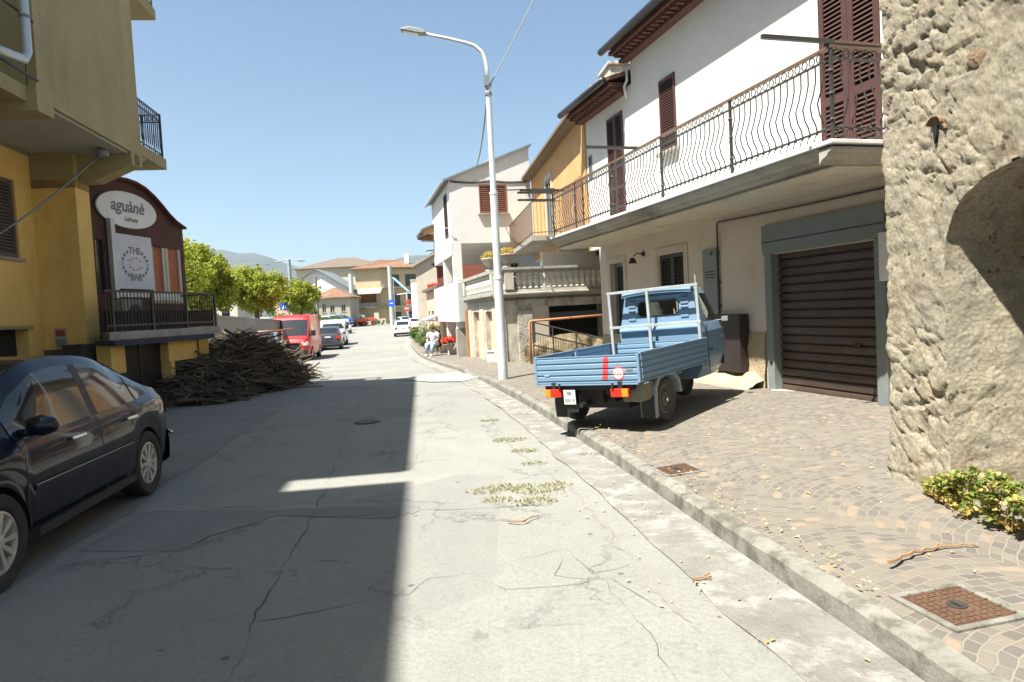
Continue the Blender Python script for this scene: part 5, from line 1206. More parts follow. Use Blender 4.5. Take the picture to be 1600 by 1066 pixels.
# dark blue saloon parked on the left, its side and tail toward the street
dc = Car(top=[(-2.2, .6), (-2.17, .88), (-2.08, .985), (-1.9, 1.03), (-1.72, 1.06), (-1.5, 1.13), (-1.15, 1.29), (-.8, 1.4), (-.4, 1.45), (.1, 1.455), (.45, 1.42), (.85, 1.24), (1.22, 1.03), (1.4, .985), (1.9, .87), (2.12, .74), (2.2, .55)],
     belt=[(-2.2, .7), (-2.0, .9), (-1.3, .93), (0, .9), (1.2, .87), (2.0, .78), (2.2, .6)],
     plan=[(-2.2, .62), (-2.12, .74), (-1.95, .82), (-1.5, .865), (0, .875), (1.4, .865), (1.9, .8), (2.1, .7), (2.2, .55)], wheels=[-1.3, 1.28], wr=.315, ground=.2, L_=(-2.2, 2.2), tumble=.2)
DP = Vector((-3.46, 5.42, 0)); fwd = Vector((.13, -.99, 0)).normalized()
M['navy'] = paint('dark_navy_car_paint', (.005, .007, .017), .3, .55, 0., .02); M['navy'].node_tree.nodes['Principled BSDF'].inputs['Specular IOR Level'].default_value = .12; M['navy'].node_tree.nodes['Principled BSDF'].inputs['Coat Roughness'].default_value = .025
dk = thing('parked_saloon_car', 'dark navy blue saloon parked in the shade at the left edge', 'car', (DP.x - .84, DP.y - .09, 0), math.atan2(fwd.y, fwd.x)); dk.scale = (.93, 1, 1)
dc.body(M['navy'], dk)
LO = [(-1.6, 1.0), (-1.2, .955), (0, .93), (1.15, .905)]
HI = [(-1.62, 1.02), (-1.35, 1.13), (-1.1, 1.225), (-.8, 1.31), (-.4, 1.36), (.1, 1.365), (.4, 1.335), (.75, 1.19), (1.1, .99), (1.2, .93)]
for sd in (1, -1):
    dc.side_panel(M['glass'], dk, 'rear_quarter_window', LO, HI, sd, -1.55, -1.18)
    dc.side_panel(M['glass'], dk, 'rear_side_window', LO, HI, sd, -1.14, -.32)
    dc.side_panel(M['glass'], dk, 'front_side_window', LO, HI, sd, -.2, .95)
    o = dc.side_panel(M['black'], dk, 'b_pillar', LO, HI, sd, -.318, -.205, .005)
    # waist moulding, sill moulding, door seams, handles, mirror
    for za, zb_, nm in ((.55, .585, 'side_moulding'), (.235, .3, 'sill_trim')):
        dc.side_panel(M['black'] if nm == 'sill_trim' else M['navy'], dk, nm, [(-9, za), (9, za)], [(-9, zb_), (9, zb_)], sd, -.88, .86, .012, 2, 10)
    dc.side_panel(M['chrome'], dk, 'moulding_strip', [(-9, .586), (9, .586)], [(-9, .596), (9, .596)], sd, -.88, .86, .013, 1, 10)
    for xs_0 in (-.27, .93, -1.02): dc.side_panel(M['black'], dk, 'door_seam', [(-9, .3), (9, .3)], [(-9, .92), (9, .92)], sd, xs_0, xs_0+.012, .002, 8, 1)
    for hx in (-.95, .1): 
        hb_ = MB(); y_ = sd*(dc.side_y(hx, .82)+.012); hb_.box(hx-.02, hx+.2, y_, y_+sd*.03, .805, .835); hb_.build('door_handle', M['chrome'], dk, bev=.01)
    mr = MB(); y_ = sd*(dc.side_y(.78, .95)); mr.lathe([(.02, -.1), (.06, -.08), (.075, 0), (.05, .08), (.02, .1)], (.86, y_+sd*.16, 1.0), 12, 'y'); mr.box(.8, .88, min(y_, y_+sd*.1), max(y_, y_+sd*.1), .93, .98); mr.build('wing_mirror', M['navy'], dk, smooth=True)
    # lamps
    tl = dc.side_panel(M['redlamp'], dk, 'tail_lamp', [(-9, .72), (9, .72)], [(-9, .87), (9, .87)], sd, -2.17, -1.95, .012, 2, 5)
    hl = dc.side_panel(M['lens'], dk, 'headlamp', [(-9, .6), (9, .6)], [(-9, .72), (9, .72)], sd, 1.95, 2.17, .012, 2, 5)
dc.top_panel(M['glass'], dk, 'windscreen', .5, 1.2, .93, .96); dc.top_panel(M['glass'], dk, 'rear_window', -1.6, -.95, .93, .93)
bm = MB(); vs = []
for sgn in (-1, 1):
    vs = []; fs = []
    for i in range(13):
        y = lerp(-.84, .84, i/12); x = sgn*(2.27 - .34*(abs(y)/.84)**3)
        vs += [(x-.16*sgn, y, .24), (x, y, .26), (x+.02*sgn, y, .42), (x, y, .55), (x-.16*sgn, y, .58)]
    for i in range(12):
        for k in range(4): a = i*5+k; fs.append((a, a+1, a+6, a+5))
    q = MB().add(vs, fs).build('bumper', M['navy'], dk, smooth=True)
q = MB(); q.tube([(-2.06, .83, .5), (-2.24, .72, .5), (-2.305, .4, .5), (-2.305, -.4, .5), (-2.24, -.72, .5), (-2.06, -.83, .5)], .018, 6); q.build('bumper_strip', M['chrome'], dk, smooth=True)
plate(dk, -2.29, 0, .62, -1)
for wx in (-1.3, 1.28):
    for sd in (-1, 1): wheel(dk, wx, sd*.765, .315, .2, sd, spokes=10, sx=1/.93, rimm=pbr('pale_alloy_%d' % (wx > 0), (.6, .58, .52), (.45, .44, .4), 8, .4, 0, metal=.3))

# generic small cars and vans
def simple_car(name, label, cat, loc, ang, mat, kind='hatch', group=None, facing_cam_rear=True):
    if kind == 'hatch':
        C_ = Car(top=[(-1.95, .6), (-1.92, .95), (-1.8, 1.12), (-1.55, 1.35), (-1.2, 1.47), (-.4, 1.5), (.2, 1.45), (.8, 1.18), (1.15, 1.0), (1.7, .88), (1.9, .75), (1.97, .5)],
             belt=[(-1.95, .8), (-1.7, .96), (0, .93), (1.2, .9), (1.95, .6)], plan=[(-1.95, .7), (-1.85, .8), (-1.4, .86), (0, .87), (1.4, .84), (1.8, .74), (1.97, .55)], wheels=[-1.2, 1.22], wr=.31, L_=(-1.95, 1.97), step=.06)
        win = [(-1.4, -.35), (-.28, .85)]; HI_ = [(-1.45, 1.25), (-1.1, 1.36), (-.3, 1.39), (.2, 1.34), (.8, 1.08), (.95, .98)]; LO_ = [(-2, .98), (1, .93)]; ws, rwn = (.28, 1.08), (-1.84, -1.38)
    elif kind == 'suv':
        C_ = Car(top=[(-2.1, .7), (-2.08, 1.1), (-2.0, 1.4), (-1.8, 1.63), (-1.2, 1.7), (0, 1.71), (.5, 1.64), (1.0, 1.28), (1.25, 1.12), (1.9, 1.0), (2.1, .8), (2.15, .55)],
             belt=[(-2.1, .9), (-1.8, 1.05), (0, 1.03), (1.2, 1.0), (2.1, .7)], plan=[(-2.1, .78), (-2, .86), (-1.4, .9), (0, .9), (1.5, .88), (1.95, .8), (2.15, .62)], wheels=[-1.3, 1.3], wr=.35, L_=(-2.1, 2.15), step=.07, ground=.26)
        win = [(-1.8, -.4), (-.3, .95)]; HI_ = [(-1.85, 1.5), (0, 1.58), (.45, 1.53), (.95, 1.2), (1.05, 1.08)]; LO_ = [(-2, 1.08), (1.1, 1.05)]; ws, rwn = (.58, 1.2), (-2.07, -1.83)
    else:  # van
        H = 2.3 if kind == 'van' else 1.95
        C_ = Car(top=[(-2.5, H-.35), (-2.47, H-.05), (-2.3, H), (0, H), (1.0, H-.01), (1.25, H-.08), (1.45, H-.28), (1.75, 1.62), (2.0, 1.33), (2.15, 1.2), (2.35, 1.08), (2.47, .85), (2.52, .6)],
             belt=[(-2.5, 1.2), (0, 1.2), (1.7, 1.18), (2.1, 1.05), (2.5, .75)], plan=[(-2.5, .9), (-2.4, .97), (0, .99), (1.6, .98), (2.1, .93), (2.35, .82), (2.52, .6)], wheels=[-1.5, 1.6], wr=.34, L_=(-2.5, 2.52), step=.06, tumble=.06, ground=.28)
        win = [(.75, 1.75)]; HI_ = [(.7, 1.78), (1.35, 1.76), (1.75, 1.45), (1.85, 1.3)]; LO_ = [(0, 1.22), (1.9, 1.2)]; ws, rwn = (1.42, 2.08), None
    r_ = thing(name, label, cat, loc, ang, group); C_.body(mat, r_)
    for sd in (1, -1):
        for a, b_ in win: C_.side_panel(M['glass'], r_, 'side_window', LO_, HI_, sd, a, b_, .008, 3, 8)
        xb, xf = C_.L
        z0 = .62 if 'van' not in kind else .78
        C_.side_panel(M['lens'], r_, 'headlamp', [(-9, z0), (9, z0)], [(-9, z0+.2), (9, z0+.2)], sd, xf-.3, xf-.05, .012, 2, 4)
        q = MB(); q.box(xb-.02, xb+.05, sd*.52, sd*(.76 if 'van' not in kind else .9), z0+.12, z0+.3); q.build('tail_lamp', M['redlamp'], r_)
        q = MB(); mx_ = win[-1][1]-.12; my = C_.side_y(mx_, LO_[-1][1]); q.box(mx_-.06, mx_+.08, sd*(my+.02), sd*(my+.24), LO_[-1][1]+.02, LO_[-1][1]+(.3 if 'van' in kind else .15)); q.build('wing_mirror', M['black'] if 'van' in kind else mat, r_, bev=.02)
    C_.top_panel(M['glass'], r_, 'windscreen', ws[0], ws[1], .94, .97)
    if rwn: C_.top_panel(M['glass'], r_, 'rear_window', rwn[0], rwn[1], .82, .9)
    xb, xf = C_.L; hw = .66
    for sgn, xx in ((-1, xb), (1, xf)):
        q = MB(); zl_, zh = C_.g, C_.g + (.34 if 'van' in kind else .2)
        q.prism([(xx-.1*sgn, -.82), (xx+.03*sgn, -hw), (xx+.05*sgn, -.3), (xx+.05*sgn, .3), (xx+.03*sgn, hw), (xx-.1*sgn, .82), (xx-.3*sgn, .84), (xx-.3*sgn, -.84)], zl_, zh, 'z'); q.build('bumper', M['black'] if 'van' not in kind else pbr('grey_bumper', (.09, .09, .09), None), r_, bev=.03)
    if 'van' in kind:
        q = MB(); q.prism([(2.49, -.5), (2.56, -.42), (2.57, .42), (2.49, .5)], .7, .9, 'z'); g_ = q.build('grille', M['black'], r_); q = MB(); q.prism([(2.5, -.52), (2.585, -.42), (2.59, .42), (2.5, .52)], .9, .94, 'z'); q.prism([(2.5, -.52), (2.585, -.42), (2.59, .42), (2.5, .52)], .66, .7, 'z'); q.build('grille_bar', M['chrome'], g_)
    plate(r_, xf+.055, 0, .42 if 'van' not in kind else .48, 1); plate(r_, xb-.005, 0, .8, -1, .45)
    for wx in C_.wh:
        for sd in (-1, 1): wheel(r_, wx, sd*(sm(C_.plan, wx)-.11), C_.wr, .2, sd)
    return r_
def heading(deg): return hd(deg)
g0 = lambda px, Y, dz=0: (at(px, 500, Y).x, Y, rz(Y)+dz)
M['vred'] = paint('red_van_paint', (.6, .012, .012), .35, .35, 0, .0)
rv = simple_car('red_van', 'bright red delivery van parked facing the camera beside the brushwood heap', 'van', (at(462, 503, 35.6).x, 35.6, rz(35.6)), hd(171), M['vred'], 'van')
simple_car('white_van', 'white delivery van parked behind the red van and a dark car', 'van', (at(521, 503, 53).x, 53, rz(53)), hd(168), M['wpaint'], 'lowvan')
simple_car('dark_parked_car', 'dark grey hatchback parked between the red van and the white van', 'car', (at(513, 503, 46).x, 46, rz(46)), hd(-12), paint('dark_grey_paint', (.03, .035, .045), .25))
simple_car('silver_parked_car', 'silver grey hatchback parked behind the white van', 'car', (at(537, 503, 84).x, 84, rz(84)), hd(165), paint('silver_paint', (.45, .48, .5), .25), 'hatch')
simple_car('white_hatchback', 'white hatchback seen from behind driving away in the middle of the street', 'car', (at(628.5, 503, 67).x, 67, rz(67)), hd(-9), M['wpaint'])
simple_car('dark_suv', 'dark blue sport utility car at the far corner right of the tall pole', 'car', (at(641, 503, 104).x, 104, rz(104)), hd(-20), paint('dark_blue_paint', (.03, .045, .08), .25), 'suv')
simple_car('silver_far_car', 'silver hatchback at the far corner beside the dark sport utility car', 'car', (at(629, 503, 100).x, 100, rz(100)), hd(-25), paint('pale_silver_paint', (.5, .53, .56), .25), 'hatch')
simple_car('small_white_car', 'small white car half hidden behind the white hatchback near the bush', 'car', (at(647, 503, 82).x, 82, rz(82)), hd(-14), M['wpaint'])
simple_car('white_estate_car', 'white car standing behind the orange tractor in front of the cream house', 'car', (at(553, 503, 122).x, 122, rz(122)+.9), hd(100), M['wpaint'])
simple_car('blue_car', 'bright blue car parked on the left behind the white van', 'car', (at(533, 503, 96).x, 96, rz(96)+.75), hd(120), paint('bright_blue_paint', (.02, .06, .35), .25))
simple_car('pale_blue_car', 'light blue car roof showing above the white van', 'car', (at(519, 503, 92).x, 92, rz(92)+.75), hd(160), paint('pale_blue_paint', (.2, .42, .65), .25))
simple_car('white_parked_car', 'white car roof showing left of the light blue one above the van', 'car', (at(507, 503, 88).x, 88, rz(88)+.7), hd(165), M['wpaint'])
# car park roofs above the retaining wall
for px_, Y_, c_, lab in ((325, 36, (.35, .37, .4), 'grey car behind the retaining wall under the largest round tree'), (362, 38, (.75, .75, .75), 'white car behind the retaining wall between the first two trees'),
                         (392, 40, (.45, .48, .52), 'silver car behind the retaining wall under the middle tree'), (424, 41, (.08, .1, .13), 'dark car behind the retaining wall left of the blue sign')):
    simple_car('car_in_car_park', lab, 'car', (at(px_, 490, Y_).x, Y_, .62 if Y_ < 39 else .5), hd(80 + px_ % 7), paint('paint_%d' % px_, c_, .25), 'hatch', 'cars standing in the car park behind the wall')
simple_car('small_silver_car', 'pale car partly hidden between the brushwood heap and the red van', 'car', (at(404, 525, 27).x, 27, rz(27)), hd(165), paint('pale_grey_paint', (.4, .43, .45), .3))
mb = MB(); a = at(386, 521, 24); b_ = at(450, 514, 25); d = b_-a; mb.add([a, b_, b_ + Vector((.1, .5, .02)), a + Vector((.1, .5, .02))] , [(0,1,2,3)]); mb.v += [v_ - Vector((0, 0, .07)) for v_ in mb.v]; mb.f += [[7,6,5,4], [0,4,5,1], [1,5,6,2], [2,6,7,3], [3,7,4,0]]; mb.m += [0]*5
mb.tube([a + Vector((.3, .25, -.05)), Vector((a.x+.3, a.y+.25, -.3))], .04, 6); mb.tube([b_ + Vector((-.3, .25, -.05)), Vector((b_.x-.3, b_.y+.25, -.35))], .04, 6)
tag(mb.build('rust_canopy', pbr('rusty_sheet', (.34, .15, .09), None, 4)), 'thin rusty brown canopy on posts between the brushwood and the red van', 'canopy')
# orange tractors
def tractor(loc, ang, label):
    r_ = thing('tractor', label, 'tractor', loc, ang, 'orange farm machines at the junction'); om = M['tractor']
    b = MB(); b.box(.2, 1.7, -.3, .3, .75, 1.35); b.build('bonnet', om, r_, bev=.06)
    b = MB(); b.box(-.9, .2, -.45, .45, .6, .95); b.build('chassis', om, r_, bev=.04)
    b = MB(); b.box(-.5, -.1, -.25, .25, .95, 1.1); b.box(-.6, -.5, -.25, .25, .95, 1.5); b.build('seat', M['black'], r_, bev=.03)
    b = MB()
    for y in (-.45, .45): b.tube([(-.75, y, .9), (-.75, y, 2.1)], .035, 5)
    b.tube([(-.75, -.45, 2.1), (-.75, .45, 2.1)], .035, 5); b.build('roll_bar', om, r_)
    for sd in (-1, 1):
        wheel(r_, -.6, sd*.65, .62, .35, sd, rimm=om); wheel(r_, 1.3, sd*.5, .36, .22, sd, rimm=om)
        f = MB(); P_ = [(-.6 + .7*math.cos(a_), .62 + .7*math.sin(a_)) for a_ in [k*math.pi/8 + .2 for k in range(8)]]; f.prism(P_ + [(-.6 + .64*math.cos(a_), .62 + .64*math.sin(a_)) for a_ in [k*math.pi/8 + .2 for k in range(8)]][::-1], sd*.46, sd*.84, 'y'); f.build('mudguard', om, r_)
M['tractor'] = paint('orange_tractor_paint', (.55, .09, .02), .5, .1)
tractor((at(571, 503, 116).x, 116, rz(116)), hd(75), 'right hand orange tractor with black tyre at the far junction'); tractor((at(557, 503, 114).x, 114, rz(114)), hd(80), 'left hand orange tractor beside the silver car')
# ------------------------------------------------------------------ three wheeled light blue pickup
M['blue'] = paint('pale_blue_truck_paint', (.14, .24, .345), .42, .25, 0, .4, .75)
h37 = Vector((.6, .8, 0)); ap0 = Vector((.87, 7.98, .155))
rotA = Matrix.Rotation(math.atan2(.8, .6), 3, 'Z') @ Matrix.Rotation(-.02, 3, 'Y') @ Matrix.Rotation(-.04, 3, 'X')
K = thing('three_wheeled_truck', 'light blue three wheeled pickup truck parked on the cobbles seen from behind', 'truck', ap0, tuple(rotA.to_euler()))
DX0, DX1, DY, DZ0, DZ1 = 0.0, 2.02, .71, .56, .885
def corr(n_=4, d=.014):       # ribbed panel profile: list of (offset, z)
    P_ = [(0, DZ0), (.012, DZ0+.005), (.012, DZ0+.02)]; h = (DZ1-DZ0-.045)/n_
    for k in range(n_):
        z_ = DZ0+.025+k*h; P_ += [(0, z_), (0, z_+.008), (d, z_+.016), (d, z_+h-.012), (0.002, z_+h-.002)]
    P_ += [(.012, DZ1-.012), (.012, DZ1), (0, DZ1)]
    return P_
def panel(mb, axis, a, b_, pos, sgn, th=.02, inner=True):
    P_ = [(pos + sgn*o, z_) for o, z_ in corr()]; Q = [(pos - sgn*th, z_) for o, z_ in corr()][::-1]
    poly = P_ + [(pos - sgn*th, DZ1), (pos - sgn*th, DZ0)]
    n_ = len(P_); vs = []
    for s_ in (a, b_):
        for o, z_ in P_: vs.append((s_, o, z_) if axis == 'x' else (o, s_, z_))
        for o, z_ in P_: vs.append((s_, o - sgn*th*1.0, z_) if axis == 'x' else (o - sgn*th, s_, z_))
    fs = []
    for k in range(n_-1):
        fs.append((k, k+1, 2*n_+k+1, 2*n_+k)); fs.append((n_+k, n_+k+1, 3*n_+k+1, 3*n_+k)); fs.append((k, k+1, n_+k+1, n_+k)); fs.append((2*n_+k, 2*n_+k+1, 3*n_+k+1, 3*n_+k))
    fs.append((n_-1, 2*n_-1, 4*n_-1, 3*n_-1)); fs.append((0, n_, 3*n_, 2*n_)); mb.add(vs, fs)
mb = MB(); panel(mb, 'y', -DY+.035, DY-.035, 0, -1); tg = mb.build('tailgate', M['blue'], K)
mb = MB()
for s_ in (-1, 1): mb.box(-.02, .022, s_*DY, s_*(DY-.034), DZ0, DZ1+.004)
mb.box(-.02, .012, -DY+.03, DY-.03, DZ0-.02, DZ0-.002); mb.build('tailgate_post', M['blue'], K, bev=.004)
for s_ in (-1, 1):
    mb = MB(); panel(mb, 'x', DX0+.025, DX1, s_*DY, s_); sdp = mb.build('side_panel', M['blue'], K)
    q = MB(); q.box(.9, .96, s_*(DY-.05), s_*(DY-.021), DZ0, DZ1-.01); q.build('stake', M['blue'], sdp)
    q = MB()
    for x in (.06, 1.0, 1.9): q.tube([(x-.02, s_*(DY+.01), DZ0-.02), (x+.05, s_*(DY+.03), DZ0-.01)], .01, 5); q.lathe([(.014, 0), (.014, .03)], (x, s_*(DY+.012), DZ0-.03), 6)
    q.build('latch', M['grey'], sdp)
    q = MB(); q.box(DX0+.02, DX1, s_*(DY-.021), s_*(DY+.014), DZ1+.001, DZ1+.016); q.build('top_rail', M['blue'], sdp, bev=.004)
mb = MB(); panel(mb, 'y', -DY+.02, DY-.02, DX1, -1); mb.build('headboard', M['blue'], K)
mb = MB(); mb.box(.02, DX1, -DY+.02, DY-.02, DZ0, DZ0+.03)
x = .1
while x < DX1-.1: mb.box(x, x+.05, -DY+.03, DY-.03, DZ0+.031, DZ0+.04); x += .1
mb.build('deck_floor', M['blue'], K)
# white ladder rack standing in the bed
mb = MB(); rk_ = pbr('white_rack_paint', (.4, .43, .43), (.3, .32, .32), 5, .5, .1)
for y in (-.66, -.06 + .12, .66): mb.box(DX1-.09, DX1-.055, y-.02, y+.02, DZ0+.04, 1.6)
for z_, zz in ((1.6, 1.637), (1.1, 1.137)): mb.box(DX1-.092, DX1-.053, -.69, .69, z_, zz)
mb.box(DX1-.08, DX1-.068, -.665, -.65, 1.637, 1.75); mb.build('ladder_rack', rk_, K, bev=.003)
# red stripe, round red and white sticker on the tailgate
mb = MB(); 
def on_tail(mb, poly, off=.0035):   # poly in (y,z) draped over the ribs by strips
    P_ = corr(); zs = sorted({z_ for o, z_ in P_} | {min(p[1] for p in poly), max(p[1] for p in poly)} | {p[1] for p in poly})
    def off_at(z_):
        for (o0, z0), (o1, z1) in zip(P_, P_[1:]):
            if z0 <= z_ <= z1 and z1 > z0: return lerp(o0, o1, (z_-z0)/(z1-z0))
        return .014
    def xr(z_):
        ys = []
        for (y0, a), (y1, b_) in zip(poly, poly[1:] + poly[:1]):
            if (a-z_)*(b_-z_) <= 0 and a != b_: ys.append(lerp(y0, y1, (z_-a)/(b_-a)))
        return (min(ys), max(ys)) if ys else None
    zs = [z_ for z_ in zs if min(p[1] for p in poly) <= z_ <= max(p[1] for p in poly)]; prev = None
    for z_ in zs:
        e = xr(z_)
        if not e: continue
        q = [(-off_at(z_)-off, e[0], z_), (-off_at(z_)-off, e[1], z_)]
        if prev: mb.add([prev[0], prev[1], q[1], q[0]], [(0,1,2,3)])
        prev = q
on_tail(mb, [(-.325, DZ1-.02), (-.265, DZ1-.02), (-.225, DZ0+.045), (-.30, DZ0+.045)]); mb.build('red_stripe', flat('faded_red_paint', (.45, .04, .05), .6), tg)
circ = lambda r_, cz=.675: [(-.44 + r_*math.cos(k*math.pi/12), cz + r_*math.sin(k*math.pi/12)) for k in range(24)]
mb = MB(); on_tail(mb, circ(.078), .004); st = mb.build('round_sticker', flat('sticker_red', (.7, .12, .1), .5), tg)
mb = MB(); on_tail(mb, circ(.062), .006); mb.build('sticker_centre', flat('sticker_white', (.8, .74, .7), .5), st)
mb = MB()
for k in range(3): mb.box(-.0225, -.0235, -.475+k*.03, -.46+k*.03, .655, .695)
mb.build('sticker_print', flat('sticker_print', (.62, .25, .22), .5), st)
mb = MB(); mb.box(-.016, -.02, .5, .57, .66, .675); mb.build('maker_badge', M['galv'], tg)
mb = MB(); mb.box(-.016, -.02, -.62, -.54, .7, .73); mb.build('small_badge', M['grey'], tg)
# hinges, lamps, plate, underside
for s_ in (-1, 1):
    mb = MB(); mb.tube([(-.03, s_*.36, DZ0+.0), (-.045, s_*.36, DZ0-.05), (.02, s_*.36, DZ0-.07)], .014, 6); mb.build('hinge', M['black'], K)
    mb = MB(); y0 = s_*.44 if s_ > 0 else -.34; yc = .46 if s_ > 0 else -.44
    mb.box(-.035, .03, yc-.115, yc+.115, .40, .5); tl = mb.build('tail_lamp', M['redlamp'], K, bev=.012)
    mb = MB(); ya = yc + s_*.03; mb.box(-.039, .02, min(ya, yc+s_*.112), max(ya, yc+s_*.112), .405, .496); mb.build('indicator_lens', M['amber'], tl, bev=.008)
    mb = MB(); mb.box(-.02, .03, yc-.04, yc+.02, .5, .58); mb.build('lamp_bracket', M['black'], K)
mb = MB(); mb.box(-.03, -.02, .15, .31, .32, .49); pq = mb.build('number_plate', M['white'], K)
text('BE', .06, (-.032, .23, .45), M['ink'], pq, 'plate_lettering', ax=(R(90), 0, R(-90))); text('20319', .055, (-.032, .23, .365), M['ink'], pq, 'plate_lettering', ax=(R(90), 0, R(-90)))
mb = MB(); mb.box(-.0, .04, .14, .3, .22, .32); mb.build('mud_flap', M['black'], K)
mb = MB(); mb.box(.05, 2.0, -.28, -.22, .42, .54); mb.box(.05, 2.0, .22, .28, .42, .54); mb.box(.02, .1, -.6, .6, .48, .545); mb.box(.3, 1.9, -.2, .2, .3, .5); mb.tube([(.7, -.6, .3), (.7, .6, .3)], .05, 8); mb.box(.45, .95, -.3, .3, .2, .42); mb.box(.2, .45, -.1, .25, .3, .48); mb.tube([(.0, .1, .3), (.5, .1, .3)], .03, 8); mb.build('chassis', M['black'], K)
mb = MB(); mb.box(.08, .4, -.66, -.42, .33, .54); mb.build('battery_box', pbr('dusty_steel', (.2, .18, .14), None, 6, .8), K, bev=.01)
M['dusty'] = pbr('dusty_tyre', (.035, .032, .028), (.08, .072, .06), 5, .9, .3, 60); M['hub'] = pbr('brown_grey_hub', (.17, .15, .12), (.12, .1, .08), 8, .7)
def awheel(x, y, side):
    e = bpy.data.objects.new('wheel', None); COL.objects.link(e); e.parent = K; e.location = (x, y, .265)
    t_ = MB(); t_.lathe([(.165, -.04), (.19, -.065), (.235, -.072), (.258, -.055), (.265, -.02), (.265, .02), (.258, .055), (.235, .072), (.19, .065), (.165, .04)], (0, 0, 0), 36, 'y'); t_.build('tyre', M['dusty'], e, smooth=False)
    q = MB(); s_ = side; q.lathe([(.17, -.03*s_), (.17, .045*s_), (.15, .05*s_), (.14, .0), (.1, .02*s_), (.075, .045*s_), (.07, .05*s_)], (0, 0, 0), 30, 'y')
    for k in range(4): a_ = k*math.pi/2+.4; q.lathe([(.012, .03*s_), (.012, .062*s_)], (.055*math.cos(a_), 0, .055*math.sin(a_)), 6, 'y')
    q.build('rim', M['hub'], e); q = MB(); q.lathe([(.032, .04*s_), (.03, .075*s_), (.01, .08*s_)], (0, 0, 0), 12, 'y'); q.build('hub_cap', M['chrome'], e)
awheel(.72, .6, 1); awheel(.72, -.6, -1); awheel(2.8, 0, 1)
for s_ in (-1, 1):    # flared grey mudguards
    mb = MB(); P_ = [(.4, .12), (.4, .28), (.43, .44), (.52, .53), (.72, .555), (.92, .53), (1.02, .44), (1.06, .3)]
    Q = [(.34, .1), (.34, .28), (.37, .47), (.48, .585), (.72, .615), (.96, .585), (1.08, .47), (1.13, .3)]
    vs = []
    for (a_, b_), (c_, d_) in zip(P_, Q): vs += [(a_, s_*.7, b_), (c_, s_*.7, d_), (c_, s_*.5, d_), (a_, s_*.5, b_)]
    fs = []
    for k in range(len(P_)-1):
        for j in range(4): a_, b_ = k*4+j, k*4+(j+1) % 4; fs.append((a_, b_, b_+4, a_+4))
    fs += [(0, 1, 2, 3), (28, 29, 30, 31)]; mb.add(vs, fs); mb.build('mudguard', pbr('blue_grey_mudguard_%d' % (s_+1), (.25, .3, .33), (.2, .23, .24), 6, .6, .2), K, bev=.006)
    mb = MB(); mb.box(.33, .345, s_*.52, s_*.68, .1, .36); mb.build('mud_flap', M['black'], K)
    mb = MB(); mb.box(.42, 1.04, s_*.44, s_*.5, .2, .55); mb.build('inner_guard', M['black'], K)
# cab shell
LV = [(.33, .50, 3.12), (.45, .58, 3.2), (.62, .62, 3.27), (.85, .63, 3.27), (.97, .628, 3.22), (1.07, .60, 3.14), (1.1, .59, 3.11), (1.2, .575, 3.03), (1.32, .555, 2.94), (1.44, .535, 2.84), (1.5, .525, 2.78), (1.57, .5, 2.7), (1.6, .46, 2.62)]
TT = [0, .04, .16, .3, .45, .58, .68, .74, .8, .86, .92, .97, 1.0]
def cabpt(lv, t_, sd):
    z_, w_, xf = lv; xr = 2.1 + (.06*(z_-1.07)/.5 if z_ > 1.07 else 0)
    x = lerp(xr, xf, math.sin(t_*math.pi/2)**.9); y = w_*(1 - .12*t_**2)*(1 - max(0, (t_-.45)/.55)**2.6)**.75 if t_ < 1 else 0
    return (x, sd*y, z_)
bd, gl, fr_ = MB(), MB(), MB()
for sd in (-1, 1):
    for j in range(len(LV)-1):
        for i in range(len(TT)-1):
            q = [cabpt(LV[j], TT[i], sd), cabpt(LV[j], TT[i+1], sd), cabpt(LV[j+1], TT[i+1], sd), cabpt(LV[j+1], TT[i], sd)]
            win_ = 1.09 <= LV[j][0] and LV[j+1][0] <= 1.51 and ((2 <= i <= 4) or i >= 6)
            (gl if win_ else bd).add(q, [(0,1,2,3)] if sd < 0 else [(3,2,1,0)])
top_ = [cabpt(LV[-1], t_, -1) for t_ in TT] + [cabpt(LV[-1], t_, 1) for t_ in TT[-2::-1]]
bd.add([(p[0], p[1], 1.615 if 0 < i < len(top_)-1 else 1.61) for i, p in enumerate(top_)], [tuple(range(len(top_)))]); bd.add(top_ + [(p[0], p[1], 1.615) for p in top_], [(i, i+1, len(top_)+i+1, len(top_)+i) for i in range(len(top_)-1)])
cb = bd.build('cab_shell', M['blue'], K, smooth=True); md = cb.modifiers.new('e', 'EDGE_SPLIT'); md.split_angle = R(35)
gl.build('cab_glass', M['clear'], K, smooth=True)
# rear wall of the cab with its wide window
def wy(z_): return tab([(l_[0], l_[1]) for l_ in LV], z_)
def bx(z_): return 2.1 + (.06*(z_-1.07)/.5 if z_ > 1.07 else 0)
WX, WZ0, WZ1, rc = .31, 1.24, 1.445, .06
hole = []
for cx_, cz_, a0 in ((WX-rc, WZ0+rc, -90), (WX-rc, WZ1-rc, 0), (-WX+rc, WZ1-rc, 90), (-WX+rc, WZ0+rc, 180)):
    for k in range(5): a_ = R(a0 + 90*k/4); hole.append((cx_ + rc*math.cos(a_), cz_ + rc*math.sin(a_)))
outer = []
for y, z_ in hole:    # radial outer points of the panel above 1.07
    dx, dz = y, z_ - 1.343; k = 9
    for lim in ((wy(1.34)-.01)/abs(dx) if dx else 99, (1.565-1.343)/dz if dz > 0 else 99, (1.343-1.07)/-dz if dz < 0 else 99): k = min(k, lim)
    outer.append((dx*k, 1.343 + dz*k))
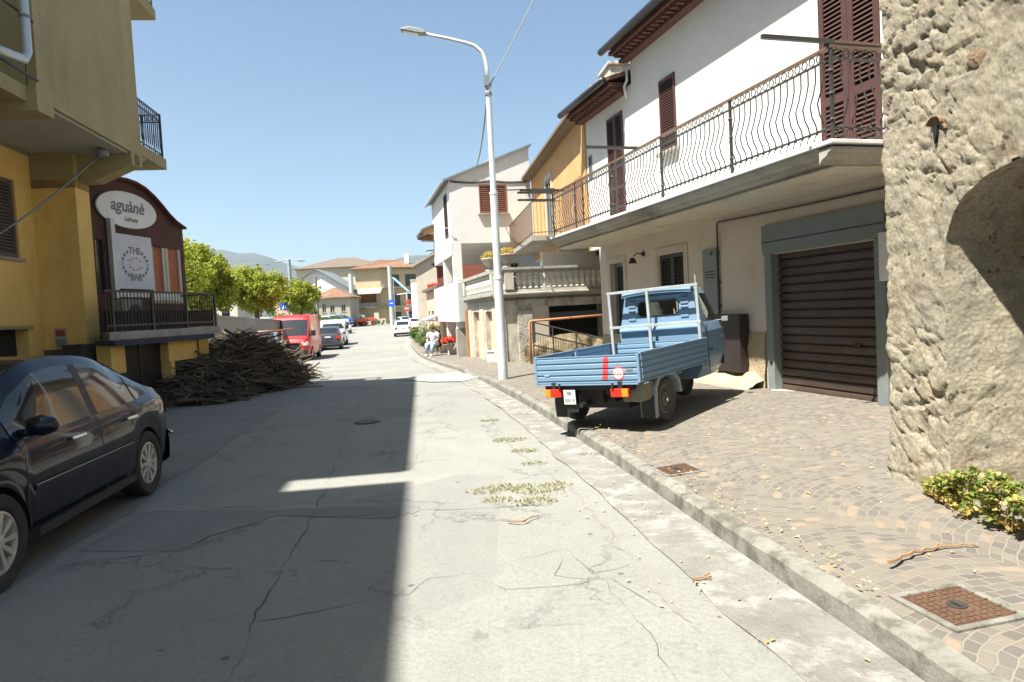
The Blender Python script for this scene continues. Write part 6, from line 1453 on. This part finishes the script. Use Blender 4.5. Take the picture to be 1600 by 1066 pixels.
n_ = len(hole); mb = MB(); mb.add([(bx(z_), y, z_) for y, z_ in hole] + [(bx(z_), y*wy(z_)/wy(1.34), z_) for y, z_ in outer] + [(bx(z_)+.03, y, z_) for y, z_ in hole], [(i, (i+1) % n_, n_+(i+1) % n_, n_+i) for i in range(n_)] + [(i, (i+1) % n_, 2*n_+(i+1) % n_, 2*n_+i) for i in range(n_)])
for (y0, y1, z0, z1) in ((-.62, .62, .33, 1.072),): 
    zs = [.33, .45, .62, .85, .97, 1.072]; 
    for a_, b_ in zip(zs, zs[1:]): mb.add([(2.1, -wy(a_), a_), (2.1, wy(a_), a_), (2.1, wy(b_), b_), (2.1, -wy(b_), b_)], [(0,1,2,3)])
# corner fillers so the panel reaches the shell edge
zs = [1.07, 1.16, 1.25, 1.343, 1.43, 1.5, 1.565, 1.6]
for a_, b_ in zip(zs, zs[1:]):
    for sd in (-1, 1): mb.add([(bx(a_)-.002, sd*wy(a_), a_), (bx(a_)-.002, sd*(wy(a_)-.075), a_), (bx(b_)-.002, sd*(wy(b_)-.075), b_), (bx(b_)-.002, sd*wy(b_), b_)], [(0,1,2,3)])
mb.add([(bx(1.55)-.003, -wy(1.55), 1.55), (bx(1.55)-.003, wy(1.55), 1.55), (bx(1.61)-.003, wy(1.6), 1.61), (bx(1.61)-.003, -wy(1.6), 1.61)], [(0,1,2,3)])
rwp = mb.build('cab_rear_panel', M['blue'], K)
mb = MB(); mb.add([(bx(z_)+.015, y, z_) for y, z_ in hole], [tuple(range(n_))]); mb.build('rear_window', M['clear'], K)
mb = MB(); P_ = [(bx(z_)-.004, y, z_) for y, z_ in hole]; mb.tube(P_ + [P_[0], P_[1]], .008, 5, False); mb.build('window_seal', M['gutter'], rwp)
mb = MB()
for k in range(5):
    z_ = 1.19 + k*.062
    for sd in (-1, 1): mb.prism([(bx(z_)-.002, z_), (bx(z_)-.014, z_+.006), (bx(z_)-.014, z_+.03), (bx(z_)-.002, z_+.036)], sd*.345, sd*.455, 'y')
mb.prism([(bx(1.1)-.002, 1.1), (bx(1.1)-.014, 1.108), (bx(1.1)-.014, 1.135), (bx(1.1)-.002, 1.142)], -.45, .45, 'y'); mb.prism([(bx(1.5)-.003, 1.49), (bx(1.5)-.014, 1.497), (bx(1.5)-.014, 1.52), (bx(1.5)-.003, 1.526)], -.43, .43, 'y')
mb.build('pressed_rib', M['blue'], rwp)
mb = MB(); mb.prism([(2.1, 1.1), (2.055, 1.07), (2.05, 1.045), (2.1, 1.02)], -.6, .6, 'y'); mb.build('panel_ledge', M['blue'], rwp, bev=.004)
mb = MB(); P_ = []; 
for k in range(13): y = lerp(-.53, .53, k/12); P_.append((2.08 - .035*math.cos(y*2.6), y, 1.56 + .035*math.cos(y*2.6)))
vs = []; fs = []
for x, y, z_ in P_: vs += [(x, y, z_), (x+.02, y*.98, z_+.03), (x+.14, y*.95, z_+.05), (2.3, y*.9, z_+.055)]
for i in range(12):
    for k in range(3): a_ = i*4+k; fs.append((a_, a_+4, a_+5, a_+1))
for k in range(12): fs.append((4*k, 4*k+4, 4*k+4, 4*k)) if 0 else None
vs2 = [(x, y, z_-.035) for x, y, z_ in P_]; o0 = len(vs); vs += vs2
for i in range(12): fs.append((4*i, 4*i+4, o0+i+1, o0+i))
mb.add(vs, fs); mb.build('roof_lip', M['blue'], K, smooth=True)
# dark interior bits so one sees a seat and wheel through the glass
mb = MB(); mb.box(2.15, 2.3, -.4, .4, .6, 1.12); mb.box(2.15, 2.5, -.4, .4, .55, .62); mb.build('bench_seat', M['black'], K, bev=.03)
mb = MB(); mb.tube([(2.72, -.25, 1.1), (2.72, .25, 1.1)], .02, 6); mb.tube([(2.75, 0, .6), (2.72, 0, 1.1)], .03, 6); mb.build('handlebar', M['black'], K)
for sd in (-1, 1):
    mb = MB(); mb.box(2.42, 2.9, sd*.615, sd*.628, .84, .868); mb.build('door_trim', M['blue'], K, bev=.005)
    mb = MB(); mb.tube([(2.75, sd*.57, 1.09), (2.83, sd*.7, 1.1)], .01, 5); mb.box(2.8, 2.84, sd*.66, sd*.75, 1.07, 1.14); mb.build('wing_mirror', M['grey'], K, bev=.01)
    mb = MB(); mb.box(2.28, 2.29, sd*.624, sd*.632, .4, 1.06); mb.box(2.93, 2.94, sd*.5, sd*.6, .45, 1.06); mb.build('door_seam', M['black'], K)
    mb = MB(); mb.box(2.32, 2.4, sd*.63, sd*.65, .7, .72); mb.build('door_handle', M['chrome'], K)
mb = MB(); mb.lathe([(.08, 3.24), (.085, 3.29), (.06, 3.31)], (0, 0, .68), 16, 'x'); mb.build('headlamp', M['lens'], K)
# ------------------------------------------------------------------ houses farther along the right side
def house(name, label, loc, ang, w_, d_, h, wall, roof, kind='hip', rh=1.6, ov=.5, wins=(), wmat=None, base=-.6):
    # local x 0..w along the front (front faces +y), body toward -y
    r_ = thing(name, label, 'house', loc, ang); mb = MB(); mb.holes(0, w_, base, h, [w__[:4] for w__ in wins], 0, .15)
    mb.box(0, w_, -d_, -.002, base, h) if not wins else mb.add([(0,0,base),(0,-d_,base),(0,-d_,h),(0,0,h),(w_,0,base),(w_,-d_,base),(w_,-d_,h),(w_,0,h)], [(0,1,2,3), (4,7,6,5), (1,5,6,2)])
    if kind == 'gable': mb.add([(0, 0, h), (w_, 0, h), (w_/2, 0, h+rh), (0, -d_, h), (w_, -d_, h), (w_/2, -d_, h+rh)], [(0,1,2), (3,5,4)])
    if kind == 'gablex': mb.add([(0, 0, h), (0, -d_, h), (0, -d_/2, h+rh), (w_, 0, h), (w_, -d_, h), (w_, -d_/2, h+rh)], [(0,2,1), (3,4,5)])
    mb.build('wall', wall, r_)
    q = MB()
    if kind == 'hip': hip_roof(q, 0, w_, -d_, 0, h+.15, h+rh, ov)
    elif kind == 'gable': gable_roof(q, 0, w_, -d_, 0, h, h+rh, 'y', .12, ov)
    elif kind == 'gablex': gable_roof(q, 0, w_, -d_, 0, h, h+rh, 'x', .12, ov)
    else: q.box(-ov, w_+ov, -d_-ov, ov, h, h+.2)
    q.build('roof', roof, r_)
    for w__ in wins:
        if len(w__) > 4 and w__[4] == 's': shutter(r_, *w__[:4], 0, wmat or M['shut'], 2, pitch=.12, sill=True)
        else: window(r_, *w__[:4], 0, None, fmat=M['cream'])
    return r_
fl = hd(100)     # fronts that look back toward the camera (outward +y rotated)
def face(X, Y, deg):  # frame whose +y (outward) points to compass heading deg
    return R(90 - deg) - R(90)
# red brown house seen between the pillars
p = at(727, 440, 33); q = at(790, 440, 33)
h_ = house('red_brown_house', 'dark red brown gable end seen between the pillars of the gabled house', (.35, 34.0, 0), face(0, 0, 180), 3.9, 6, 4.2, M['brownred'], M['tileb'], 'gable', 1.0, .25, [(1.75, 2.75, 2.3, 3.15)])
h2 = house('cream_rear_house', 'cream gable end with pale roof above the red brown house', (.8, 40.0, 0), face(0, 0, 180), 6.2, 6, 4.5, M['cream'], M['conc'], 'gable', 1.6, .2, [(4.0, 4.7, 2.6, 3.6)])
# cream gabled house with red edged roof, balcony of geraniums, timber canopy
ch = house('cream_gabled_house', 'cream gabled house with brown balcony opening and a ball of red geraniums', (-1.85, 41.5, 0), face(0, 0, 175), 3.1, 8, 4.9, M['cream'], M['tile'], 'gable', 1.1, .3, [(1.2, 2.9, 3.3, 4.0)])
mb = MB(); mb.box(1.0, 3.1, .0, .9, 1.75, 1.9); mb.box(1.0, 3.1, .85, .9, 1.9, 2.9); mb.build('balcony', M['pink'], ch)
mb = MB(); mb.box(.2, 3.1, .02, .4, 4.05, 4.4); mb.build('lintel_band', M['grey'], ch)
def planter(px, py, Y, r_, label, n_=420, bowl=True, g_='geranium plantings along the right hand house fronts'):
    c0 = at(px, py, Y); T_ = thing('geranium_pot', label, 'potted plant', c0, 0, g_)
    f = MB(); flowers(f, (0, 0, 0), r_, n_, .07*max(1, r_/.35), int(px), .6); f.build('flowers', m_redf, T_)
    f = MB(); flowers(f, (0, 0, -.1*r_), r_*.85, n_//2, .08*max(1, r_/.35), int(px)+3, .6); f.build('leaves', m_green, T_)
    b = MB(); b.lathe([(r_*.35, -r_*1.15), (r_*.45, -r_*.9), (r_*.75, -r_*.45), (r_*.8, -r_*.35)], (0, 0, 0), 14); b.build('bowl', M['conc'], T_, smooth=True); return T_
planter(678, 449, 39.5, .42, 'big ball of red geraniums hanging on the pink balcony')
planter(701, 533, 27.2, .33, 'low bowl of red geraniums on the pavement beside the seated person')
planter(704, 501, 30.5, .2, 'small pot of orange red flowers on the wall above the seated person', 160)
planter(641, 472, 90, .7, 'small orange flowers hanging from the far cream building', 160)
# timber canopy projecting from the gabled house
cp_ = thing('timber_canopy', 'small brown timber canopy sticking out high on the street side of the gabled house', 'canopy', at(687, 360, 30.5), hd(-13))
mb = MB(); mb.prism([(0, .32), (0, .22), (.85, -.08), (.85, .02)], -.6, 2.0, 'x'); mb.build('roof', M['tileb'], cp_)
mb = MB(); mb.prism([(0, .2), (0, -.25), (.8, -.2), (.83, -.09)], -.55, -.5, 'x'); mb.build('timber_side', M['wood'], cp_)
mb = MB(); mb.prism([(0, .2), (0, -.25), (.8, -.2), (.83, -.09)], 1.9, 1.95, 'x'); mb.build('timber_side', M['wood'], cp_)
mb = MB(); mb.tube([(-.5, 0, -.55), (-.5, .9, -.5)], .025, 5); mb.tube([(.5, 0, -.8), (.5, .6, -.85)], .025, 5); mb.build('bracket', M['iron'], cp_)
# pale yellow and white corner houses farther on
for (px, Y, w_, h, col, nm, lab) in ((661, 75, 3.5, 7.6, M['pale'], 'pale_yellow_house', 'narrow pale yellow house end beside the white one down the street'),
                                    (650, 84, 2.6, 6.0, M['white'], 'narrow_white_house', 'narrow sunlit white house end left of the pale yellow one')):
    x = at(px-6, 480, Y).x; house(nm, lab, (x + w_, Y, rz(Y)), face(0, 0, 175), w_, 14, h, col, M['conc'], 'flat', 0, .08)
# awnings and shop fronts: pink low house beyond the gabled house
pk = thing('pink_house', 'pink street front with dark doors just beyond the gabled house', 'house', (-3.1, 31.0, -.1), hd(-13))
mb = MB(); mb.holes(0, 6.2, -.4, 2.9, [(1.0, 2.0, -.3, 1.9), (3.2, 4.3, -.3, 1.9), (5, 5.8, .5, 1.9)], 0, .2); mb.add([(0, 0, -.4), (0, -4, -.4), (0, -4, 2.9), (0, 0, 2.9)], [(0,1,2,3)]); mb.build('wall', M['pink'], pk)
mb = MB(); mb.box(-.1, 6.3, -4, .2, 2.9, 3.05); mb.build('roof', M['tileb'], pk)
for a, b_ in ((1.0, 2.0), (3.2, 4.3)): mb = MB(); mb.box(a, b_, -.18, -.14, -.3, 1.9); mb.build('door', M['grey'], pk)
window(pk, 5, 5.8, .5, 1.9, 0, None)
aw = thing('blue_grey_awning', 'grey blue awning over the doorway beyond the white pillar', 'awning', (-2.75, 29.6, 1.35), hd(-13)); mb = MB(); mb.prism([(0, .35), (0, .28), (.9, -.02), (.9, .05)], 0, 2.6, 'x'); mb.build('canvas', pbr('awning_canvas', (.3, .33, .4), None), aw)
mb = MB(); mb.tube([(.1, 0, 0), (.1, .88, 0)], .02, 5); mb.tube([(2.5, 0, 0), (2.5, .88, 0)], .02, 5); mb.build('arm', M['galv'], aw)

# far houses at the end of the street
def hx(px, Y): return at(px, 500, Y).x
Yd = 135.0; zd = rz(Yd)
x0, x1 = hx(559, Yd), hx(598, Yd); m_d = pbr('warm_cream_wall', (.56, .44, .28), None, .6, .9)
D = thing('hipped_roof_house', 'large cream house with brown hipped roof and a pale yellow awning at the street end', 'house', (x1, Yd, zd), face(0, 0, 180))
mb = MB(); mb.holes(0, x1-x0, -1, 10.9, [(1.0, 4.2, 3.6, 6.2), (.7, 1.8, .2, 2.2)], 0, .8)
mb.add([(0, 0, -1), (-7.5, -4.5, -1), (-7.5, -4.5, 10.9), (0, 0, 10.9)], [(0,1,2,3)]); mb.build('wall', m_d, D)
mb = MB(); a, b_ = -8.2, x1-x0+.8; hz_ = 11.0
mb.add([(b_, .8, hz_), (0, .8, hz_), (a, -4.2, hz_), (a, -16, hz_), (b_, -14, hz_), (b_-4.5, -6, hz_+2.1), (-3.2, -9, hz_+1.9)], [(0,1,6,5), (1,2,6), (2,3,6), (3,4,5,6), (4,0,5)]); mb.add([(b_, .8, hz_-.25), (0, .8, hz_-.25), (a, -4.2, hz_-.25), (a, -16, hz_-.25), (b_, -14, hz_-.25)] + [(b_, .8, hz_-.01), (0, .8, hz_-.01), (a, -4.2, hz_-.01), (a, -16, hz_-.01), (b_, -14, hz_-.01)], [(0,1,2,3,4), (0,1,6,5), (1,2,7,6), (2,3,8,7), (4,0,5,9)])
rf = mb.build('roof', M['tile'], D); mb = MB(); mb.box(-5, -4, -7, -6, 12, 14); mb.build('chimney', M['white'], rf)
mb = MB(); mb.box(1.0, 4.2, -.79, -.7, 3.6, 6.2); mb.build('loggia_back', pbr('orange_brown_loggia', (.35, .17, .06), None), D)
mb = MB(); mb.box(.6, 4.6, .0, 1.0, 3.2, 3.45); mb.box(.6, 4.6, .95, 1.0, 3.45, 4.2); mb.build('balcony', M['conc'], D)
mb = MB(); mb.prism([(0, 7.0), (0, 6.9), (1.9, 5.9), (1.9, 6.05)], -.2, 5.6, 'x'); mb.build('awning', pbr('pale_yellow_awning', (.62, .54, .36), None), D)
for z0, h in ((7.2, 3.2), (3.4, 3.2), (.2, 2.6)):
    for k in range(2):
        t0, t1 = .18+.42*k, .45+.42*k; e = Vector((-7.5, -4.5, 0)); n2 = Vector((-.514, .857, 0))*.05
        P_ = [e*t0+n2, e*t1+n2]; mb = MB(); mb.add([(P_[0].x, P_[0].y, z0), (P_[1].x, P_[1].y, z0), (P_[1].x, P_[1].y, z0+h*.75), (P_[0].x, P_[0].y, z0+h*.75)], [(0,1,2,3)]); mb.build('window', M['glass'], D)
    e = Vector((-7.5, -4.5, 0)); n2 = Vector((-.514, .857, 0)); mb = MB(); mb.add([(0, 0, z0-.3), (-7.5, -4.5, z0-.3), (-7.5+n2.x*1.2, -4.5+n2.y*1.2, z0-.3), (n2.x*1.2, n2.y*1.2, z0-.3)] + [(0, 0, z0-.05), (-7.5, -4.5, z0-.05), (-7.5+n2.x*1.2, -4.5+n2.y*1.2, z0-.05), (n2.x*1.2, n2.y*1.2, z0-.05)], [(3,2,1,0), (4,5,6,7), (2,3,7,6), (3,0,4,7), (1,2,6,5)]); mb.build('balcony_slab', M['conc'], D)
# white gabled house and low brown house, big roof behind
xa, xb = hx(452, 128), hx(546, 128)
house('white_gable_house', 'wide white gable ended house with solar panels left of the hipped roof house', (xb, 128, zd-.2), face(0, 0, 178), xb-xa, 14, 7.4, pbr('bright_white_wall', (.8, .8, .8), None, .5), M['grey'], 'gable', 3.6, .6, [(2.0, 2.9, 5.4, 6.5), (5.0, 5.6, 5.5, 6.2)])
xa, xb = hx(489, 112), hx(548, 112)
house('small_grey_house', 'low grey house with brown tiled roof and dark doorways', (xb, 112, rz(112)-.1), face(0, 0, 178), xb-xa, 8, 5.0, pbr('grey_beige_wall', (.42, .38, .31), None, .7), M['tile'], 'hip', 1.9, .5, [(.7, 1.4, 2.7, 3.9), (2.5, 3.2, 2.7, 3.9), (3.9, 4.5, 2.7, 4.2), (.8, 1.6, -.3, 1.8), (3.8, 4.6, -.3, 1.8)])
xa, xb = hx(468, 165), hx(600, 165)
house('big_roof_building', 'broad brown roofed building rising behind the white gable house', (xb, 165, 1), face(0, 0, 180), xb-xa, 16, 13.0, M['cream'], M['tileb'], 'hip', 3.0, .8)
xa, xb = hx(544, 138), hx(560, 138)
house('narrow_grey_house', 'narrow pale house squeezed between the white gable and the hipped roof house', (xb, 138, .3), face(0, 0, 180), xb-xa, 6, 7.6, M['galv'], M['conc'], 'flat', 0, .1, [(.3, 1.0, 2, 3.5), (.3, 1.0, 4.6, 6)])
# houses behind the tree row
for (px0, px1, Y, h, rh, wm, rm, nm, lab) in ((340, 372, 95, 7.2, 1.4, M['cream'], M['tile'], 'orange_roof_house', 'house with orange tiled roof showing above the trees'),
        (425, 452, 120, 8.2, .5, M['pink'], M['tile'], 'pink_far_house', 'small pinkish house showing right of the middle tree')):
    xa, xb = hx(px0, Y), hx(px1, Y); house(nm, lab, (xb, Y, 1), face(0, 0, 178), xb-xa, 8, h, wm, rm, 'hip', rh, .4)
# blue roofed shed
xa, xb = hx(616, 118), hx(640, 118)
sb = thing('blue_canopy', 'light blue sloping canopy in front of the hipped roof house', 'canopy', (xb, 118, rz(118)), face(0, 0, 180))
mb = MB(); mb.prism([(0, 5.4), (xb-xa, 8.0), (xb-xa, 8.15), (0, 5.55)], -3, 0, 'y'); mb.build('canvas', pbr('light_blue_canvas', (.4, .6, .78), None), sb)
mb = MB(); mb.tube([(.2, -.2, -.2), (.2, -.2, 5.4)], .06, 6); mb.tube([(xb-xa-.2, -.2, -.2), (xb-xa-.2, -.2, 7.9)], .06, 6); mb.build('post', M['galv'], sb)
# low garden wall, hedge, far bushes
mb = MB(); xa, xb = hx(570, 127), hx(603, 127); mb.box(0, xb-xa, 0, .3, -.5, 1.0); o = mb.build('garden_wall', M['cream']); tag(o, 'low cream garden wall below the hipped roof house', 'wall'); o.location = (xa, 127, zd)
def bush(name, label, loc, rx, rz_, n_, s_, mat, seed, group=None):
    rr = random.Random(seed); mb = MB(); cl = [(Vector((rr.uniform(-1, 1)*rx, rr.uniform(-.5, .5)*rx, rr.random()**.7*rz_)), rr.uniform(.2, .35)*rz_) for _ in range(26)]
    for i in range(n_):
        c0, r_ = cl[i % 26]; u = Vector((rr.gauss(0, 1), rr.gauss(0, 1), rr.gauss(0, 1))).normalized(); p = c0 + u*r_*rr.random()**.4; e = Euler((rr.gauss(0, .8), rr.gauss(0, .8), rr.random()*6.28)).to_matrix(); ss = s_*rr.uniform(.6, 1.3)
        mb.add([p + e @ Vector(v_)*ss for v_ in ((-.55, 0, 0), (0, -.35, .1), (.6, 0, 0), (0, .35, .1))], [(0,1,2,3)])
    for i in range(8): mb.tube([(cl[i][0].x*.3, cl[i][0].y*.3, -.1), tuple(cl[i][0])], .02, 4, False)
    o = mb.build(name, mat); tag(o, label, 'bush', group); o.location = loc; return o
gm = leafmat('mid_green_leaves', (.06, .13, .025), (.14, .2, .04))
bush('roadside_bush', 'green bush behind the seated person', (at(674, 540, 33).x, 33, 0), .5, 1.0, 2200, .08, gm, 5)
bush('roadside_bush', 'green bush spilling onto the pavement in front of the narrow white house', (at(657, 530, 46).x, 46, -.25), .55, 1.0, 1600, .1, gm, 6)
bush('hedge', 'low hedge at the foot of the hipped roof house', (hx(590, 128), 126, zd-.3), 3.6, .8, 1500, .3, gm, 7)
bush('hedge', 'dark green shrubs beyond the retaining wall under the smallest tree', (hx(478, 60), 60, .9), 3.2, 1.7, 2500, .22, gm, 8)
# ------------------------------------------------------------------ poles and signs
def pole(px, pyt, pyb, Y, r_, label, mat, name='utility_pole', cat='pole', arms=0, zb=None):
    t0 = at(px, pyt, Y); b0 = at(px, pyb, Y); zg = rz(Y) if zb is None else zb; T_ = thing(name, label, cat, (b0.x, Y, zg)); h = t0.z - zg
    mb = MB(); mb.lathe([(r_*1.2, -.2), (r_*.85, h)], (0, 0, 0), 10); mb.build('post', mat, T_, smooth=False)
    if arms:
        mb = MB(); mb.tube([(-arms, 0, h-.15), (0, 0, h), (arms, 0, h-.12)], r_*.28, 6)
        mb.build('cross_arm', mat, T_)
        for s_ in (-1, 1): q = MB(); q.box(s_*arms*.7, s_*arms*1.1, -.08, .08, h-.2, h-.14); q.build('lamp_head', M['grey'], T_)
    return T_, h
pg = pbr('green_grey_pole', (.32, .37, .36), None, 3, .6); pole(457, 405, 493, 48, .14, 'grey double armed lamp post behind the red van', pg, 'lamp_post', 'lamp post', 1.0)
pole(497, 432, 495, 62, .12, 'thin dark double armed lamp post right of the smallest tree', pbr('brown_grey_pole', (.22, .2, .17), None), 'lamp_post', 'lamp post', 1.0)
pole(407, 412, 480, 70, .1, 'dark lamp post rising behind the middle tree', M['iron'], 'lamp_post', 'lamp post', 1.2)
T_, h = pole(613.5, 415, 507, 112, .36, 'tall pale concrete pole standing before the hipped roof house', pbr('pale_concrete_pole', (.5, .49, .45), None))
T2, h2_ = pole(552, 428, 500, 124, .45, 'pale concrete pole between the grey house and the hipped roof house', pbr('pale_pole', (.55, .55, .55), None))
pole(638, 458, 500, 108, .14, 'low slim lamp post in front of the blue canopy', M['galv'], 'lamp_post', 'lamp post', 1.6)
def sign(px, py, Y, w_, h, mat, label, shape='box', bar=None, inner=None, pole_=True):
    c0 = at(px, py, Y); T_ = thing('road_sign', label, 'road sign', (c0.x, Y-.3, c0.z), 0)
    mb = MB()
    if shape == 'box': mb.box(-w_/2, w_/2, -.02, .02, -h/2, h/2)
    else: mb.lathe([(w_/2, -.02), (w_/2, .02)], (0, 0, 0), 24, 'y')
    pn = mb.build('panel', mat, T_)
    if bar: mb = MB(); mb.box(-bar[0]/2, bar[0]/2, -.026, -.022, -bar[1]/2, bar[1]/2); mb.build('white_bar', M['white'], pn)
    if inner == 'cross':
        mb = MB(); mb.add([(-w_*.3, -.03, -h*.38), (w_*.3, -.03, -h*.38), (0, -.03, h*.4)], [(0,1,2)]); tr = mb.build('white_triangle', M['white'], pn)
        mb = MB(); mb.lathe([(.05, -.036), (.05, -.032)], (0, 0, .1), 8, 'y'); mb.tube([(0, -.034, .05), (0, -.034, -.08)], .03, 5); mb.tube([(0, -.034, -.08), (-.07, -.034, -.2)], .02, 5); mb.tube([(0, -.034, -.08), (.07, -.034, -.2)], .02, 5); mb.build('walking_figure', M['black'], tr)
    if pole_: mb = MB(); mb.tube([(0, .05, h/2), (0, .05, rz(Y)-c0.z)], .035, 6); mb.build('post', M['galv'], T_)
    return T_
sb_ = flat('sign_blue', (.02, .1, .5), .5)
sign(447, 479, 45.5, .62, .5, sb_, 'square blue crossing sign beside the grey lamp post', inner='cross')
sign(612, 474, 111.3, 1.0, 1.1, sb_, 'small blue sign fixed to the tall concrete pole', pole_=False, bar=(.5, .15))
sign(557, 482, 122, 1.15, 1.1, flat('sign_red', (.6, .02, .03), .5), 'round red no entry sign with white bar beside the white car', 'disc', bar=(.8, .22))
sign(636, 482, 106, .9, .9, flat('sign_red2', (.55, .05, .06), .5), 'round red sign near the dark sport utility car', 'disc', bar=(.6, .18))
sign(357, 488, 31.5, .35, .35, sb_, 'small blue sign above the retaining wall near the middle tree', bar=(.2, .1))

# ------------------------------------------------------------------ seated person by the geraniums
def person(loc, ang):
    P = thing('person', 'person in a white shirt and light blue trousers sitting on a chair by the street', 'person', loc, ang)
    # faces local +x ; skeleton
    J = {'pel': (0, 0, .5), 'sp': (-.0, 0, .68), 'ch': (.06, 0, .88), 'nk': (.11, 0, 1.0), 'hd': (.15, 0, 1.1), 'tp': (.16, 0, 1.2)}
    V = []; E = []; Rr = []; ix = {}
    def v_(n, p, r_): ix[n] = len(V); V.append(p); Rr.append(r_)
    v_('pel', J['pel'], .14); v_('sp', J['sp'], .13); v_('ch', J['ch'], .145); v_('nk', J['nk'], .055); v_('hd', J['hd'], .085); v_('tp', J['tp'], .07)
    E += [(0,1), (1,2), (2,3), (3,4), (4,5)]
    for s_, n in ((1, 'l'), (-1, 'r')):
        v_(n+'hip', (.02, s_*.1, .48), .1); v_(n+'kn', (.43, s_*.13, .47), .062); v_(n+'an', (.46+.05*s_, s_*.13, .09), .04); v_(n+'to', (.6+.05*s_, s_*.14, .04), .035)
        E += [(ix['pel'], ix[n+'hip']), (ix[n+'hip'], ix[n+'kn']), (ix[n+'kn'], ix[n+'an']), (ix[n+'an'], ix[n+'to'])]
        v_(n+'sh', (.07, s_*.19, .92), .06); v_(n+'el', (.12, s_*.24, .66), .045); v_(n+'wr', (.32, s_*.14, .56), .03); v_(n+'ha', (.4, s_*.12, .545), .03)
        E += [(ix['ch'], ix[n+'sh']), (ix[n+'sh'], ix[n+'el']), (ix[n+'el'], ix[n+'wr']), (ix[n+'wr'], ix[n+'ha'])]
    me = bpy.data.meshes.new('body'); me.from_pydata(V, E, []); o = bpy.data.objects.new('body', me); COL.objects.link(o); o.parent = P
    sk = o.modifiers.new('skin', 'SKIN'); sv = me.skin_vertices[0].data
    for i, r_ in enumerate(Rr): sv[i].radius = (r_, r_)
    sv[0].use_root = True; sb = o.modifiers.new('sub', 'SUBSURF'); sb.levels = sb.render_levels = 2
    me.materials.append(flat('skin', (.45, .27, .19), .6))
    def garment(name, ch, mat, k=1.25):
        m2 = MB()
        for pts, rs in ch: m2.tube(pts, [r_*k for r_ in rs], 12)
        g = m2.build(name, mat, P, smooth=True); return g
    g3 = lambda n: V[ix[n]]
    garment('shirt', [([(0, 0, .5), g3('sp'), (.05, 0, .82), (.07, 0, .95), (.1, 0, 1.0)], [.13, .14, .155, .12, .06])] + [([(.07, s_*.14, .93), (.08, s_*.21, .89), (.11, s_*.24, .74)], [.06, .07, .055]) for s_ in (1, -1)], pbr('white_shirt', (.75, .75, .77), (.6, .62, .68), 14, .9), 1.1)
    garment('trousers', [([(-.06, s_*.08, .49), (.1, s_*.11, .49), g3(n+'kn'), (.44, s_*.13, .42), (V[ix[n+'an']][0], s_*.13, .16)], [.11, .11, .075, .07, .06]) for s_, n in ((1, 'l'), (-1, 'r'))], pbr('pale_denim', (.35, .45, .6), None, 10, .9), 1.1)
    m3 = MB()
    for s_, n in ((1, 'l'), (-1, 'r')):
        a_ = V[ix[n+'an']]; m3.tube([(a_[0]-.06, a_[1], .045), (a_[0]+.02, a_[1], .06), (a_[0]+.18, a_[1]+s_*.01, .035)], [.045, .05, .035], 10)
    m3.build('shoes', M['white'], P, smooth=True)
    m4 = MB(); m4.lathe([(.02, 1.235), (.07, 1.22), (.098, 1.17), (.1, 1.12), (.085, 1.08)], (.14, 0, 0), 16); m4.build('hair', flat('dark_brown_hair', (.05, .03, .02), .8), P, smooth=True)
    m5 = MB(); m5.tube([(.24, 0, 1.13), (.265, 0, 1.105), (.24, 0, 1.09)], .012, 5); m5.build('nose', flat('skin_nose', (.45, .27, .19), .6), P)
    C_ = thing('garden_chair', 'plain dark chair under the seated person', 'chair', loc, ang); b = MB(); b.box(-.22, .22, -.22, .22, .36, .39); b.build('seat', M['shutd'], C_)
    b = MB(); b.box(-.24, -.21, -.22, .22, .39, .85); b.build('backrest', M['shutd'], C_)
    for x in (-.2, .2):
        for y in (-.2, .2): b = MB(); b.tube([(x, y, 0), (x, y, .36)], .015, 6); b.build('leg', M['shutd'], C_)
pp = at(677, 545, 28.0); person((pp.x+.05, 28.0, pz(28, .3)), hd(200))
# small white and brown things near the person
mb = MB(); mb.lathe([(.12, 0), (.17, .25), (.19, .27), (.16, .28)], (0, 0, 0), 14); o = mb.build('clay_pot', M['brick'], smooth=False); tag(o, 'small clay pot standing at the kerb below the roadside bush', 'pot'); pq = at(659, 533, 40); o.location = (pq.x, 40, rz(40)+.12)
# ------------------------------------------------------------------ haze
hz = MB(); hz.box(-7500, 7500, -400, 7600, -3, 900); ho = hz.build('haze', []) if 0 else None
mm_ = bpy.data.materials.new('haze_air'); mm_.use_nodes = True; ht = mm_.node_tree; ht.nodes.clear(); ou = ht.nodes.new('ShaderNodeOutputMaterial'); pv = ht.nodes.new('ShaderNodeVolumePrincipled')
pv.inputs['Color'].default_value = (.62, .78, 1, 1); pv.inputs['Density'].default_value = .00007; pv.inputs['Anisotropy'].default_value = 0.2; ht.links.new(pv.outputs[0], ou.inputs['Volume'])
ho = hz.build('haze', mm_); ho['kind'] = 'stuff'
